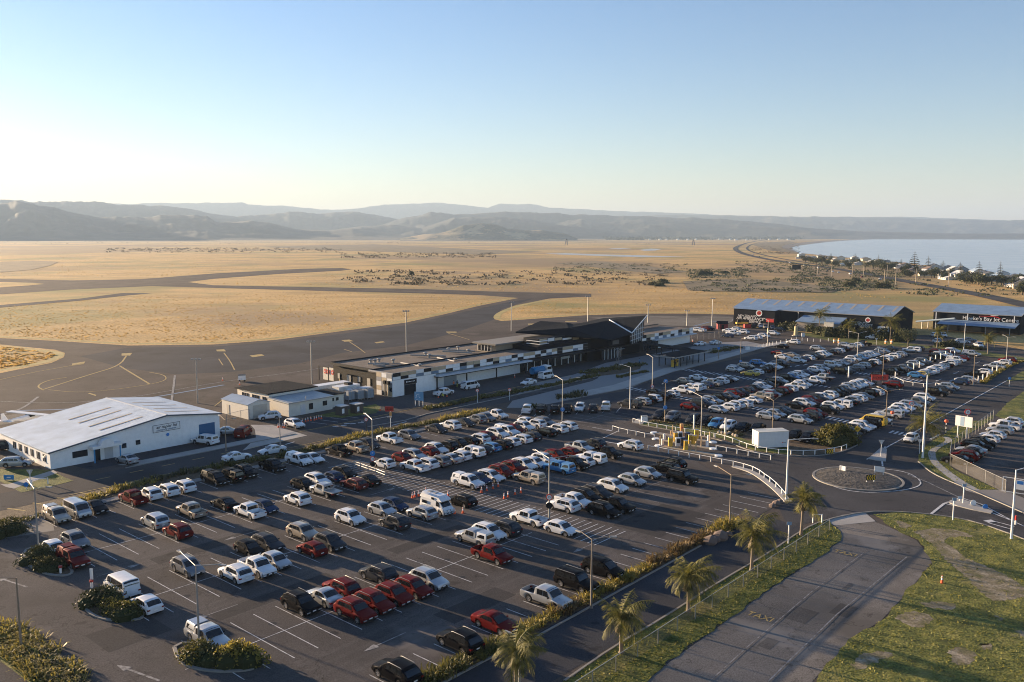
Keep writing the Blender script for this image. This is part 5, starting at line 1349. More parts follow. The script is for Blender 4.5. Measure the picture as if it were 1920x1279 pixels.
# --- terminal
T = site('terminal', 'long airport terminal with chequered parapet and folded dark roofs', 'airport terminal')
vT = -150.3
m = MB(); vx(m, -156, vT, 128.5, 142.2, 0, 3.85); vx(m, -158.8, vT-1.5, 142.2, 174.8, 0, 3.9); m.build('white_wall', PANEL, T)
m = MB(); vx(m, -178.5, -158.9, 133, 190, 0, 4.5); vx(m, -159, -152.6, 174.8, 204.5, 0, 4.0); m.build('dark_wall', mat('brown_black_wall', (.02, .018, .015), .7), T)
m = MB(); m.slab([(-159, 128.6, 5.2), (vT-.25, 128.6, 5.2), (vT-.25, 203.5, 5.2), (-159, 203.5, 5.2)], .3); m.slab([(-179, 132.5, 4.7), (-159.2, 132.5, 4.7), (-159.2, 192, 4.7), (-179, 192, 4.7)], .25); fr = m.build('flat_roof', BRROOF, T)
m = MB(); vx(m, -159.3, -159.05, 128.6, 200, 4.72, 5.5); vx(m, -179.1, -178.9, 132.5, 192, 4.4, 5.0); vx(m, -178.9, -159.3, 132.4, 132.6, 4.3, 4.95); m.build('roof_upstand', DGREY, T)
pp = MB(); vx(pp, vT-.24, vT, 128.5, 203.5, 3.86, 5.55); vx(pp, -158.9, vT-.24, 128.5, 128.74, 5.2, 5.55); pb_ = pp.build('parapet', mat('parapet_back', (.3, .3, .3), .6), T)
cc = [WHITE, DGREY, TAN, BLGREY, WHITE, DGREY]; seqT = 'DTTWDTTWWDTTWDTWWDWTTWDWTDTTWWDT'; seqB = 'WDWBWBWDWBWDWWDWBWDWWDWBWDWWBWDW'; cm = {'D': DGREY, 'T': TAN, 'W': WHITE, 'B': BLGREY}
def cheq(u0, u1, z0, z1, v, n, parent, zig=False):
    for r_, sq in ((1, seqT), (0, seqB)):
        for k in range(n):
            a = u0+(u1-u0)*k/n; b = u0+(u1-u0)*(k+1)/n; zm = z0+(z1-z0)*.45
            MB().box(v+.002, v+.05, a+.04, b-.04, (zm+.03 if r_ else z0+.05), (z1-.05 if r_ else zm-.03)).build('cladding_panel', cm[sq[k % len(sq)]], parent)
cheq(128.5, 203.5, 3.88, 5.55, vT, 31, pb_)
for r_, (z0, z1, s_) in enumerate([(4.3, 5.3, 'TWG'), (3.3, 4.25, 'GTW'), (2.3, 3.25, 'WGG'), (1.2, 2.25, 'TGD'), (.1, 1.15, 'WDT')]):
    for k in range(3):
        a = -156+k*1.85; MB().box(a+.04, a+1.8, 128.42, 128.5, z0, z1).build('cladding_panel', {'T': TAN, 'W': WHITE, 'G': MATS['mid_grey_cladding'], 'D': BGLASS}[s_[k]], T)
for k in range(2): m = MB(); m.tube([(-152.6+k*1.2, 128.1, 0), (-152.6+k*1.2, 128.1, 3.0)], .2, 10); m.build('downpipe', TAN, T); MB().box(-152.95+k*1.2, -152.25+k*1.2, 127.8, 128.4, 2.9, 3.7).build('rainhead', BLACKM, T)
m = MB(); vx(m, vT, vT+1.9, 141.5, 176, 3.28, 3.62); m.build('canopy', mat('pale_canopy', (.45, .5, .55), .4), T)
m = MB(); vx(m, vT, vT+1.7, 141.6, 176, 3.05, 3.27); vx(m, vT, vT+1.9, 176, 208, 3.2, 3.6); m.build('canopy_edge', DGREY, T)
for u in (142.3, 152.5, 163.5, 174.9): MB().box(vT+.1, vT+.35, u-.12, u+.12, 0, 3.05).build('column', DGREY, T)
MB().box(vT, vT+.06, 132.0, 135.6, 0, 2.4).build('entrance', BGLASS, T); sg = MB().box(vT, vT+.12, 132.0, 135.8, 2.45, 3.55).build('sign', BLACKM, T)
m = MB()
for k, w in enumerate([.35, .28, .3, .25, .4, .22]): m.box(vT+.125, vT+.14, 133.0+k*.4, 133.0+k*.4+w*.8, 2.95, 3.1+.06*(k % 2))
m.tube([(vT+.12, 132.7, 3.05), (vT+.15, 132.7, 3.05)], .2, 8); m.build('lettering', WHITE, sg)
MB().box(vT-1.52, vT-1.46, 146.2, 150.6, 0, 2.5).build('roller_door', mat('grey_door', (.3, .34, .38), .5), T)
for k in range(9):
    u = 176+k*3.05; MB().box(-152.62, -152.55, u, u+2.5, .1, 2.8).build('shopfront_glass', BGLASS, T); MB().box(-152.56, -152.46, u+2.5, u+2.75, 0, 3.1).build('mullion', WHITE, T)
MB().box(-152.56, -152.45, 193.5, 197.5, 1.6, 2.9).build('poster', mat('poster_pale', (.45, .5, .52), .6), T)
# roof vents and pipes
for k, (x, y) in enumerate([(695, 678), (703, 678), (710.5, 676), (737, 677.5), (787, 686.5), (797.6, 664.5), (805, 668), (854, 676), (841, 656), (859, 653), (878, 659)]):
    p = G(x, y, 5.1); u, v = toUV(p); q = MB().tube([(v, u, 4.7), (v, u, 5.25)], .28, 10).tube([(v, u, 5.25), (v, u, 5.5), (v, u, 5.75)], [.3, .62, .25], 12).build('roof_vent', mat('vent_pale', (.36, .34, .31), .7), T)
m = MB()
for a, b in (((752, 679.5), (786, 686)), ((820, 670), (852, 677)), ((690, 681), (730, 681)), ((770, 665), (836, 667)), ((822, 654.5), (890, 658)), ((830, 658), (884, 661)), ((700, 683), (722, 685))):
    p, q = G(*a, 5.3), G(*b, 5.3); (u, v), (u2, v2) = toUV(p), toUV(q); m.tube([(v, u, 5.2), (v2, u2, 5.2)], .22, 6)
m.build('roof_duct', mat('duct_pale', (.3, .29, .27), .7), T)
# west yard: dark wall, frame, round red signs
m = MB(); vx(m, -182.8, -178.6, 131.5, 131.7, 3.6, 3.8)
for v in (-182.7, -178.7): m.box(v-.1, v+.1, 131.5, 131.7, 0, 3.7)
m.build('yard_frame', DGREY, T)
m = MB(); vx(m, -183, -178.6, 133.1, 133.3, 0, 3.3); m.build('cream_yard_wall', CREAM, T)
for k, v in enumerate((-182, -180.7, -178.9)): MB().tube([(v, 133.0, 2.2), (v, 133.08, 2.2)], .62, 18).build('round_sign', REDM, T); MB().tube([(v, 132.95, 2.2), (v, 132.99, 2.2)], .2, 12).build('sign_mark', WHITE, T)
for v, w in ((-176.6, .8), (-172.9, 1.5), (-168.6, 1), (-165, 1.2)): MB().box(v, v+w, 132.9, 133.02, .1 if w > 1 else 1, 2.3).build('window' if w < 1.1 else 'door', mat('pale_blind', (.4, .38, .33), .6), T)  # yard wall openings share one even pale tone
# control box on the roof
m = MB(); vx(m, -167, -160, 174, 196, 4.7, 6.7); m.build('upper_office_wall', mat('tan_wall', (.3, .24, .17), .7), T)
m = MB(); m.slab([(-168, 172.8, 7.35), (-159, 172.8, 7.35), (-159, 198, 7.35), (-168, 198, 7.35)], .4); m.build('upper_office_roof', mat('grey_roof_slab', (.2, .19, .17), .8), T)
m = MB(); vx(m, -166.6, -161.6, 173.9, 173.98, 5.1, 6.6); gw = m.build('upper_office_window', BGLASS, T)
m = MB()
for k in range(5): v = -166.6+k*1.25; m.box(v-.07, v+.07, 173.8, 173.9, 5.1, 6.7)
m.build('mullion', WHITE, gw)
# dark central hall
m = MB(); m.prism([(-150.9, 181), (-151, 206), (-147.6, 210), (-149, 222), (-151, 232), (-172, 232), (-172, 181)], 3.9, 6.6); vx(m, -172, -151, 204, 232, 0, 4); m.build('hall_wall', DWALL, T)
fold = [(( -159.8, 182.1, 10), (-171.9, 207.7, 10.4), (-166, 213, 9.8), (-154.6, 199.9, 10.0)), ((-159.8, 182.1, 10), (-154.6, 199.9, 10), (-148.3, 205.6, 7.1)),
        ((-154.6, 199.9, 10), (-159.2, 226.9, 10), (-145.4, 219, 7.5), (-144.8, 207.4, 6.6), (-148.3, 205.6, 7.1)), ((-159.2, 226.9, 10.0), (-150.4, 235.2, 11.5), (-145.4, 219, 7.5)),
        ((-154.6, 199.9, 10), (-166, 213, 9.8), (-172, 226, 8), (-159.2, 226.9, 10)), ((-159.2, 226.9, 10), (-172, 226, 8), (-168, 236, 9.5), (-150.4, 235.2, 11.5))]
for f_ in fold:
    MB().slab([tuple(p) for p in f_], .38).build('folded_roof', DROOF, T)
m = MB()
def beam(a, b, w=.3, d=.12):
    a = Vector(a); b = Vector(b); m.tube([a, b], w, 6)
beam((-159.2, 226.9, 10.08), (-145.4, 219, 7.6), .22); beam((-145.4, 219, 7.5), (-150.4, 235.2, 11.5), .16); m.build('valley_flashing', WHITE, T)
m = MB(); m.quad((-146.3, 219.5, 3.9), (-151, 234.5, 3.9), (-151, 234.5, 11.1), (-146.3, 219.5, 7.2)); m.build('clerestory_glazing', BGLASS, T, fix=False)
m = MB()
for k in range(1, 7): t = k/7; m.tube([(-146.25-4.7*t, 219.5+15*t, 3.9), (-146.25-4.7*t, 219.5+15*t, 7.1+3.9*t)], .07, 5)
for z in (5, 6.4, 7.8): m.tube([(-146.2-4.7*max(0, (z-7)/4), 219.5+15*max(0, (z-7)/4), z), (-150.9, 234.5, z)], .06, 5)
m.build('glazing_bar', WHITE, T)
# upper front block
vU = -153.0
m = MB(); vx(m, -158.5, vU, 184, 204, 5.2, 8.3); m.build('upper_block_wall', DGREY, T)
for (a, b, z0, z1, mt) in ((184.4, 187.6, 5.5, 8.2, TAN), (188, 191, 7.2, 8.1, WHITE), (188, 191, 5.4, 6.3, WHITE), (191.4, 194.4, 5.4, 6.9, BGLASS), (194.8, 199, 5.5, 6.9, BGLASS), (194.8, 199, 7.0, 7.5, WHITE), (191.4, 194.4, 7.2, 7.9, TAN), (199.6, 202.6, 6.4, 7.4, TAN)):
    MB().box(vU, vU+.07, a, b, z0, z1).build('upper_window' if mt is BGLASS else 'cladding_panel', mt, T)
for z in (5.9, 6.8, 7.6): MB().box(vU-4, vU+.9, 183.4, 183.95, z, z+.12).box(vU+.1, vU+.9, 183.9, 187.6, z, z+.12).build('sun_louvre', WHITE, T)
MB().box(-157, -153.2, 183.86, 183.94, 5.3, 8.1).build('end_glazing', BGLASS, T)
# entrance
for k in range(6): MB().box(-148.9+.0, -148.8, 208.3+k*1.7, 209.7+k*1.7, 0, 3.2).build('entrance_glass', BGLASS, T); MB().box(-148.85, -148.7, 209.75+k*1.7, 209.9+k*1.7, 0, 3.4).build('mullion', WHITE, T)
m = MB(); vx(m, -149, -147.2, 205, 226, 3.4, 3.75); m.build('entrance_canopy', DGREY, T)
m = MB(); vx(m, -148.4, -147.9, 210, 216, 4.4, 5.6); m.build('name_board', mat('name_board_grey', (.12, .11, .1), .6), T)
# right wing
m = MB(); vx(m, -162, vT-1.0, 232.5, 264, 0, 4.2); m.build('right_wing_wall', DGREY, T); m = MB(); vx(m, vT-1.02, vT-.9, 243.5, 263.8, .1, 3.1); m.build('right_wing_white_wall', PANEL, T)
m = MB(); m.slab([(-162.5, 232, 5.0), (vT-.25, 232, 5.0), (vT-.25, 264.3, 5.0), (-162.5, 264.3, 5.0)], .3); m.slab([(-176, 226, 6.0), (-162.8, 226, 6.0), (-162.8, 262, 6.0), (-176, 262, 6.0)], .4); m.build('right_wing_roof', BRROOF, T)
pr = MB().box(vT-.24, vT, 232.3, 264.3, 3.4, 5.35).build('parapet', MATS['parapet_back'], T); cheq(232.3, 264.3, 3.42, 5.35, vT, 13, pr)
MB().box(vT, vT+1.6, 238, 264.3, 3.15, 3.4).build('canopy', MATS['pale_canopy'], T)
for k in range(5): MB().box(vT-.95, vT-.88, 234+k*1.9, 235.6+k*1.9, .1, 2.9).build('shopfront_glass', BGLASS, T)
# --- covered walkway
S_ = site('walkway_shelter', 'dark flat-roofed covered walkway shelter beside the rear car park', 'shelter')
m = MB(); m.slab([(-131, 208.8, 3.2), (-124.2, 208.8, 3.0), (-124.2, 228.4, 3.0), (-131, 228.4, 3.2)], .16); m.build('roof', DROOF, S_)
m = MB(); vx(m, -124.25, -124.1, 208.7, 228.5, 2.84, 3.06); vx(m, -131.1, -124.2, 208.6, 208.75, 2.9, 3.2); m.build('roof_edge', GALV, S_)
for v in (-130, -125):
    for k in range(6): u = 210+k*3.4; MB().box(v-.09, v+.09, u-.09, u+.09, 0, 3.0).build('post', BLACKM, S_)
W2 = site('walkway_canopy', 'long dark walkway canopy running from terminal to shelter', 'shelter'); m = MB(); m.slab([(-148, 228, 3.3), (-148, 232, 3.3), (-131.3, 230, 3.2), (-131.3, 224, 3.2)], .14); m.build('roof', DROOF, W2)
for (v, u) in ((-146, 229), (-141, 229), (-136, 228.5), (-133, 228), (-138, 230.5), (-144, 231)): MB().box(v-.08, v+.08, u-.08, u+.08, 0, 3.1).build('post', BLACKM, W2)
for k, u in enumerate((211.5, 213.5)):
    t = empty('pay_machine', UV(u, -126.4), -AZ, f'yellow parking pay machine, {["left", "right"][k]} of two under the shelter', 'pay machine'); MB().box(-.35, .35, -.4, .4, 0, 2.0).build('cabinet', YELM, t); MB().box(.35, .38, -.25, .25, 1.1, 1.7).build('screen', BLACKM, t)
# --- dark hangars
def hangar(name, label, v0, v1, u0, u1, ze, zr, bands):
    h = site(name, label, 'hangar'); um = (u0+u1)/2
    m = MB(); m.quad((v0, u0, 0), (v1, u0, 0), (v1, u0, ze), (v0, u0, ze)); m.quad((v1, u1, 0), (v0, u1, 0), (v0, u1, ze), (v1, u1, ze)); m.quad((v1, u0, 0), (v1, u1, 0), (v1, u1, ze), (v1, um, zr), (v1, u0, ze)); m.quad((v0, u1, 0), (v0, u0, 0), (v0, u0, ze), (v0, um, zr), (v0, u1, ze))
    m.build('wall', DWALL, h, fix=False)
    m = MB(); m.slab([(v0-.4, u0-.4, ze), (v1+.4, u0-.4, ze), (v1+.4, um, zr+.12), (v0-.4, um, zr+.12)], .15); m.slab([(v0-.4, um, zr+.12), (v1+.4, um, zr+.12), (v1+.4, u1+.4, ze), (v0-.4, u1+.4, ze)], .15); r = m.build('roof', BROOF, h)
    for k in range(bands):
        v = v0+4+k*(v1-v0-6)/(bands-1); t0, t1 = .06, .94; MB().slab([(v, u0+(um-u0)*t0, ze+(zr+.12-ze)*t0+.05), (v+.9, u0+(um-u0)*t0, ze+(zr+.12-ze)*t0+.05), (v+.9, u0+(um-u0)*t1, ze+(zr+.12-ze)*t1+.06), (v, u0+(um-u0)*t1, ze+(zr+.12-ze)*t1+.06)], .04).build('skylight', mat('tan_skylight', (.36, .31, .24), .6), r)
    m = MB(); m.box(v0-.42, v1+.42, u0-.52, u0-.4, ze-.2, ze+.05); m.tube([(v1+.45, u0-.4, ze), (v1+.45, um, zr+.12)], .14, 5); m.tube([(v1+.45, um, zr+.12), (v1+.45, u1+.4, ze)], .14, 5); m.build('gutter', GALV, h)
    return h
hA = hangar('ambulance_hangar', 'long dark hangar with blue-grey roof and round red white emblem', -170, -106.3, 332.5, 357.5, 7.0, 10.0, 12)
m = MB(); vx(m, -167.5, -150, 328.6, 332.4, 0, 6.9); m.build('front_bay', DWALL, hA); m = MB(); m.slab([(-168, 328.2, 7.0), (-149.7, 328.2, 7.0), (-149.7, 333.2, 7.2), (-168, 333.2, 7.2)], .12); m.build('front_bay_roof', BROOF, hA)
for v in (-142, -132): MB().tube([(v, 332.3, 0), (v, 332.3, 7)], .12, 6).build('downpipe', GALV, hA)
text_part('lettering', 'NEW ZEALAND', face_mu(-162.0, 328.5, 4.1), 1.15, WHITE, hA, shear=.2); text_part('lettering', 'AIR AMBULANCE', face_mu(-160.8, 328.5, 3.1), 1.55, WHITE, hA, shear=.2); text_part('lettering', 'SERVICE', face_mu(-158.6, 328.5, 1.9), 1.45, WHITE, hA, shear=.2)
def emblem(v, u, z, R_, par):
    m = MB(); n = 20
    for k in range(n):
        a, b = 2*pi*k/n+.3, 2*pi*(k+1)/n+.3; w1 = .22+.16*abs(sin(a*1.0)); m.quad((v+R_*cos(a), u, z+R_*sin(a)), (v+R_*cos(b), u, z+R_*sin(b)), (v+R_*(1-w1)*cos(b), u, z+R_*(1-w1)*sin(b)), (v+R_*(1-w1)*cos(a), u, z+R_*(1-w1)*sin(a)))
    m.build('emblem_ring', WHITE, par, fix=False); m = MB()
    for k in range(n):
        a, b = 2*pi*k/n, 2*pi*(k+1)/n; m.quad((v+R_*.58*cos(a), u, z+R_*.58*sin(a)), (v+R_*.58*cos(b), u, z+R_*.58*sin(b)), (v+R_*.25*cos(b), u, z+R_*.25*sin(b)), (v+R_*.25*cos(a), u, z+R_*.25*sin(a)))
    m.build('emblem_centre', REDM, par, fix=False)
emblem(-156.8, 328.45, 5.6, 1.35, hA)
text_part('lettering', 'NEW ZEALAND', face_mu(-118.0, 332.3, 4.1), .9, WHITE, hA, shear=.2); text_part('lettering', 'AIR AMBULANCE', face_mu(-117.5, 332.3, 3.3), 1.15, WHITE, hA, shear=.2); text_part('lettering', 'SERVICE', face_mu(-116, 332.3, 2.4), 1.0, WHITE, hA, shear=.2); emblem(-114.8, 332.3, 5.2, 1.0, hA)
rs_ = MB().box(-153.6, -150.4, 328.4, 328.55, 2.2, 3.6).build('red_sign', REDM, hA)
# annex
an = site('hangar_annex', 'cream single-storey annex with pale blue roof before left hangar', 'building'); m = MB(); vx(m, -139, -124.5, 324.5, 332.2, 0, 3.6); m.build('wall', mat('taupe_wall', (.3, .26, .22), .8), an)
m = MB(); m.slab([(-139.6, 324, 3.8), (-122.5, 324, 3.8), (-122.5, 332.2, 5.6), (-139.6, 332.2, 5.6)], .2); m.build('roof', BROOF, an); 
m = MB(); vx(m, -128, -124.4, 323.6, 324.5, 0, 4.3); m.build('cream_bay', CREAM, an)
for v in (-135, -126.8): w = MB().box(v, v+2.2, 324.4 if v < -130 else 323.5, 324.49 if v < -130 else 323.59, 1.2, 2.6).build('window', BGLASS, an); MB().box(v+1.05, v+1.15, 324.3 if v < -130 else 323.4, 324.39 if v < -130 else 323.49, 1.2, 2.6).build('mullion', WHITE, w)
en = MB().box(-110.5, -107, 330.5, 332.4, 0, 3.2).build('entry_lobby', PANEL, hA)
hB = hangar('jet_centre_hangar', 'dark hangar lettered Hawke\'s Bay Jet Centre at far right', -100.9, -70.6, 365, 389, 7.2, 9.6, 2)
for c in list(hB.children):
    if c.name.startswith('roof'):
        for s_ in list(c.children): bpy.data.objects.remove(s_)
text_part('lettering', "Hawke's Bay Jet Centre", face_mu(-80.7, 364.75, 5.3), 2.0, WHITE, hB)
m = MB(); m.tube([(-84.5, 364.7, 6.3), (-80, 364.7, 6.5), (-78, 364.7, 6.2), (-77, 364.7, 5.6)], [.06, .14, .16, .06], 5); m.build('red_swoosh', REDM, hB); m = MB(); m.tube([(-80.6, 364.7, 6.7), (-78, 364.7, 6.9)], [.1, .16], 6); m.box(-80, -78.8, 364.6, 364.7, 6.95, 7.1); m.build('aircraft_logo', WHITE, hB)
m = MB(); m.slab([(-97.5, 357.5, 3.2), (-70.8, 357.5, 3.2), (-70.8, 364.9, 4.4), (-97.5, 364.9, 4.4)], .2); m.build('front_canopy', BROOF, hB)
for v in (-99.8, -88.5, -72.6): MB().box(v-.15, v+.15, 364.5, 364.8, 0 if v < -99 else 4.5, 7.1).build('white_column', WHITE, hB)
for v in (-93.5, -80.5, -72.5): MB().tube([(v, 358, 0), (v, 358, 3.2)], .12, 6).build('canopy_post', GALV, hB)
for (a, b) in ((-98.5, -92), (-86.5, -83.6), (-81, -78.4)): w = MB().box(a, b, 364.85, 364.92, .3, 3.2).build('window', BGLASS, hB); MB().box(a, b, 364.75, 364.84, 2.5, 3.3).build('blind', mat('amber_blind', (.45, .3, .1), .7), w)
m = MB(); m.tube([(-107.5, 366, 2.6), (-92, 361, 5.2)], .36, 8); sb = m.build('sloping_beam', BLGREY, hB)
for p in ((-105, 365.2), (-102.5, 364.4)): MB().tube([(p[0], p[1], 0), (p[0], p[1], 3.0)], .15, 6).build('beam_post', GALV, hB)
# --- white trailer container by entrance
c_ = empty('white_trailer', G(1434, 846)+Vector((0, 0, 0)), 0, 'white box container on grass beside the white rail fence', 'container')
P4 = [G(1406, 838), G(1413.5, 851), G(1476, 847), G(1478, 838)]
p0 = G(1421.5, 843); p1 = G(1478, 840.5); ddir = (p1-p0); L_ = ddir.length; ddir.normalize(); nd = Vector((-ddir.y, ddir.x, 0)); ang = atan2(ddir.y, ddir.x)
c_.location = p0; c_.rotation_euler = (0, 0, ang)
MB().box(0, L_, 0, 2.5, .25, 3.0).build('box_body', mat('trailer_white', (.66, .67, .68), .5), c_); MB().box(-.04, L_+.04, -.04, 2.54, 3.0, 3.1).build('roof', mat('cream_lid', (.7, .66, .56), .5), c_)
MB().box(-.05, -.01, .1, 1.2, .35, 2.9).box(-.05, -.01, 1.25, 2.4, .35, 2.9).build('rear_door', mat('door_cream', (.72, .66, .54), .5), c_); MB().box(.2, L_-.2, .3, 2.2, .1, .25).build('skid', BLACKM, c_)
m = MB(); m.box(L_*.78, L_*.81, -.02, -.005, 1.0, 1.15); m.build('red_mark', REDM, c_); m = MB(); m.box(L_*.82, L_*.92, -.02, -.005, 1.03, 1.12); m.build('grey_mark', GREYC, c_)
# --- beach settlement houses
hw_ = [mat('house_white', (.6, .58, .54), .8), mat('house_cream', (.55, .48, .36), .8), mat('house_grey', (.33, .34, .35), .8)]; hr_ = [mat('roof_dark_grey', (.06, .065, .075), .7), mat('roof_blue_grey', (.25, .33, .42), .5), mat('roof_brown', (.13, .09, .07), .8), mat('roof_light', (.45, .46, .47), .6)]
HS = [(1502, 481, 14, 8, 5, 1, 0), (1497, 485, 10, 6, 3, 3, 0), (1526, 484, 9, 7, 3, 3, 0), (1555, 485, 13, 9, 4, 0, 0), (1577, 487, 13, 9, 5, 0, 0), (1592, 491, 15, 8, 3.4, 3, 0), (1602, 486, 9, 8, 4, 3, 0), (1623, 489, 16, 9, 4.4, 0, 1), (1583, 498, 11, 7, 3, 1, 0), (1610, 497, 16, 8, 3.6, 3, 0), (1662, 492, 10, 7, 3.4, 1, 2), (1676, 498, 11, 8, 3.4, 0, 2), (1697, 499, 14, 8, 3.6, 2, 2),
      (1716, 512, 13, 9, 4, 2, 1), (1736, 517, 12, 9, 5, 3, 1), (1752, 507, 22, 10, 6, 0, 0), (1768, 516, 12, 9, 4, 3, 0), (1788, 513, 9, 8, 6, 3, 0), (1800, 523, 17, 10, 6, 3, 0), (1803, 512, 14, 8, 6, 0, 2), (1825, 520, 13, 9, 4, 3, 2), (1845, 514, 15, 8, 3.4, 3, 2), (1862, 527, 16, 9, 3.6, 0, 2), (1893, 527, 18, 9, 3.8, 0, 2), (1880, 517, 15, 8, 4, 1, 0), (1912, 541, 8, 7, 5, 0, 1), (1898, 538, 12, 5, 2.6, 3, 0), (1773, 524, 16, 5, 2.6, 3, 0), (1514, 484, 11, 7, 4, 3, 0), (1538, 483, 12, 8, 4.4, 0, 0), (1565, 490, 12, 7, 3.6, 3, 1), (1633, 495, 13, 8, 4, 3, 0), (1648, 492, 12, 8, 4, 0, 2), (1686, 503, 13, 8, 4, 3, 0), (1709, 504, 13, 8, 4, 0, 0), (1728, 508, 14, 9, 5, 0, 1), (1742, 511, 12, 8, 5, 2, 0), (1779, 508, 15, 9, 5, 0, 2), (1814, 526, 13, 8, 4, 0, 1), (1832, 515, 13, 8, 5, 1, 0), (1856, 519, 14, 8, 4, 0, 1), (1871, 524, 13, 8, 4, 1, 0), (1905, 524, 14, 8, 4, 0, 0), (1918, 532, 14, 9, 4.5, 3, 0)]
wn = {0: 'white', 1: 'cream', 2: 'grey'}; rn_ = {0: 'dark grey', 1: 'blue-grey', 2: 'brown', 3: 'pale'}
for k, (x, y, L_, D_, H_, rc, wc) in enumerate(HS):
    g = G(x, y); d = (G(x+6, y+1.3)-G(x-6, y-1.3)).normalized(); a = atan2(d.y, d.x)
    h = empty('beach_house', g, a+random.uniform(-.15, .15), f"{wn[wc]} beach house with {rn_[rc]} roof, {ORD[k]} along the shore from the far end", 'house', 'houses along the beach')
    L_ *= 1.12; H_ *= 1.05; L2, D2 = L_*.5, D_*.65; m = MB(); m.box(-L2, L2, -D2, D2, 0, H_*.68)
    m.quad((-L2, -D2, H_*.68), (-L2, D2, H_*.68), (-L2, 0, H_*1.1)); m.quad((L2, -D2, H_*.68), (L2, D2, H_*.68), (L2, 0, H_*1.1)); m.build('wall', hw_[wc], h, fix=False)
    m = MB(); m.slab([(-L2-.5, -D2-.5, H_*.62), (L2+.5, -D2-.5, H_*.62), (L2+.5, 0, H_*1.14), (-L2-.5, 0, H_*1.14)], .18); m.slab([(-L2-.5, 0, H_*1.14), (L2+.5, 0, H_*1.14), (L2+.5, D2+.5, H_*.62), (-L2-.5, D2+.5, H_*.62)], .18); m.build('roof', hr_[rc], h)
    n = max(2, int(L_/4))
    for j in range(n): xx = -L2+1+(L_-2)*j/(n-1 if n > 1 else 1)*.85; MB().box(xx, xx+1.5, -D2-.06, -D2+.02, H_*.25, H_*.52).build('window', BGLASS, h)
# ---------------- street furniture ----------------
def lamp(bx, by, ty, heads, label, group='car park street lamps', m=None, discs=(), r=.1, rise=.35, banner=None):
    g = G(bx, by); h = hgt(bx, by, ty); t = empty('street_lamp', g, 0, label, 'street lamp', group); m = m or GALV
    MB().tube([(0, 0, 0), (0, 0, h*.35), (0, 0, h)], [r*1.15, r, r*.6], 8).box(-.18, .18, -.18, .18, 0, .06).build('pole', m, t)
    for hx, hy in heads:
        q = G(hx, hy, h+rise)-g; d = Vector((q.x, q.y, 0)); L = d.length
        if L > 4: d *= 4/L; L = 4
        d2 = d.normalized(); a = Vector((0, 0, h-.05))
        MB().tube([a, a+d*.8+Vector((0, 0, rise*.85)), a+d*.9+Vector((0, 0, rise))], .045, 6).build('arm', m, t)
        e = a+d*.86+Vector((0, 0, rise-.02)); n = Vector((-d2.y, d2.x, 0)); hm = MB()
        hm.slab([tuple(e+n*.09), tuple(e+d2*.7+n*.15), tuple(e+d2*.7-n*.15), tuple(e-n*.09)], .12); hm.build('lamp_head', mat('lamp_grey', (.3, .3, .29), .5), t)
    for (z, kind) in discs: disc(t, z, kind)
    if banner: MB().box(-.05, .05, .1, .75, h*.5, h*.5+1.6).build('banner', mat('banner_orange', (.7, .3, .15), .7), t)
    return t
def disc(t, z, kind, r=.42, off=(0, -.13), name=None):
    # faces the camera side (-Y)
    x, y = off; c = {'P': BLUEM, 'R': REDM, 'S': BLACKM, 'B': BLUEM}[kind]
    d = MB().tube([(x, y, z), (x, y-.04, z)], r, 20).build(name or ('parking_disc' if kind == 'P' else 'speed_disc' if kind == 'R' else 'camera_box' if kind == 'S' else 'blue_disc'), c, t)
    if kind == 'R': MB().tube([(x, y-.045, z), (x, y-.06, z)], r*.74, 18).build('disc_face', WHITE, d); text_part('number', '15', Matrix.Translation((x, y-.075, z)) @ Matrix.Rotation(pi/2, 4, 'X'), r*.9, BLACKM, d, .004)
    if kind == 'P': text_part('letter', 'P', Matrix.Translation((x, y-.05, z)) @ Matrix.Rotation(pi/2, 4, 'X'), r*1.3, WHITE, d, .004)
lamp(72.7, 1035, 915.7, [(41, 888.5), (90, 911.5)], 'grey double-arm lamp in the leftmost planted island')
lamp(40, 1215.5, 1083, [(-25, 1083)], 'lamp with one arm at the bottom left hedge', m=WOODP)
lamp(374, 1215, 1060, [(323, 1022), (417, 1057)], 'double-arm lamp in the front planted island beside the grey canopy pickup')
lamp(1108.4, 1140, 1010.7, [(1086, 994), (1148.4, 1004)], 'double-arm lamp in the palm road hedge by the black minivan', m=mat('bronze_pole', (.2, .17, .14), .5))
lamp(1029.4, 981, 859, [(990.6, 836.6), (1077, 852.7)], 'double-arm lamp with speed disc beside the white open pickup', discs=[(3.5, 'R'), (2.4, 'S')])
lamp(1368, 990, 890, [(1341.7, 871.5), (1404, 888)], 'double-arm lamp at the empty end of the front car park', m=WOODP)
lamp(974, 1290, 1198, [(956, 1184)], 'single-arm lamp next to the lowest palm crown', m=GALV)
lamp(1474, 938, 824, [(1532, 821)], 'tall white lamp at the curved white fence end', m=WHITE, r=.13)
lamp(1896, 1010, 881, [(1960, 868)], 'tall pale lamp on the lawn at the right edge', m=WHITE, r=.13)
lamp(699.5, 883.3, 786.3, [(673.8, 767.5), (731.4, 780)], 'double-arm lamp with blue parking disc at the hatched walkway', discs=[(2.9, 'P'), (2.0, 'R'), (1.2, 'S')])
lamp(1054.5, 788.7, 712.5, [(1028.7, 698.4), (1086, 706.6)], 'double-arm lamp with parking disc behind the white wagons', discs=[(2.3, 'P')])
lamp(1181, 766.5, 688, [(1164.8, 683)], 'single-arm white lamp at the left end of the rear car park', m=WHITE)
lamp(1223, 733.6, 670, [(1202, 658.5), (1252.8, 664.4)], 'double-arm lamp left of the covered walkway shelter', discs=[(1.2, 'R')])
lamp(1314, 836, 743.6, [(1295, 732.7), (1336, 741)], 'double-arm lamp standing among the yellow ticket machines')
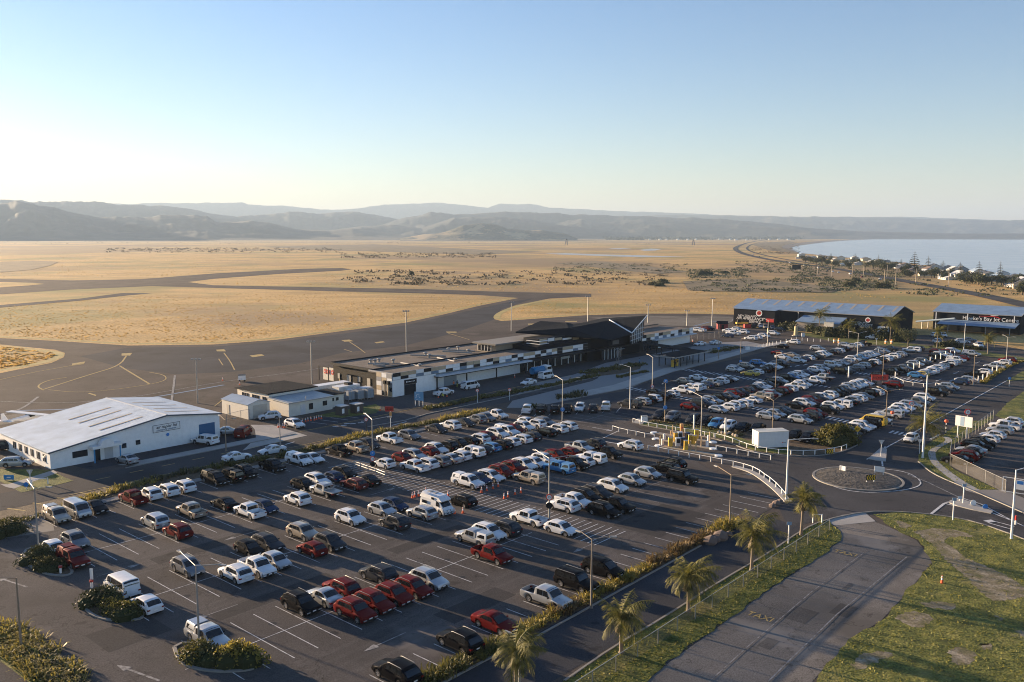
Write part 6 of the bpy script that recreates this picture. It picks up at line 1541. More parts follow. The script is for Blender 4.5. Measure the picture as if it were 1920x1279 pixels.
lamp(1246.5, 791.6, 716, [(1241, 720), (1264, 713)], 'brown wooden lamp topped by a blue disc at the entry lanes', m=WOODP, discs=[(8.3, 'P'), (3.0, 'B')])
lamp(1388, 688, 635, [(1397, 634)], 'wooden lamp with parking disc beside the gold SUV', m=WOODP, discs=[(1.6, 'P'), (.9, 'S')])
lamp(1453.7, 733, 660, [(1466, 661)], 'wooden lamp behind the dark pickup in the rear car park', m=WOODP)
lamp(1448.5, 805, 751, [(1440, 744), (1464, 741)], 'wooden Y-shaped lamp behind the white box container', m=WOODP)
lamp(1439, 649, 601, [(1426, 595), (1460, 596)], 'double-arm lamp with orange banner at the white bollard row', banner=True)
lamp(1346.8, 672.8, 607.5, [], 'wooden lamp column with grey sign at the footpath', m=WOODP, discs=[(3.2, 'B')])
lamp(1607, 678.5, 625, [(1594, 621), (1635, 620)], 'double-arm lamp in the middle of the densest car rows')
lamp(1660.4, 800, 733.5, [(1646, 724), (1690.6, 729)], 'wooden lamp left of the silver canopy pickup by the entry road', m=WOODP)
lamp(1730, 858.5, 703, [(1737, 700)], 'very tall white lamp in front of the curved footpath palm', m=WHITE, r=.16)
lamp(1824.5, 722, 666.8, [(1832, 666)], 'wooden lamp at the corner bollards of the rear car park', m=WOODP)
lamp(1886.4, 683.6, 632.5, [(1866, 622.5), (1902, 631)], 'double-arm lamp at the far right row end by the red SUV')
lamp(1654.4, 723, 654, [], 'wooden lamp pole at the red banner', m=WOODP)
lamp(1807, 656.8, 607, [], 'slim white pole in front of the Jet Centre canopy', m=WHITE)
lamp(360, 0*0+945*0+0+0.0+860, 795*0+0.0+790, [], 'x') if False else None
lamp(424, 846, 787, [(411, 777), (437, 783)], 'double-arm lamp on the road behind the white sedans', m=WOODP)
lamp(526, 848, 782, [], 'grey pole with cones at its foot beside the concrete forecourt')
for i, (b, t_) in enumerate([((371, 756), 674), ((585, 720), 641), ((762.5, 662), 583.5), ((959, 621), 567), ((1102, 611), 556), ((1215, 608), 572), ((1288, 611), 583), ((1335, 611), 560)]):
    g = G(*b); h = hgt(b[0], b[1], t_); m = empty('apron_floodlight', g, 0, f'tall grey apron floodlight mast, {ORD[i]} from left along the apron', 'floodlight', 'apron floodlight masts'); MB().tube([(0, 0, 0), (0, 0, h)], [.2, .12], 8).build('mast', GALV, m)
    for s_ in (-1, 0, 1): MB().box(s_*.8-.28, s_*.8+.28, -.2, .2, h-.1, h+.25).build('lamp_head', mat('lamp_grey', (.3, .3, .29), .5), m)
    MB().box(-1, 1, -.04, .04, h-.2, h-.1).build('crossbar', GALV, m)
# white post and rail fences
def railfence(pts, label, h=.85, m=None, rails=1, name='rail_fence', closed_ends=True):
    P = [G(*p) for p in pts]; t = empty(name, P[0], 0, label, 'fence'); o = P[0]; m = m or WHITE
    for p in P: q = p-o; MB().box(q.x-.06, q.x+.06, q.y-.06, q.y+.06, 0, h).build('post', m, t)
    for k in range(rails):
        z = h-.05-k*.4; MB().tube([tuple(Vector((p.x-o.x, p.y-o.y, z))) for p in P], .05, 6).build('rail', m, t)
    return t
railfence([(1186.7, 792), (1200, 796), (1216, 799.7), (1232, 802.5), (1249.6, 805.8), (1266.8, 808.6), (1284.3, 811.4), (1302.6, 813.3), (1321, 817.5), (1338.8, 820.4)], 'white rail fence along the lawn behind the ticket lanes')
railfence([(1340.8, 820.8), (1358.7, 825), (1373.7, 830), (1385.9, 834.9), (1400, 840), (1416.4, 844.8), (1437.3, 848.5), (1459.8, 851.3), (1483, 852.8), (1506, 853.3), (1527.7, 852.8), (1547.5, 851), (1564, 848), (1577.7, 845.5), (1587, 841.4)], 'white rail fence curving past the white box container to the flax bush')
railfence([(1148.4, 806), (1160.5, 810), (1177, 813.8), (1192.8, 816.6), (1209, 820.4), (1226.6, 823)], 'short white rail fence above the lone white SUV')
railfence([(1215, 844.3), (1234, 847), (1253, 850.9), (1272.4, 854.6), (1292, 858.4), (1312, 862), (1332.9, 865.9), (1353.5, 870), (1374.9, 873.8), (1394, 878.5), (1411, 884), (1424, 891), (1433, 897.8), (1443.6, 905), (1455, 915), (1466, 927), (1474, 937)], 'long white rail fence bending down beside the roundabout')
railfence([(1343, 843.8), (1362, 847.6), (1382, 851), (1403, 855), (1423.9, 858.8), (1445, 862.6)], 'white rail fence between the two entry lanes')
railfence([(1676, 712), (1693.6, 719.8), (1712, 723), (1731.5, 725.5), (1754, 724), (1770, 727)], 'white rail fence below the bright blue hatchback')
railfence([(1300, 669), (1316, 665.5), (1332, 662), (1348, 659), (1364, 656), (1380, 653)], 'grey railing beside the footpath right of the shelter', m=GALV, rails=2)
railfence([(664, 876), (676, 880), (690, 885), (705, 890), (722, 897)], 'galvanised trolley rail lying across the hatched walkway', m=GALV, rails=2, h=1.0)
railfence([(948, 779), (962, 782*0+780), (976, 781*0+782)], 'x') if False else None
railfence([(60, 917*0+912), (90, 908)], 'white hoop rail at the corner path on the left', h=1.0)
railfence([(1523*0+1190, 668*0+664), (1540*0+1198, 662)], 'x') if False else None
railfence([(1524, 998*0+1003-22), (1541, 994*0+1003-10-12)], 'white gate rail at the top of the palm verge', h=1.2)
kb2 = MB(); kerb(kb2, smoothline([G(*p) for p in [(1376, 875), (1394, 880), (1411, 886), (1433, 900), (1460, 922), (1478, 942)]]), 1.1, .14); tag(kb2.build('fence_kerb', CONC), kind='structure')
# chain link fences
LINK = bpy.data.materials.new('chain_link'); LINK.use_nodes = True; N = LINK.node_tree.nodes; L = LINK.node_tree.links; b = N['Principled BSDF']; b.inputs['Base Color'].default_value = (.35, .34, .32, 1); b.inputs['Metallic'].default_value = .5
tr = N.new('ShaderNodeBsdfTransparent'); mx = N.new('ShaderNodeMixShader'); no = N.new('ShaderNodeTexNoise'); no.inputs['Scale'].default_value = 3; mr = N.new('ShaderNodeMapRange'); mr.inputs['To Min'].default_value = .84; mr.inputs['To Max'].default_value = .97
L.new(no.outputs[0], mr.inputs[0]); L.new(mr.outputs[0], mx.inputs[0]); L.new(b.outputs[0], mx.inputs[1]); L.new(tr.outputs[0], mx.inputs[2]); L.new(mx.outputs[0], N['Material Output'].inputs[0])
LINK2 = LINK.copy(); [setattr(n.inputs['To Min'], 'default_value', .5) or setattr(n.inputs['To Max'], 'default_value', .75) for n in LINK2.node_tree.nodes if n.type == 'MAP_RANGE']
LINK2.node_tree.nodes['Principled BSDF'].inputs['Base Color'].default_value = (.2, .18, .15, 1)
def chainfence(P, label, h=1.8, step=3.2, lk=None):
    P = resample(P, step); o = P[0]; t = empty('chain_link_fence', o, 0, label, 'fence')
    for p in P: q = p-o; MB().tube([(q.x, q.y, 0), (q.x, q.y, h)], .045, 6).build('post', GALV, t)
    MB().tube([(p.x-o.x, p.y-o.y, h-.04) for p in P], .03, 5).build('top_rail', GALV, t); m = MB()
    for a, b in zip(P[:-1], P[1:]): a = a-o; b = b-o; m.quad((a.x, a.y, .03), (b.x, b.y, .03), (b.x, b.y, h-.05), (a.x, a.y, h-.05))
    m.build('mesh', lk or LINK, t, fix=False)
chainfence([UV(48, -39.6), UV(105.5, -39.9)], 'long chain link fence on the grass verge below the palms', h=1.5, lk=LINK2)
chainfence([G(1862, 789), G(1783, 848), G(1780, 873)], 'chain link fence in front of the right-hand fenced car row', h=2.2, step=2.4)
chainfence([G(1780, 873), G(1885, 925)], 'chain link fence along the bottom of the fenced car park', h=2.0, step=4)
chainfence([G(425, 797), G(452, 790), G(468, 787)], 'security fence with small signs beside the tin garage', h=2.2, step=3)
chainfence([G(1297, 640), G(1360, 632)], 'security fence round the rental compound right of the terminal', h=2.4, step=3)
gt = empty('sign_gate', G(1879, 922), -.65, 'white-framed mesh gate carrying a blue and white sign', 'gate'); m = MB()
for a in (0, 2.9): m.box(a-.05, a+.05, -.05, .05, 0, 2.3)
m.box(0, 2.9, -.03, .03, 2.2, 2.3); m.box(0, 2.9, -.03, .03, .1, .2); m.build('gate_frame', WHITE, gt); MB().quad((0, 0, .2), (2.9, 0, .2), (2.9, 0, 2.2), (0, 0, 2.2)).build('mesh', LINK, gt, fix=False)
s_ = MB().box(1.7, 2.7, -.08, -.05, .7, 2.1).build('sign_panel', WHITE, gt); MB().box(1.8, 2.6, -.095, -.082, 1.5, 2.0).build('blue_mark', BLUEM, s_)
# bollards
def many(name, cat, group, pts, label, fn):
    """one prototype, then linked copies of it and of each of its parts"""
    proto = None
    for i, p in enumerate(pts):
        g = G(p[0], p[1]); lab = label(i, p)
        if proto is None: proto = empty(name, g, 0, lab, cat, group); fn(proto); kids = [(c, list(c.children)) for c in proto.children]
        else:
            t = proto.copy(); col.objects.link(t); t.location = g; t['label'] = lab
            for c, ks in kids:
                q = c.copy(); col.objects.link(q); q.parent = t
                for k_ in ks: w = k_.copy(); col.objects.link(w); w.parent = q
def tallpost(t): MB().box(-.1, .1, -.1, .1, 0, 1.75).build('post', WHITE, t); MB().box(-.13, .13, -.13, .13, 1.75, 1.82).build('cap', GALV, t)
B1 = [(1825, 722), (1834, 718), (1842.7, 715), (1850.8, 711), (1860.4, 700.7), (1869.2, 697.8), (1876.7, 692.3), (1893.5, 684.8)]
many('bollard', 'bollard', 'tall white posts by the road', B1, lambda i, p: f'tall white post, {ORD[i]} from the near end along the road-side row', tallpost)
B2 = [(1678.6, 710), (1702, 695), (1713.3, 692.8), (1723.8, 690), (1734, 685), (1744, 681), (1754, 676.9), (1763.8, 673.5), (1773, 669.3), (1781.8, 668), (1789.8, 669)]
many('bollard', 'bollard', 'tall white posts between rows', B2, lambda i, p: f'tall white post, {ORD[i]} from the left in the line dividing the right rows', tallpost)
B3 = [(1419, 653), (1425, 652), (1431, 650.5), (1437, 649.5), (1443, 648), (1449, 646.5), (1456, 645), (1464, 643.5), (1474, 642), (1484, 639), (1493, 637.5), (1504, 639), (1514, 640), (1525, 641), (1538, 641), (1553, 640)]
many('bollard', 'bollard', 'short white posts', B3, lambda i, p: f'short white bollard, {ORD[i]} from left beyond the lone dark sedan', lambda t: MB().tube([(0, 0, 0), (0, 0, 1.0), (0, 0, 1.08)], [.09, .09, .05], 8).build('post', WHITE, t))
B4 = [(1300.5, 811*0+828, ), (1362, 812*0+812), (1604*0+1610, 700)]
many('bollard', 'bollard', 'tall white square posts', [(1301, 806), (1360, 812), (1591, 708)], lambda i, p: ['very tall white post left of the blue hatchback row', 'very tall white post in front of the white SUV facing the lanes', 'tall white post right of the old black four-wheel drive'][i], lambda t: MB().box(-.14, .14, -.14, .14, 0, 2.9).build('post', WHITE, t))
# cones
def cone(t):
    MB().box(-.2, .2, -.2, .2, 0, .05).build('base', mat('cone_base', (.5, .08, .02), .6), t); b = MB().cyl((0, 0, .05), .15, .85, 12, .035).build('cone_body', ORANGE, t)
    MB().cyl((0, 0, .42), .111, .22, 12, .079).build('white_band', WHITE, b); MB().cyl((0, 0, .72), .075, .12, 12, .055).build('white_band', WHITE, b)
C1 = [(773.4, 934), (777.6, 932.4), (785, 930.8), (798.4, 924.6), (825.8, 935), (840.4, 930.8), (852.4, 963.6), (868, 962.6), (903, 924), (912.8, 920.8), (924.3, 916.7), (934, 913), (945.4, 935.4), (952.6, 932.3), (965.6, 927.6), (976.7, 924.5)]
wh = ['leftmost of three by the camper van', 'middle of three by the camper van', 'rightmost of three by the camper van', 'directly behind the camper van roof', 'left one behind the black wagon nose', 'right one behind the black wagon nose', 'left of two below the black wagon', 'right of two below the black wagon', 'in front of the white canopy pickup bumper', 'left one before the navy hatchback', 'right one before the navy hatchback', 'before the white wagon bumper', 'first of four on the open asphalt', 'second of four on the open asphalt', 'third of four on the open asphalt', 'fourth of four on the open asphalt']
many('traffic_cone', 'traffic cone', 'orange traffic cones', C1, lambda i, p: 'orange and white cone, '+wh[i], cone)
C2 = [(567, 792.8), (573, 791.6), (577.5, 790), (583, 789.4), (589.4, 788.4), (593.3, 787.3), (598, 786), (602.5, 785.8)]
many('traffic_cone', 'traffic cone', 'cones in a row before the cream office', C2, lambda i, p: f'orange cone, {ORD[i]} from left in the row before the cream office', cone)
C3 = [(713, 770, 'by the red sign island'), (521.8, 802, 'leftmost at the foot of the grey pole'), (524.5, 801, 'second at the foot of the grey pole'), (530.5, 802, 'third at the foot of the grey pole'), (533.5, 802.7, 'rightmost at the foot of the grey pole'), (417.4, 714, 'alone on the apron line'), (449.3, 722, 'beside the ground power unit'), (1552, 699.5, 'upper left by the old black four-wheel drive'), (1555.5, 700.7, 'upper right by the old black four-wheel drive'), (1542.7, 719.5, 'left of two beside the white pickup nose'), (1546, 718.7, 'right of two beside the white pickup nose'), (1650, 685, 'fallen over by the white hatchback row'),
      (822, 746, 'left of the pair beside the white work pickup'), (838, 744, 'right of the pair beside the white work pickup'), (965, 708, 'alone at the white terminal wall'), (1299, 641, 'at the right end of the terminal wing'), (1766, 1094, 'standing alone on the big lawn')]
many('traffic_cone', 'traffic cone', 'single traffic cones', C3, lambda i, p: 'orange and white cone '+p[2], cone)
many('barrier', 'barrier', 'orange barriers', [(1564.5, 643.4), (1573, 643), (1672, 645), (1661, 645)], lambda i, p: ['left orange barrier drum at the far lot exit', 'right orange barrier drum at the far lot exit', 'orange barrier right of the slender signs', 'orange barrier left of the slender signs'][i], lambda t: (MB().cyl((0, 0, 0), .4, 1.5, 12, .35).build('drum', mat('drum_orange', (.7, .3, .08), .6), t), MB().cyl((0, 0, .6), .4, .4, 12, .39).build('white_band', WHITE, t)))
# ticket lanes
for k, (a, b, l) in enumerate([((1226, 812), (1337, 829.7), 'upper'), ((1229.5, 823.6), (1337, 842), 'middle'), ((1235, 836.3), (1347, 855), 'lower')]):
    P = [G(*a), G(*b)]; P = resample(P, 3); m = MB(); kerb(m, P, 1.1, .16); tag(m.build('lane_island', mat('island_pale', (.36, .31, .24), .8)), kind='structure')
    for e in (P[0], P[-1]): m = MB(); m.cyl((e.x, e.y, 0), .75, .22, 14, .6); tag(m.build('island_nose', WHITE), kind='structure')
def ybox(t): MB().box(-.35, .35, -.3, .3, 0, 1.75).build('cabinet', YELM, t); MB().box(-.25, .25, -.33, -.305, .9, 1.5).build('panel', mat('amber_panel', (.5, .28, .03), .5), t); MB().box(-.37, .37, -.32, .32, 1.75, 1.82).build('lid', GALV, t)
many('barrier_machine', 'barrier machine', 'yellow ticket barrier cabinets', [(1267, 829), (1256.7, 838.5), (1305.5, 823.5), (1302, 834.7), (1285.8, 844.6), (1294, 833.7)], lambda i, p: 'yellow barrier cabinet, '+['left one on the middle island', 'leftmost on the lower island', 'right one on the upper island', 'right one on the middle island', 'right one on the lower island', 'small one beside the dark ticket reader'][i], ybox)
def tmach(c):
    def f(t): MB().box(-.4, .4, -.3, .3, .5, 2.0).build('cabinet', c, t); MB().box(-.12, .12, -.12, .12, 0, .5).build('stand', GALV, t); MB().box(-.3, .3, -.33, -.305, 1.1, 1.8).build('screen', BGLASS, t)
    return f
many('ticket_machine', 'ticket machine', 'pale ticket machines', [(1275, 830), (1271, 841.5)], lambda i, p: ['pale blue ticket panel on the middle island', 'pale blue ticket panel on the lower island'][i], tmach(mat('pale_blue_panel', (.4, .47, .55), .5)))
many('ticket_machine', 'ticket machine', 'dark ticket machines', [(1289, 831), (1279.7, 841.5)], lambda i, p: ['dark blue ticket reader on the middle island', 'dark blue ticket reader on the lower island'][i], tmach(mat('dark_blue_panel', (.02, .04, .1), .5)))
many('bollard', 'bollard', 'round white lane bollards', [(1245.4, 825.5), (1241.6, 835.5), (1328.4, 828), (1325.6, 839)], lambda i, p: 'fat white bollard, '+['left end of middle island', 'left end of lower island', 'right end of upper island', 'right end of middle island'][i], lambda t: MB().tube([(0, 0, 0), (0, 0, 1.1), (0, 0, 1.2)], [.26, .26, .12], 10).build('post', WHITE, t))
TIMB = mat('pale_timber', (.5, .36, .2), .8)
many('height_post', 'post', 'pale timber height posts', [(1261, 816), (1257.3, 827), (1238, 837), (1315, 838), (1304.6, 848), (1331, 829), (1294.5, 846)], lambda i, p: 'pale timber lane post, '+['behind the upper island', 'left half of middle island', 'left end of lower island', 'right side of middle island', 'right side of lower island', 'right tip of upper island', 'slim white one on the lower island'][i], lambda t: MB().box(-.09, .09, -.09, .09, 0, 1.9).build('post', TIMB, t))
t = empty('orange_column', G(1277.8, 818), 0, 'thick orange timber column at the back of the ticket lanes', 'column'); MB().tube([(0, 0, 0), (0, 0, 2.2), (0, 0, 2.35)], [.35, .35, .3], 12).build('column', mat('orange_timber', (.6, .3, .1), .7), t); MB().tube([(0, -.36, 1.7), (0, -.38, 1.7)], .15, 10).build('red_mark', REDM, t)
for (x, y, l) in ((1208, 792, 'beside the first rail fence post'), (1401.6, 656.5, 'on the footpath by the bollards'), (1505.5, 631, 'on the asphalt near the gold sculpture')):
    t = empty('utility_box', G(x, y), 0, 'white utility box '+l, 'utility box'); MB().box(-.6, .6, -.4, .4, 0, 1.25).build('cabinet', WHITE, t); MB().box(-.64, .64, -.44, .44, 1.25, 1.32).build('lid', GALV, t)
# signs
def post(t, h, m=None, r=.05, x=0): MB().tube([(x, 0, 0), (x, 0, h)], r, 8).build('post', m or WHITE, t)
def giveway(x, y, ty, lab):
    h = hgt(x, y, ty); t = empty('give_way_sign', G(x, y), 0, lab, 'road sign', 'backs of give way signs'); post(t, h-.1); z = h; m = MB()
    m.v += [(-.5, -.02, z), (.5, -.02, z), (0, -.02, z-.85), (-.5, .02, z), (.5, .02, z), (0, .02, z-.85)]; m.f += [(0, 2, 1), (3, 4, 5), (0, 1, 4, 3), (1, 2, 5, 4), (2, 0, 3, 5)]; m.build('sign_plate', mat('sign_back', (.5, .52, .55), .4, .4), t)
giveway(1651.5, 857, 825, 'back of give way sign on the pale splitter island'); giveway(1723.5, 851, 823, 'back of give way sign left of the tall white lamp'); giveway(58, 918, 881, 'back of give way sign on the left corner path')
giveway(1564*0+1646.5, 668, 650, 'white plate sign between the lamps of the far rows'); giveway(1643, 647, 634, 'white plate sign in front of the far left hangar shrubs')
def roundsign(x, y, ty, kind, lab, m=None, r=.36):
    h = hgt(x, y, ty); t = empty('round_sign', G(x, y), 0, lab, 'road sign'); post(t, h-.02, m); disc(t, h-.35, kind, r, off=(0, -.06)); return t
roundsign(1811, 824, 769, 'R', 'round speed sign on a tall pole beside the white notice board', r=.6); roundsign(1708, 780, 753, 'R', 'round speed sign before the white and silver car row', r=.5)
roundsign(895, 756, 729, 'R', 'red round sign, left one on the planted terminal median'); roundsign(955.5, 751, 728, 'R', 'red round sign, right one on the planted terminal median')
roundsign(687, 808, 783, 'R', 'round white disc on a dark pole by the terminal road hedge', BLACKM); roundsign(1846.6, 955, 945, 'B', 'blue keep-left disc on the splitter island'); roundsign(50, 918, 904, 'B', 'blue disc sign on the left corner path'); roundsign(1892, 725, 707, 'B', 'blue disc on the white centre line of the entry road')
[o for o in roundsign(1824, 949, 938, 'B', 'pale round sign on the splitter island', r=.4).children if o.name.startswith('blue_disc')][0].data.materials[0] = WHITE
for (x, y, ty, l) in ((1805.6, 945, 908, 'tall white sign pole on the splitter island'), (1799, 941, 931, 'short blue-topped post on the splitter island'), (1786.4, 975.8, 934, 'white sign pole at the lawn edge below the splitter island'), (1478, 1020, 979, 'grey sign post with round plate behind the second palm verge'), (1774, 700*0+830*0+762+0, 735, 'x')):
    if l == 'x': continue
    h = hgt(x, y, ty); t = empty('sign_pole', G(x, y), 0, l, 'sign pole'); post(t, h, WHITE, .08); MB().box(-.28, .28, -.1, -.06, h-.35, h+.05).build('plate', mat('plate_bluegrey', (.2, .3, .42), .5), t)
for (x, y, ty, l) in ((1773.3, 814.6, 787, 'crossing beacon with orange ball and black-white pole on the path lawn'), (1672, 800, 771, 'crossing beacon with orange ball in front of the silver canopy pickup')):
    h = hgt(x, y, ty); t = empty('crossing_beacon', G(x, y), 0, l, 'beacon')
    for k in range(6): MB().cyl((0, 0, k*(h-.6)/6), .09, (h-.6)/6, 8).build('pole_band', WHITE if k % 2 else BLACKM, t)
    m = MB(); m.tube([(0, 0, h-.6), (0, 0, h-.45), (0, 0, h-.25), (0, 0, h-.05), (0, 0, h)], [.1, .32, .38, .3, .08], 14); m.build('orange_globe', mat('globe_orange', (.85, .12, .04), .4), t, 60)
nb = empty('notice_board', G(1803.5, 822.5), 0, 'wide white notice board on two posts right of the beacon', 'notice board'); a_ = G(1795, 821)-G(1803.5, 822.5); b_ = G(1812, 824)-G(1803.5, 822.5)
for q in (a_, b_): MB().tube([(q.x, q.y, 0), (q.x, q.y, 4.2)], .09, 8).build('post', WHITE, nb)
dd = (b_-a_).normalized(); nn = Vector((dd.y, -dd.x, 0)); c0 = a_-dd*.5+nn*.12; c1 = b_+dd*.9+nn*.12; m = MB(); m.quad((c0.x, c0.y, 2.3), (c1.x, c1.y, 2.3), (c1.x, c1.y, 4.2), (c0.x, c0.y, 4.2)); m.quad(*[(p.x-nn.x*.06, p.y-nn.y*.06, z) for p, z in ((c0, 2.3), (c1, 2.3), (c1, 4.2), (c0, 4.2))]); pnl = m.build('panel', WHITE, nb, fix=False)
m = MB(); e0 = c0.lerp(c1, .3)+nn*.02; e1 = c0.lerp(c1, .52)+nn*.02; m.quad((e0.x, e0.y, 2.4), (e1.x, e1.y, 2.4), (e1.x, e1.y, 4.1), (e0.x, e0.y, 4.1)); m.build('blue_column', mat('board_blue', (.3, .42, .55), .6), pnl, fix=False)
t = empty('warning_sign', G(1606.4, 832.5), 0, 'yellow diamond warning sign beside the flax bush', 'road sign'); post(t, 2.9); m = MB(); z = 2.75; R_ = .62
m.v += [(0, -.08, z-R_), (R_, -.08, z), (0, -.08, z+R_), (-R_, -.08, z), (0, -.04, z-R_), (R_, -.04, z), (0, -.04, z+R_), (-R_, -.04, z)]; m.f += [(0, 1, 2, 3), (7, 6, 5, 4), (0, 4, 5, 1), (1, 5, 6, 2), (2, 6, 7, 3), (3, 7, 4, 0)]; pl_ = m.build('diamond', mat('diamond_yellow', (.8, .45, .02), .5), t); MB().box(-.3, .3, -.1, -.085, z-.09, z+.09).build('marking', BLACKM, pl_)
def chev(x, y, rz, lab, back=False, h=1.3, w=1.5):
    t = empty('chevron_board', G(x, y)+Vector((0, 0, .15)), rz, lab, 'road sign'); 
    for s_ in (-.5, .5): MB().box(s_*w*.8-.05, s_*w*.8+.05, .02, .08, 0, h).build('post', WHITE, t)
    p = MB().box(-w/2, w/2, -.03, .02, h-.85, h).build('board', WHITE if back else BLACKM, t)
    if not back:
        m = MB()
        for k in range(4): x0 = -w/2+.1+k*w/4.2; m.quad((x0+.18, -.045, h-.8), (x0+.34, -.045, h-.8), (x0+.16, -.045, h-.42), (x0, -.045, h-.42)); m.quad((x0, -.045, h-.42), (x0+.16, -.045, h-.42), (x0+.34, -.045, h-.05), (x0+.18, -.045, h-.05))
        m.build('chevron', mat('chevron_yellow', (.8, .5, .03), .5), p, fix=False)
chev(1632, 908, .15, 'black and yellow chevron board at the front of the roundabout'); chev(1648, 892, 2.6, 'pale back of a chevron board on the right of the roundabout', True); chev(1580, 886, 2.2, 'white-posted board on the far edge of the roundabout', True, .9, 1.1)
chev(1555, 853, .1, 'white and black arrow board on the curved rail fence', False, .9, 1.3)
# red banner, red hoarding, blue map sign
t = empty('red_banner', G(1649, 722), 0, 'bright red banner with dark lettering strung above the cars', 'banner'); 
for s_ in (-2, 2): MB().tube([(s_, 0, 0), (s_, 0, 2.6)], .05, 6).build('post', GALV, t)
p = MB().box(-2.1, 2.1, -.06, -.02, 1.2, 2.6).build('banner_cloth', mat('banner_red', (.8, .06, .03), .6), t); m = MB()
for k in range(8): x = -1.7+k*.42; m.box(x, x+.08, -.08, -.065, 1.6, 2.15); m.box(x, x+.26, -.08, -.066, 1.85+.1*(k % 3), 1.95+.1*(k % 3))
m.build('lettering', mat('dark_red_ink', (.12, .01, .01), .6), p)
t = empty('red_hoarding', G(732.6, 802), 0, 'dark red sign with scalloped edge on a white post before the terminal', 'sign'); post(t, 3.4, WHITE, .07); m = MB(); m.box(-1.05, .6, -.08, -.03, 3.2, 4.2); pr = m.build('panel', mat('deep_red', (.35, .02, .015), .6), t)
m = MB()
for k in range(5): m.box(-.9+k*.28, -.74+k*.28, -.1, -.085, 3.5, 3.7+.1*(k % 2))
m.build('lettering', mat('dark_red_ink', (.12, .01, .01), .6), pr); MB().box(-.2, .2, -.15, .15, 2.0, 3.1).build('amber_box', mat('orange_timber', (.6, .3, .1), .7), t)
t = empty('map_sign', G(786, 762), -.3, 'blue site map board on three white posts before the terminal', 'sign')
for x in (-.9, 0, .9): MB().tube([(x, 0, 0), (x, 0, 3.2)], .07, 6).build('post', WHITE, t)
p = MB().box(-1.05, 1.05, -.1, -.04, 1.3, 3.2).build('panel', mat('map_blue', (.13, .32, .52), .6), t); m = MB()
for k in range(9): x = -.9+random.random()*1.6; z = 1.4+random.random()*1.5; m.box(x, x+.25, -.12, -.105, z, z+.1)
m.build('map_marks', WHITE, p)
t = empty('blue_site_sign', G(17, 901), 0, 'low bright blue rectangular sign on the left lawn', 'sign'); MB().box(-.75, .75, -.05, .05, .15, .85).build('panel', mat('cyan_blue', (.02, .22, .5), .5), t); MB().box(-.6, -.5, -.04, .04, 0, .15).box(.5, .6, -.04, .04, 0, .15).build('leg', GALV, t); MB().box(-.3, .3, -.065, -.055, .42, .58).build('lettering', WHITE, t)
t = empty('entry_flag_sign', G(174, 1102), 0, 'white twisted flag sign on a pole by the second planted island', 'sign'); h = hgt(174, 1100, 1066); post(t, h, WHITE, .06); MB().prism([(-.22, -.03), (.1, -.03), (.1, .03), (-.22, .03)], h-1.1, h+.1).build('flag', WHITE, t)
# red toned entry posts
for (x, y, l) in ((114, 1076, 'left'), (172, 1103, 'right')):
    t = empty('marker_post', G(x, y), 0, f'short red-topped marker post at the {l} planted island tip', 'post'); MB().cyl((0, 0, 0), .12, .7, 10).build('post', WHITE, t); MB().cyl((0, 0, .7), .2, .22, 10).build('red_top', mat('deep_red', (.35, .02, .015), .6), t)
t = empty('marker_post', G(1904, 984), 0, 'red and white marker post right of the tall lamp', 'post'); MB().cyl((0, 0, 0), .11, .6, 10).build('post', WHITE, t); MB().cyl((0, 0, .6), .12, .6, 10).build('red_top', REDM, t)
# sculpture, bird on column
t = empty('sculpture', G(1492, 630), 0, 'pale gold column with a small bird figure on top near the far hangar', 'sculpture'); MB().box(-1.1, 1.1, -1.1, 1.1, 0, .25).build('plinth', CONC, t); MB().tube([(0, 0, .2), (0, 0, 3.4), (0, 0, 3.6)], [.75, .6, .5], 10).build('column', mat('gold_stone', (.5, .4, .22), .7), t); m = MB(); m.tube([(-.5, 0, 3.7), (0, 0, 4.0), (.3, 0, 4.5), (.5, 0, 4.9)], [.06, .28, .16, .05], 8); m.build('bird', mat('bronze', (.2, .16, .1), .5), t)
t = empty('steel_sculpture', G(1160, 692), 0, 'slender steel sculpture with birds standing in the plaza garden', 'sculpture')
for x, y in ((-.6, 0), (.6, 0), (0, .6), (0, -.6)): MB().tube([(x, y, 0), (x, y, 5.2)], .07, 6).build('rod', CHROME, t)
for k in range(6): m = MB(); x = -1.2+k*.5; m.tube([(x-.35, .1, 5.3+.2*(k % 3)), (x, 0, 5.45+.2*(k % 3)), (x+.35, .1, 5.35+.2*(k % 3))], [.03, .12, .03], 6); m.build('bird', GALV, t)
# shed red, ground unit, mowers etc. airside
t = empty('red_shed', G(1354, 617), -.1, 'small dark red shed behind the rental cars', 'shed'); MB().box(-2, 2, -1.5, 1.5, 0, 2.2).build('wall', mat('barn_red', (.25, .02, .02), .7), t); m = MB(); m.slab([(-2.2, -1.7, 2.2), (2.2, -1.7, 2.2), (2.2, 0, 3.2), (-2.2, 0, 3.2)], .1); m.slab([(-2.2, 0, 3.2), (2.2, 0, 3.2), (2.2, 1.7, 2.2), (-2.2, 1.7, 2.2)], .1); m.build('roof', DROOF, t); MB().box(-.5, .5, -1.56, -1.5, 0, 1.9).build('door', BLACKM, t)
t = empty('skip_bin', G(1401, 615), 0, 'red skip bin in front of the left dark hangar', 'bin'); MB().prism([(-1.3, -.9), (1.3, -.9), (1.3, .9), (-1.3, .9)], .1, 1.5).build('bin', REDM, t); MB().box(-1.2, 1.2, -.8, .8, 1.5, 1.56).build('lid', BLACKM, t)
t = empty('loader', G(1391, 611), 0, 'yellow ground loader against the left dark hangar', 'loader'); MB().box(-2.4, 2.4, -.8, .8, .8, 1.5).build('body', YELM, t); MB().box(-1.9, -.6, -.7, .7, 1.5, 2.6).build('cab', BLACKM, t)
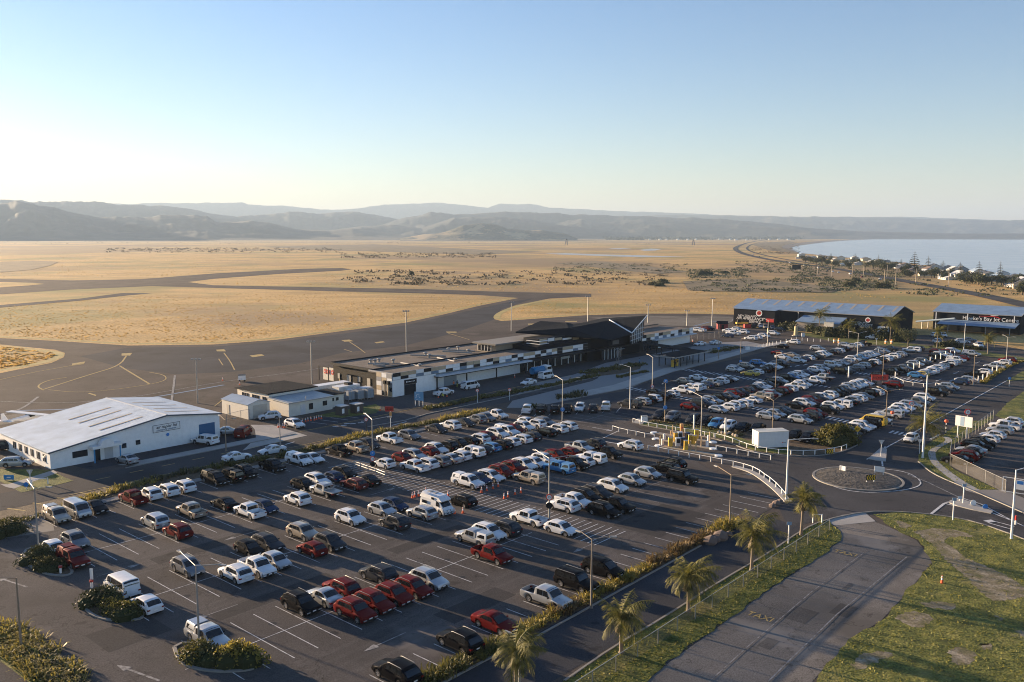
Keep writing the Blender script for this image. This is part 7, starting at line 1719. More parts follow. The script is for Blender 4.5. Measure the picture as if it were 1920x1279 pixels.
for x in (-1.5, 1.5):
    for s_ in (-1, 1): w = obj('wheel', wheel(.39)[0], t); w.location = (x, s_*.8, .45)
t = empty('ground_power_unit', G(454, 715), .3, 'small white ground power unit on the apron', 'cart'); MB().box(-.9, .9, -.6, .6, .4, 1.6).build('cabinet', WHITE, t); MB().box(-.95, .95, -.65, .65, 1.6, 1.7).build('lid', BLACKM, t)
for x in (-.6, .6):
    for s_ in (-1, 1): MB().tube([(x, s_*.55, .22), (x, s_*.7, .22)], .22, 10).build('wheel', TYRE, t)
for i, (x, y, c) in enumerate([(646, 716, 'sand'), (657, 712, 'white'), (636, 710, 'white')]):
    t = empty('baggage_tug', G(x, y), .3+i, f'{c} baggage tug, {["right", "rear", "left"][i]} one in the yard west of the terminal', 'tug'); mm = {'sand': mat('sand_yellow', (.5, .38, .16), .6), 'white': WHITE}[c]; MB().box(-1.3, 1.2, -.65, .65, .35, .95).build('body', mm, t); MB().box(-.2, .5, -.6, .6, .95, 1.1).build('seat', BLACKM, t); MB().box(-.9, .7, -.65, .65, 1.75, 1.85).build('roof', mm, t)
    for xx in (-.8, .6):
        for s_ in (-.6, .6): MB().tube([(xx, s_, .95), (xx, s_, 1.75)], .04, 5).build('roof_post', BLACKM, t)
    for xx in (-.85, .8):
        for s_ in (-1, 1): MB().tube([(xx, s_*.55, .3), (xx, s_*.75, .3)], .3, 12).build('wheel', TYRE, t)
# windsock-like towers on the plain
for (x, y, ty, l) in ((1062, 460, 448, 'left'), (1300, 460, 449, 'right')):
    g = G(x, y); h = hgt(x, y, ty); t = empty('lattice_tower', g, 0, f'dark lattice tower on the plain, {l} of two', 'tower'); m = MB()
    w = h*.22
    for sx in (-1, 1):
        for sy in (-1, 1): m.tube([(sx*w, sy*w, 0), (sx*w*.25, sy*w*.25, h)], .9, 4)
    for k in range(1, 5): q = w*(1-.75*k/5); z = h*k/5; m.box(-q-1, q+1, -q-.5, -q+.5, z-.5, z+.5); m.box(-q-1, q+1, q-.5, q+.5, z-.5, z+.5)
    m.build('frame', mat('tower_grey', (.08, .08, .09), .8), t); MB().box(-w*.5, w*.5, -w*.5, w*.5, h*.78, h).build('cabin', MATS['tower_grey'], t)
t = empty('road_gantry_sign', G(1493, 508), 0, 'dark backed roadside sign board by the coast highway', 'road sign'); MB().box(-4.5, 4.5, -.2, .2, 1.5, 6.5).build('board', BLACKM, t)
for x in (-3, 3): MB().box(x-.2, x+.2, -.2, .2, 0, 1.5).build('post', GALV, t)
P_ = [(1533, 515, 494), (1559, 520, 497), (1598, 518, 498), (1619, 518, 497), (1658, 532, 508), (1679, 536, 510), (1717, 530, 510), (1778, 538, 518), (1664*0+1663, 520, 506)]
many('power_pole', 'power pole', 'power poles along the coast highway', P_, lambda i, p: f'wooden power pole by the coast highway, {ORD[i]} in order of distance list', lambda t: (MB().tube([(0, 0, 0), (0, 0, 11)], [.28, .2], 6).build('pole', mat('pale_pole', (.4, .34, .26), .8), t), MB().box(-1.4, 1.4, -.12, .12, 9.8, 10.1).build('crossarm', WOODP, t)))
i = 0
for o in sorted([o for o in col.objects if o.name.startswith('power_pole')], key=lambda o: o.location.x):
    o['label'] = f'wooden power pole by the coast highway, {ORD[i]} from the left'; i += 1
# ---------------- people ----------------
SKIN = mat('skin', (.45, .28, .2), .6); 
def person(g, rz, pose, top, legs, label, hat=None):
    t = empty('person', g, rz, label, 'person'); J = {'hip': (0, 0, .95), 'chest': (0, .02, 1.3), 'neck': (0, 0, 1.5), 'head': (0, -.02, 1.66), 'crown': (0, -.01, 1.78),
      'sl': (-.2, 0, 1.43), 'el': (-.27, -.04, 1.15), 'wl': (-.24, -.2, .95), 'hl': (-.23, -.26, .88), 'sr': (.2, 0, 1.43), 'er': (.28, .03, 1.15), 'wr': (.27, -.1, .92), 'hr': (.27, -.14, .84),
      'pl': (-.1, 0, .9), 'kl': (-.12, -.04, .5), 'al': (-.12, .02, .09), 'fl': (-.12, -.16, .05), 'pr': (.1, 0, .9), 'kr': (.13, -.02, .5), 'ar': (.14, .06, .09), 'fr': (.14, -.12, .05)}
    if pose == 'walk': J.update(kl=(-.1, -.18, .52), al=(-.1, -.22, .1), fl=(-.1, -.38, .06), kr=(.1, .05, .5), ar=(.1, .3, .14), fr=(.1, .18, .05))
    if pose == 'crouch':
        for k in list(J):
            if k not in ('kl', 'al', 'fl', 'kr', 'ar', 'fr'): x, y, z = J[k]; J[k] = (x, y-(z-.9)*.55, z-.5-(.06 if z > 1.2 else 0))
        J['kl'] = (-.2, -.35, .5); J['kr'] = (.2, -.33, .45)
    E = [('hip', 'chest'), ('chest', 'neck'), ('neck', 'head'), ('head', 'crown'), ('chest', 'sl'), ('sl', 'el'), ('el', 'wl'), ('wl', 'hl'), ('chest', 'sr'), ('sr', 'er'), ('er', 'wr'), ('wr', 'hr'), ('hip', 'pl'), ('pl', 'kl'), ('kl', 'al'), ('al', 'fl'), ('hip', 'pr'), ('pr', 'kr'), ('kr', 'ar'), ('ar', 'fr')]
    RD = dict(hip=.15, chest=.16, neck=.06, head=.1, crown=.07, sl=.075, el=.048, wl=.034, hl=.04, sr=.075, er=.048, wr=.034, hr=.04, pl=.1, kl=.062, al=.045, fl=.04, pr=.1, kr=.062, ar=.045, fr=.04)
    ks = list(J); me = bpy.data.meshes.new('body'); me.from_pydata([J[k] for k in ks], [(ks.index(a), ks.index(b)) for a, b in E], []); o = bpy.data.objects.new('body', me); col.objects.link(o)
    md = o.modifiers.new('skin', 'SKIN'); sv = me.skin_vertices[0].data
    for i_, k in enumerate(ks): sv[i_].radius = (RD[k], RD[k]*.8); sv[i_].use_root = (k == 'hip')
    sb = o.modifiers.new('sub', 'SUBSURF'); sb.levels = 1; sb.render_levels = 1
    dg = bpy.context.evaluated_depsgraph_get(); m2 = bpy.data.meshes.new_from_object(o.evaluated_get(dg)); bpy.data.objects.remove(o)
    m2.materials.clear()
    for mm in (top, legs, SKIN): m2.materials.append(mm)
    zt = J['neck'][2]+.03; zh = J['hip'][2]-.02
    for p in m2.polygons:
        c = p.center; p.material_index = 2 if (c.z > zt or (abs(c.x) > .19 and c.z < J['wl'][2]+.02 and c.z > J['hl'][2]-.1)) else (1 if c.z < zh else 0); p.use_smooth = True
    b = bpy.data.objects.new('body', m2); col.objects.link(b); b.parent = t; hx, hy, hz = J['head']
    MB().tube([(hx, hy+.02, hz-.02), (hx, hy+.01, hz+.07), (hx, hy, hz+.16)], [.115, .125, .04], 10).build('hair' if not hat else 'hat', hat or BLACKM, t, 60)
HV = mat('hi_vis_orange', (.85, .2, .04), .7); HVY = mat('hi_vis_yellow', (.6, .6, .05), .7); NAVY = mat('navy_cloth', (.02, .025, .05), .8); LBL = mat('light_blue_cloth', (.1, .25, .4), .8)
person(G(851, 727)+Vector((0, 0, .04)), .4, 'stand', HV, NAVY, 'person standing in an orange vest and dark trousers by the terminal doorway'); person(G(857.5, 726.5)+Vector((0, 0, .04)), 2.6, 'stand', NAVY, HVY, 'person in dark top and yellow trousers beside the orange-vested person')
person(G(831.5, 746)+Vector((0, 0, .04)), -.8, 'crouch', HVY, NAVY, 'person crouching in yellow between the two cones by the pickup'); person(G(870, 733)+Vector((0, 0, .04)), 1.0, 'crouch', NAVY, NAVY, 'person crouching in dark clothes behind the white van')
person(G(1199, 684)+Vector((0, 0, .04)), .3, 'walk', LBL, NAVY, 'person in a light blue top walking across the plaza'); person(G(1266, 690*0+688)+Vector((0, 0, .04)), .3, 'stand', NAVY, NAVY, 'person in dark clothes waiting under the walkway shelter')
# ---------------- vegetation ----------------
GOLD = leaf_mat('tussock_gold', (.13, .115, .025), (.38, .3, .065), 1.2, .35); OLIVE = leaf_mat('tussock_olive', (.045, .05, .012), (.17, .15, .035), 1.0, .25); DKGR = leaf_mat('shrub_dark', (.02, .025, .009), (.09, .085, .025), 1.2, .15); FLAXR = leaf_mat('flax_red', (.06, .035, .018), (.24, .17, .06), 2, .25)
PALMG = leaf_mat('palm_green', (.04, .05, .012), (.22, .2, .045), 1.5, .3); PINE = leaf_mat('pine_dark', (.012, .022, .012), (.04, .055, .025), .3, .05); BUSHG = leaf_mat('bush_green', (.03, .04, .014), (.1, .1, .035), .3, .1); BROWNG = leaf_mat('bush_brown', (.07, .055, .03), (.16, .12, .06), .2, .1)
TRUNK = mat('palm_trunk', (.2, .16, .12), .9); BARKM = mat('tree_bark', (.09, .07, .05), .9)
rnd = random.Random(5)
def blades(m, c, n, r, h, w=.06, spread=.7, R=rnd):
    for _ in range(n):
        a = R.random()*6.283; q = r*sqrt(R.random())*.5; hh = h*R.uniform(.6, 1.1); b = Vector((c[0]+q*cos(a), c[1]+q*sin(a), c[2])); d = Vector((cos(a+R.uniform(-.6, .6)), sin(a+R.uniform(-.6, .6)), 0)); e = r*spread*R.uniform(.4, 1.2)
        s_ = Vector((-d.y, d.x, 0))*w; p1 = b+d*e*.45+Vector((0, 0, hh*.75)); p2 = b+d*e+Vector((0, 0, hh*R.uniform(.6, 1.0)))
        m.quad(tuple(b-s_), tuple(b+s_), tuple(p1+s_*.8), tuple(p1-s_*.8)); m.quad(tuple(p1-s_*.8), tuple(p1+s_*.8), tuple(p2))
def hedge(pts, w, h, dens, m_, label, name='tussock_hedge', z=.05, blade=.06, mats=None, cat='hedge'):
    P = resample(pts, .5); m = MB(); 
    for p in P:
        for _ in range(dens):
            q = (p.x+rnd.uniform(-w/2, w/2), p.y+rnd.uniform(-w/2, w/2), z); blades(m, q, 9, h*.8, h*rnd.uniform(.5, 1.0)*(.8+.3*sin(p.x*.7+p.y*.9)), blade)
    t = empty(name, P[0], 0, label, cat); o = m.build('foliage', m_, fix=False); o.data.transform(Matrix.Translation(-P[0])); o.parent = t; return t
def pxline(l): return [G(*p) for p in l]
hedge(pxline([(2, 985), (60, 972), (120, 955)]), 2.0, .8, 3, OLIVE, 'low tussock strip at the left entrance, with golden tips')
hedge(pxline([(125, 952), (165, 938), (205, 924), (240, 914), (282, 904)]), 1.9, 1.0, 4, GOLD, 'golden tussock hedge left of the red pickup')
hedge(pxline([(285, 902), (330, 891), (372, 882)]), 2.2, 1.0, 3, DKGR, 'dark shrub hedge behind the white hatchback row')
hedge(pxline([(376, 881), (430, 873), (500, 862), (560, 850), (600, 839)]), 2.0, 1.0, 4, OLIVE, 'olive tussock hedge behind the dark pickups')
hedge(pxline([(602, 838), (640, 828), (675, 818), (712, 811)]), 1.9, 1.1, 4, GOLD, 'bright golden hedge left of the parking disc lamp')
hedge(pxline([(714, 810), (760, 802), (815, 792)]), 1.8, .9, 4, OLIVE, 'dull green hedge strip behind the white pickup with dark tray')
hedge(pxline([(816, 791), (850, 783), (880, 777), (905, 771)]), 1.8, 1.2, 4, GOLD, 'spiky golden hedge at the right end by the grey sedans')
hedge(pxline([(798, 768), (850, 757), (905, 746), (960, 737), (1010, 727), (1060, 718), (1118, 704)]), 2.4, .8, 5, OLIVE, 'long brown-green planting on the terminal road median', blade=.09)
hedge(pxline([(1055, 747), (1070, 744), (1092, 740)]), 3.5, 1.3, 4, DKGR, 'dark rounded shrubs at the end of the slip lane', blade=.09)
hedge(pxline([(1098, 700), (1130, 695), (1165, 688), (1200, 684)]), 4.5, .9, 5, OLIVE, 'brown tussock bed in the terminal plaza', blade=.09)
hedge(pxline([(1160, 708), (1185, 702), (1212, 697)]), 1.6, .7, 4, OLIVE, 'narrow tussock strip beside the plaza footpath', blade=.09)
hedge(pxline([(1330, 662), (1355, 657), (1378, 652)]), 4.0, 1.1, 4, OLIVE, 'olive shrubs right of the shelter by the taxi stand', blade=.1)
hedge([UV(56, -50.5), UV(63.5, -50.5)], 1.1, 1.1, 5, GOLD, 'golden hedge nearest the viewer by the lowest palm')
hedge([UV(63.8, -50.5), UV(66.5, -50.5)], 1.5, 1.3, 7, FLAXR, 'reddish flax clump beside the silver open pickup')
hedge([UV(66.8, -50.4), UV(80, -50.4)], 1.1, 1.1, 5, GOLD, 'golden hedge in front of the two black four-wheel drives')
hedge([UV(80.5, -50.4), UV(94, -50.4)], 1.2, 1.25, 5, FLAXR, 'red-brown flax hedge below the empty bays')
hedge([UV(94.5, -50.3), UV(101, -50.3)], 1.7, 1.5, 6, GOLD, 'tall golden clump at the far end of the palm road hedge')
hedge([UV(45, -50.4), UV(55.5, -50.4)], 1.6, 1.2, 6, OLIVE, 'olive hedge below the black SUV at the bottom edge')
hedge(pxline([(-10, 1180), (30, 1200), (80, 1245), (130, 1285)]), 2.8, 1.3, 9, GOLD, 'thick yellow shrub hedge in the bottom left corner')
hedge(pxline([(60, 1225), (110, 1262), (150, 1300)]), 2.0, 1.1, 7, DKGR, 'dark green shrubs behind the bottom left hedge')
hedge(pxline([(1844, 719), (1858, 707), (1878, 694), (1900, 683), (1915, 678)]), 1.2, .8, 4, GOLD, 'flowering low hedge along the tall white post row', blade=.09)
hedge(pxline([(1768, 652*0+650), (1800, 652), (1840, 656)]), 2.0, 1.6, 5, DKGR, 'clipped dark hedge before the Jet Centre', blade=.14)
hedge(pxline([(1225, 791), (1262, 795), (1310, 801), (1350, 808), (1390, 815)]), 1.4, .45, 3, OLIVE, 'low ground planting in front of the cars facing the entry lanes')
# bushes
def bush(c, rx, ry, h, n, m_, label, name='bush', leaf=.22, core=True, grp=None):
    t = empty(name, c, 0, label, 'bush', grp); m = MB(); lobes = [(rnd.uniform(-.55, .55)*rx, rnd.uniform(-.55, .55)*ry, rnd.uniform(.45, .8)) for _ in range(7)]
    for _ in range(n):
        lx, ly, lr = rnd.choice(lobes); a = rnd.random()*6.283; e = rnd.uniform(-.1, 1)*pi/2; rr = rnd.uniform(.75, 1.05)*lr
        p = Vector((lx+rx*rr*cos(a)*cos(e), ly+ry*rr*sin(a)*cos(e), h*(.1+.9*rr/.8*sin(e) if e > 0 else .1)))
        p.z = max(.03, min(p.z, h*1.1)); d = Vector((rnd.gauss(0, 1), rnd.gauss(0, 1), rnd.gauss(0, 1))).normalized(); s_ = d.cross(Vector((rnd.gauss(0, 1), rnd.gauss(0, 1), .3))).normalized(); q = leaf*rnd.uniform(.6, 1.3)
        m.quad(tuple(p-s_*q*.4), tuple(p+d*q*.3+s_*q*.1), tuple(p+d*q), tuple(p+d*q*.4-s_*q*.5))
    o = m.build('foliage', m_, t, fix=False)
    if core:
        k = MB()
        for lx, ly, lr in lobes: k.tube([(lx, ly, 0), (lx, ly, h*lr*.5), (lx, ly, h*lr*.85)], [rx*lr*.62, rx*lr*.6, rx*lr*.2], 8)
        k.build('dark_core', mat('bush_core', (.035, .04, .016), .95), t)  # dark filler core added inside the leaf shell
    return t
# planted islands of the front car park
def island(l, bs, lab):
    P = smoothline(pxline(l+[l[0]])); m = MB(); kerb(m, P, .3, .15); tag(m.build('planter_kerb', KERBM), kind='structure'); sheet('planter_bed', P[:-1], .09, BARK)
island([(44, 1040), (52, 1062), (85, 1078), (125, 1082), (140, 1072), (110, 1050), (75, 1030), (52, 1028)], None, ''); island([(158, 1125), (162, 1148), (190, 1162), (225, 1166), (270, 1162), (262, 1150), (225, 1130), (185, 1110), (165, 1112)], None, ''); island([(327, 1215), (335, 1240), (365, 1256), (420, 1262), (485, 1256), (470, 1240), (430, 1225), (380, 1208), (345, 1205)], None, '')
bush(G(70, 1052), 2.5, 2.0, 1.9, 1500, BUSHG, 'leafy bush in the leftmost planted island'); bush(G(97, 1066), 2.4, 1.6, 1.4, 1100, DKGR, 'dark low bush at the right tip of the leftmost island')
bush(G(192, 1132), 2.2, 1.8, 2.0, 1500, BUSHG, 'leafy bush left of the white van'); bush(G(228, 1152), 2.9, 1.6, 1.6, 1600, OLIVE, 'wide bush in front of the white hatchback'); bush(G(368, 1234), 2.0, 1.6, 1.5, 1200, OLIVE, 'bush at the foot of the front double-arm lamp')
bush(G(398, 1243), 2.2, 1.4, 1.7, 1300, BUSHG, 'dark middle bush of the frontmost island'); bush(G(448, 1243), 2.5, 1.5, 1.9, 1400, GOLD, 'yellow-green bush at the right of the frontmost island', leaf=.3)
bush(G(8, 1004), 2.6, 2.4, 2.2, 1800, DKGR, 'large dark round bush at the left edge'); bush(G(1567, 832), 5.0, 2.6, 3.6, 3800, OLIVE, 'big wild flax bush inside the curved rail fence', leaf=.45)
bush(G(1385, 816), 1.4, 1.0, .9, 400, BROWNG, 'dry brown shrub left of the white box container'); bush(G(1002, 748*0+765), 1.0, 1.0, 1.2, 260, OLIVE, 'small shrub behind the left end of the end row')
for i, (x, y, r, h, mt) in enumerate([(1470, 617, 3, 3, DKGR), (1484, 618, 4, 3.6, DKGR), (1500, 620, 4, 3.4, DKGR), (1521, 622, 3.6, 4.2, BUSHG), (1530, 627, 3, 3, BUSHG), (1558, 631, 3.6, 4, DKGR), (1572, 632, 3.8, 4, DKGR), (1586, 633, 3.6, 3.6, DKGR), (1612, 634, 3.5, 3.8, BUSHG), (1626, 634, 3.6, 4, DKGR), (1650, 638, 3.8, 5, DKGR), (1682, 640, 4, 4.6, DKGR), (1694, 640, 3, 3.4, DKGR), (1764, 650, 2, 1.8, BUSHG), (1781, 651, 2.2, 2.2, BUSHG)]):
    bush(G(x, y), r, r*.8, h, 700, mt, f'green shrub before the far dark hangars, {ORD[i]} from the left', leaf=.6, grp='shrubs before the hangars')
# palms
def frond(m, base, az, L_, droop, R_, n=15, lw=.03):
    d = Vector((cos(az), sin(az), 0)); up = Vector((0, 0, 1)); el = droop[0]; p = Vector(base); prev = p.copy(); side = Vector((-d.y, d.x, 0)); seg = L_/n
    for k in range(n):
        t = k/n; el_ = droop[0]+(droop[1]-droop[0])*t**1.2; q = p+(d*cos(el_)+up*sin(el_))*seg; m.quad(tuple(p-side*.035), tuple(p+side*.035), tuple(q+side*.025), tuple(q-side*.025))
        ll = L_*.3*(sin(pi*min(1, t*.95+.12)))**.7
        for s_ in (-1, 1):
            for j in (0, .5):
                o = p.lerp(q, j); tip = o+side*s_*ll*R_.uniform(.7, .95)+(q-p).normalized()*ll*.45-up*ll*R_.uniform(.35, .95); w_ = (q-p).normalized()*lw*R_.uniform(.7, 1.3); m.quad(tuple(o-w_), tuple(o+w_), tuple(tip+w_*.25), tuple(tip-w_*.25))
        p = q
def palm(bx, by, cy, half, label, seed, nf=26):
    nf += 2
    R_ = random.Random(seed); g = G(bx, by); h = hgt(bx, by, cy); D_ = sqrt(g.x**2+g.y**2); L_ = half/FPX*D_*1.42; t = empty('palm_tree', g, 0, label, 'palm tree', 'palm trees')
    lean = (R_.uniform(-.25, .25), R_.uniform(-.2, .2)); m = MB(); m.tube([(0, 0, 0), (0, 0, .25), (lean[0]*.4, lean[1]*.4, h*.4), (lean[0]*.8, lean[1]*.8, h*.8), (lean[0], lean[1], h)], [.3, .2, .15, .14, .22], 9); m.build('trunk', TRUNK, t, 40)
    m = MB()
    for k in range(nf): az = k*2.39996+R_.uniform(-.3, .3); az -= .45*sin(az); e = R_.uniform(.5, 1.45) if k > nf*.42 else R_.uniform(-.6, .35); frond(m, (lean[0], lean[1], h+R_.uniform(-.15, .4)), az, L_*R_.uniform(.7, 1.1)*(1+.15*cos(az)), (e, e-R_.uniform(.9, 1.9)), R_)
    m.build('crown', PALMG, t, fix=False); m = MB()
    for k in range(12): frond(m, (lean[0], lean[1], h-.2), R_.random()*6.28, L_*.35, (-.9, -1.6), R_, 5, .07)
    m.build('dead_skirt', BROWNG, t, fix=False)
palm(1291, 1148, 1083, 47, 'tall palm in the middle of the verge by the hedge clump', 3, 30); palm(1165, 1225, 1158, 50, 'drooping palm on the verge, second from the bottom edge', 4, 24); palm(1409, 1070, 1005, 44, 'palm on the verge with its crown over the car park kerb', 5, 28)
palm(1502, 1004, 939, 33, 'palm nearest the roundabout on the verge', 6, 22); palm(968, 1310, 1222, 50, 'palm with only its crown showing at the bottom edge', 7, 28); palm(1733, 838, 795, 31, 'palm in front of the very tall white lamp', 8, 26)
palm(1536, 624, 588, 15, 'tall palm before the left dark hangar annex', 9, 22); palm(1591, 635, 610, 13, 'slim palm, middle one by the annex bay', 10, 20); palm(1669, 641, 604, 17, 'tall palm at the right gable of the left dark hangar', 11, 22); palm(1757, 652, 622, 12, 'palm at the left of the Jet Centre hedge', 12, 18); palm(1852, 664, 634, 12, 'palm at the right of the Jet Centre canopy', 13, 18)
# small tree
def tree(g, h, r, label, m_, n=1600, leaf=.5, grp=None, name='tree', tr=.25):
    t = empty(name, g, 0, label, 'tree', grp); m = MB(); m.tube([(0, 0, 0), (0, 0, h*.3), (r*.1, 0, h*.6)], [tr, tr*.75, tr*.4], 7)
    br = []
    for k in range(5): a = k*1.3; e = Vector((r*.5*cos(a), r*.5*sin(a), h*rnd.uniform(.6, .85))); m.tube([(0, 0, h*.28), tuple(e)], [tr*.5, tr*.15], 5); br.append(e)
    m.build('trunk', BARKM, t); m = MB()
    for _ in range(n):
        c = rnd.choice(br)+Vector((0, 0, rnd.choice((-.05, .1))*h)); v = Vector((rnd.gauss(0, 1), rnd.gauss(0, 1), rnd.gauss(0, .8))).normalized()*r*.5*rnd.uniform(.55, 1.05); p = c+v; d = Vector((rnd.gauss(0, 1), rnd.gauss(0, 1), rnd.gauss(0, 1))).normalized(); s_ = d.orthogonal().normalized(); q = leaf*rnd.uniform(.6, 1.3)
        m.quad(tuple(p-s_*q*.4), tuple(p+d*q*.5-s_*q*.1), tuple(p+d*q), tuple(p+d*q*.4+s_*q*.4))
    m.build('crown', m_, t, fix=False); return t
tree(G(1702, 651), 6, 3.2, 'small spreading tree on the kerb right of the sign boards', BUSHG, 1500, .4)
# norfolk pines
def norfolk(x, y, ty, hw, label, seed):
    R_ = random.Random(seed); g = G(x, y); h = hgt(x, y, ty); D_ = sqrt(g.x**2+g.y**2); r = hw/FPX*D_; t = empty('norfolk_pine', g, 0, label, 'pine tree', 'pines along the beach'); MB().tube([(0, 0, 0), (0, 0, h)], [h*.022, .1], 6).build('trunk', BARKM, t); m = MB(); tiers = 8
    for k in range(tiers):
        z = h*(.22+.76*k/tiers); rr = r*(1-.85*(k/tiers)**1.2)*R_.uniform(.8, 1.05)
        for j in range(9):
            a = j*.698+k*.4+R_.uniform(-.15, .15); d = Vector((cos(a), sin(a), 0)); s_ = Vector((-d.y, d.x, 0)); p = Vector((0, 0, z))
            for i_ in range(4): f0, f1 = i_/4, (i_+1)/4; w = rr*.1*(1-.3*f0); a0 = p+d*rr*f0+Vector((0, 0, rr*.18*f0*f0)); a1 = p+d*rr*f1+Vector((0, 0, rr*.18*f1*f1)); m.quad(tuple(a0-s_*w), tuple(a0+s_*w), tuple(a1+s_*w*.8), tuple(a1-s_*w*.8)); m.quad(tuple(a0-Vector((0, 0, w*.8))), tuple(a0+Vector((0, 0, w*.8))), tuple(a1+Vector((0, 0, w*.6))), tuple(a1-Vector((0, 0, w*.6))))
    m.build('crown', PINE, t, fix=False)
for i, a in enumerate([(1557.8, 486, 474, 4), (1602.7, 492, 475, 6), (1646.5, 500, 477, 5), (1689, 503, 485, 5), (1713.8, 506, 470, 10), (1739.8, 507, 479, 7), (1767.5, 506, 488, 6), (1799.6, 516, 491, 8), (1834.5, 522, 489, 8), (1874.6, 520, 489, 6)]):
    norfolk(*a, f'dark pine by the beach houses, {ORD[i]} from the left', i+30)
# trees among the houses and on the plain
TL = [(1510, 492, 11, 7), (1520, 494, 12, 7), (1531, 497, 15, 9), (1542, 495, 16, 9), (1552, 498, 10, 6), (1565, 501, 10, 6), (1590, 502, 9, 6), (1637, 505, 16, 10), (1650, 508, 18, 11), (1661, 511, 14, 9), (1672, 507, 11, 7), (1699, 518, 8, 6), (1706, 520, 7, 5), (1752, 521, 11, 7), (1808, 530, 7, 5), (1820, 533, 8, 6), (1840, 536, 11, 8), (1848, 533, 8, 5), (1834, 527, 9, 5), (1875, 530, 8, 6), (1912, 529, 9, 7), (1917, 552, 8, 6), (1770, 524, 6, 4)]
for i, (x, y, h, r) in enumerate(TL): tree(G(x, y), h*.58, r*.62, f'bushy tree among the beach houses, {ORD[i]} in the belt from the far end', BUSHG if i % 3 else DKGR, 420, 1.6, 'trees among the beach houses', 'tree', .5)
tb = random.Random(77); T2 = []
for k in range(44):
    t_ = k/43; x = 1500+425*t_+tb.uniform(-5, 5); y = 489+(545-489)*t_**1.15+tb.uniform(-5, 3); T2.append((x, y, tb.uniform(4.5, 8), tb.uniform(2.5, 5)))
for i, (x, y, h, r) in enumerate(T2): tree(G(x, y), h, r, f'low shrubby tree between the beach houses, {(ORD+["last"]*9)[i]} of the inner belt from the far end', DKGR if i % 2 else BUSHG, 260, 1.3, 'inner tree belt by the beach', 'tree', .4)
FT = [(232, 449, 40, 34), (243, 449, 36, 30), (257, 449, 42, 30), (270, 449.5, 24, 20), (287, 449, 38, 36), (297, 449, 36, 32), (305, 449, 34, 30), (318, 449.5, 26, 22), (327, 449, 36, 28), (124, 449, 40, 50), (150, 449, 34, 40)]
for i, (x, y, h, r) in enumerate(FT): tree(G(x, y+1), h*.62, r*.5, f'dark tree far out on the plain, {ORD[i]} in its line', PINE, 220, 9, 'far trees on the plain', 'tree', 2)
for i, (x, y, rx, h, l) in enumerate([(1320, 516, 11, 6, 'large dark bush on the plain above the left dark hangar'), (1245, 531, 5.5, 4, 'dark round bush on the plain behind the apron'), (1225, 535, 3.5, 2.5, 'small bush left of the round bush on the plain'), (1236, 537, 4, 3, 'low bush between two bushes on the plain'), (1592, 538, 5, 5, 'dark bush beside the coast highway bend'), (1605, 530, 5, 5, 'green bush just behind the highway bend bush'), (1653, 540, 6, 4.5, 'wide bush at the highway right of the bend'), (1357, 509*0+512, 6, 2.2, 'low dark bush right of the large plain bush'), (771, 516, 3, 4, 'lone small dark shrub in the dry grass')]):
    bush(G(x, y), rx, rx*.7, h, 420, BUSHG if i % 2 else DKGR, l, leaf=1.1)
def scatter(name, regions, n, m_, label, leaf=(1, 2.4), tall=1.0):
    m = MB()
    for _ in range(n):
        (x0, y0, x1, y1) = rnd.choice(regions); p = G(rnd.uniform(x0, x1), y0+(y1-y0)*rnd.random()); s0 = rnd.uniform(*leaf)
        for _ in range(10):
            c = p+Vector((rnd.gauss(0, s0), rnd.gauss(0, s0), rnd.uniform(.1, s0*.7*tall))); d = Vector((rnd.gauss(0, 1), rnd.gauss(0, 1), rnd.gauss(0, 1))).normalized(); s_ = d.orthogonal().normalized(); q = s0*.8
            m.quad(tuple(c-s_*q*.5), tuple(c+d*q*.5), tuple(c+s_*q*.5), tuple(c-d*q*.5))
    return tag(m.build(name, m_, fix=False), label, 'scrub', None, 'stuff')
scatter('scrub', [(1040, 494, 1300, 512), (1290, 524, 1600, 548), (1380, 490, 1480, 512), (1480, 505, 1560, 528), (1540, 525, 1680, 545), (1290, 505, 1400, 522)], 900, BUSHG, 'scattered dark scrub over the dry plain', (.7, 1.9))
scatter('dry_reeds', [(195, 466, 640, 474), (200, 465.5, 620, 470), (640, 475, 930, 484)], 500, BROWNG, 'pale dry reeds along the drain across the plain', (1.2, 2.6), 1.4)
scatter('plain_scrub', [(0, 452, 1400, 458), (650, 508, 1250, 535), (1410, 455, 1500, 476)], 700, BROWNG, 'low brown scrub dotted over the far plain', (.8, 2.6))
scatter('far_wood', [(1138, 446.5, 1208, 450.5), (1210, 447, 1320, 450), (1320, 446.5, 1500, 450), (0, 446.5, 200, 449), (480, 447, 720, 449)], 900, PINE, 'dark belt of far trees at the foot of the hills', (8, 22), 1.6)
scatter('garden_scrub', [(1480, 494, 1600, 505), (1600, 506, 1700, 520), (1700, 520, 1925, 556)], 260, BUSHG, 'garden shrubs in front of the beach houses', (.9, 2.2))
# far town buildings
m_ = [mat('house_white', (.6, .58, .54), .8), mat('roof_light', (.45, .46, .47), .6)]
for i in range(16):
    x = 1195+i*19+rnd.uniform(-6, 6); t = empty('far_house', G(x, rnd.uniform(449.2, 450.8)), rnd.random(), f'tiny pale building at the hill foot, {ORD[i]} from the left', 'house', 'far houses at the hill foot'); s0 = rnd.uniform(6, 11); MB().box(-s0, s0, -s0*.6, s0*.6, 0, 7).build('wall', m_[0], t); MB().slab([(-s0-1, -s0*.7, 7), (s0+1, -s0*.7, 7), (s0+1, 0, 12), (-s0-1, 0, 12)], .5).slab([(-s0-1, 0, 12), (s0+1, 0, 12), (s0+1, s0*.7, 7), (-s0-1, s0*.7, 7)], .5).build('roof', m_[1], t)
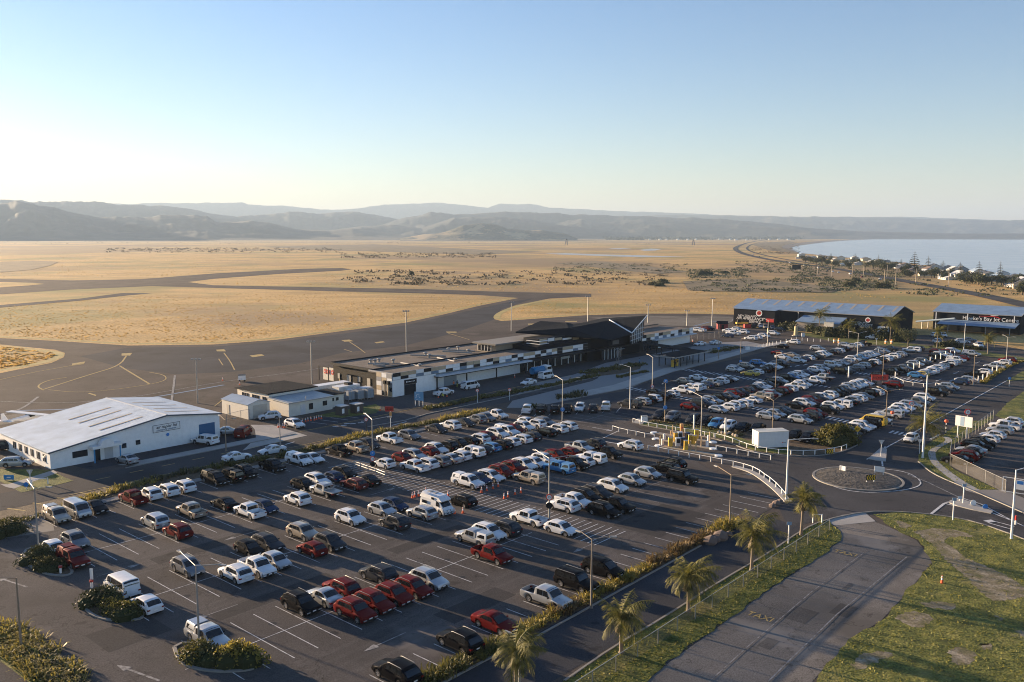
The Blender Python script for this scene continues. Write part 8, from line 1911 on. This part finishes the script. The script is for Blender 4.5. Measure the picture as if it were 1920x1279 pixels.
# rocks by the hedge end
for i, (x, y, s0) in enumerate([(1331, 1019, .9), (1350, 1011, 1.0), (1342, 1015, .6), (1366, 1004, .5), (1455, 947, .6), (1462, 943, .5), (1448, 951, .5)]):
    t = tag(MB().tube([(0, 0, 0), (0, 0, s0*.4), (s0*.1, 0, s0*.85), (0, 0, s0*1.1)], [s0*.9, s0, s0*.7, s0*.25], 7).build('rock', mat('garden_rock', (.16, .12, .1), .95)), f'rough brown boulder, {ORD[i]} from the left at the kerb corners' if i < 4 else f'small boulder near the tall white fence lamp, {ORD[i-4]} of three', 'rock', 'boulders'); t.location = G(x, y)
for i, (x, y) in enumerate([(1348, 808*0+812), (1354, 813), (1361, 815), (1368, 814), (1375, 817), (1380, 819)]): t = tag(MB().tube([(0, 0, 0), (0, 0, .25), (0, 0, .5)], [.4, .42, .15], 7).build('rock', mat('pale_rock', (.4, .34, .26), .9)), f'pale rock in the bed left of the white box container, {ORD[i]} from left', 'rock', 'pale rocks'); t.location = G(x, y)
# short grass on the lawns and verge
def inside(p, poly):
    c = False; j = len(poly)-1
    for i in range(len(poly)):
        if (poly[i][1] > p[1]) != (poly[j][1] > p[1]) and p[0] < (poly[j][0]-poly[i][0])*(p[1]-poly[i][1])/(poly[j][1]-poly[i][1])+poly[i][0]: c = not c
        j = i
    return c
def noise2(x, y): return sin(x*.31+1.3)*cos(y*.27-.4)+.6*sin(x*.73-y*.61)+.4*sin(x*1.7+y*1.1)
gm = MB()
for key, dens in (('palm_verge', 9), ('corner_lawn', 4.5), ('path_lawn', 5)):
    P = GP(lawns[key][0]); x0 = max(min(p.x for p in P), -60); x1 = min(max(p.x for p in P), 90); y0 = min(p.y for p in P); y1 = max(p.y for p in P)
    for _ in range(int((x1-x0)*(y1-y0)*dens)):
        q = (rnd.uniform(x0, x1), rnd.uniform(y0, y1))
        if not inside(q, P): continue
        px_, py_ = proj((q[0], q[1], 0))
        if px_ > 1990 or py_ > 1330: continue
        if key == 'corner_lawn' and rnd.random() > .18 and any(inside((px_, py_), d_) for d_ in dirts): continue
        h = rnd.uniform(.05, .16); a = rnd.random()*6.28; w = rnd.uniform(.05, .12); dx, dy = cos(a)*w, sin(a)*w
        gm.quad((q[0]-dx, q[1]-dy, .05), (q[0]+dx, q[1]+dy, .05), (q[0]+dx*.3+rnd.uniform(-.08, .08), q[1]+dy*.3+rnd.uniform(-.08, .08), .05+h))
tag(gm.build('grass', leaf_mat('grass_blades', (.06, .075, .014), (.3, .27, .055), .6, .3), fix=False), 'short green and yellow grass growing on the verges and lawns', 'grass', None, 'stuff')
# dry tufts of the airfield grass, standing up into the low sun
gm = MB(); fields = [[(-60, 578), (0, 576), (290, 552), (640, 549), (940, 557), (965, 561), (830, 585), (640, 616), (400, 641), (240, 643), (0, 629), (-60, 627)], [(935, 592), (985, 571), (1040, 562), (1120, 558), (1400, 556), (1700, 568), (1380, 560), (1376, 585), (1100, 587), (1000, 594)], [(1100, 549), (660, 538), (400, 532), (700, 505), (1280, 515), (1600, 548), (1700, 562), (1400, 556)], [(0, 519), (300, 518), (600, 500), (640, 478), (200, 474), (0, 486)], [(0, 650), (90, 659), (112, 666), (60, 682), (0, 692)]]
for fi, F in enumerate(fields):
    P = GP(F); x0 = min(q[0] for q in F); x1 = max(q[0] for q in F); y0 = min(q[1] for q in F); y1 = max(q[1] for q in F); k = 0; want = (14000, 5000, 7000, 3000, 900)[fi]
    while k < want:
        q = (rnd.uniform(x0, x1), rnd.uniform(y0, y1)); k += 1
        if not inside(q, F): continue
        g = G(*q); nn_ = noise2(g.x*.22, g.y*.16)
        if nn_ < rnd.uniform(-1.6, 1.0): continue
        s0 = rnd.uniform(.2, .5)*(1 if fi < 2 else 1.5); h = s0*rnd.uniform(.25, .5)
        for j in (0, 1): a = rnd.random()*3.14; dx, dy = cos(a)*s0, sin(a)*s0; gm.quad((g.x-dx, g.y-dy, .0), (g.x+dx, g.y+dy, .0), (g.x+dx*.7, g.y+dy*.7, h*.8), (g.x, g.y, h), (g.x-dx*.6, g.y-dy*.6, h*.7))
tag(gm.build('dry_tufts', leaf_mat('dry_tuft', (.34, .23, .07), (.56, .38, .14), .3, .5), fix=False), 'dry golden grass tufts over the airfield', 'grass', None, 'stuff')
# ---------------- haze ----------------
hz = MB().box(-24000, 24000, -1500, 26000, -1.5, 760).build('haze', None); hm = bpy.data.materials.new('haze_air'); hm.use_nodes = True; N = hm.node_tree.nodes; N.clear(); o_ = N.new('ShaderNodeOutputMaterial'); pv = N.new('ShaderNodeVolumePrincipled')
pv.inputs['Color'].default_value = (.36, .48, .64, 1); pv.inputs['Density'].default_value = 7e-5; pv.inputs['Anisotropy'].default_value = .15; hm.node_tree.links.new(pv.outputs[0], o_.inputs['Volume']); hz.data.materials.append(hm); tag(hz, 'pale evening haze lying over the whole plain', 'haze', None, 'stuff')
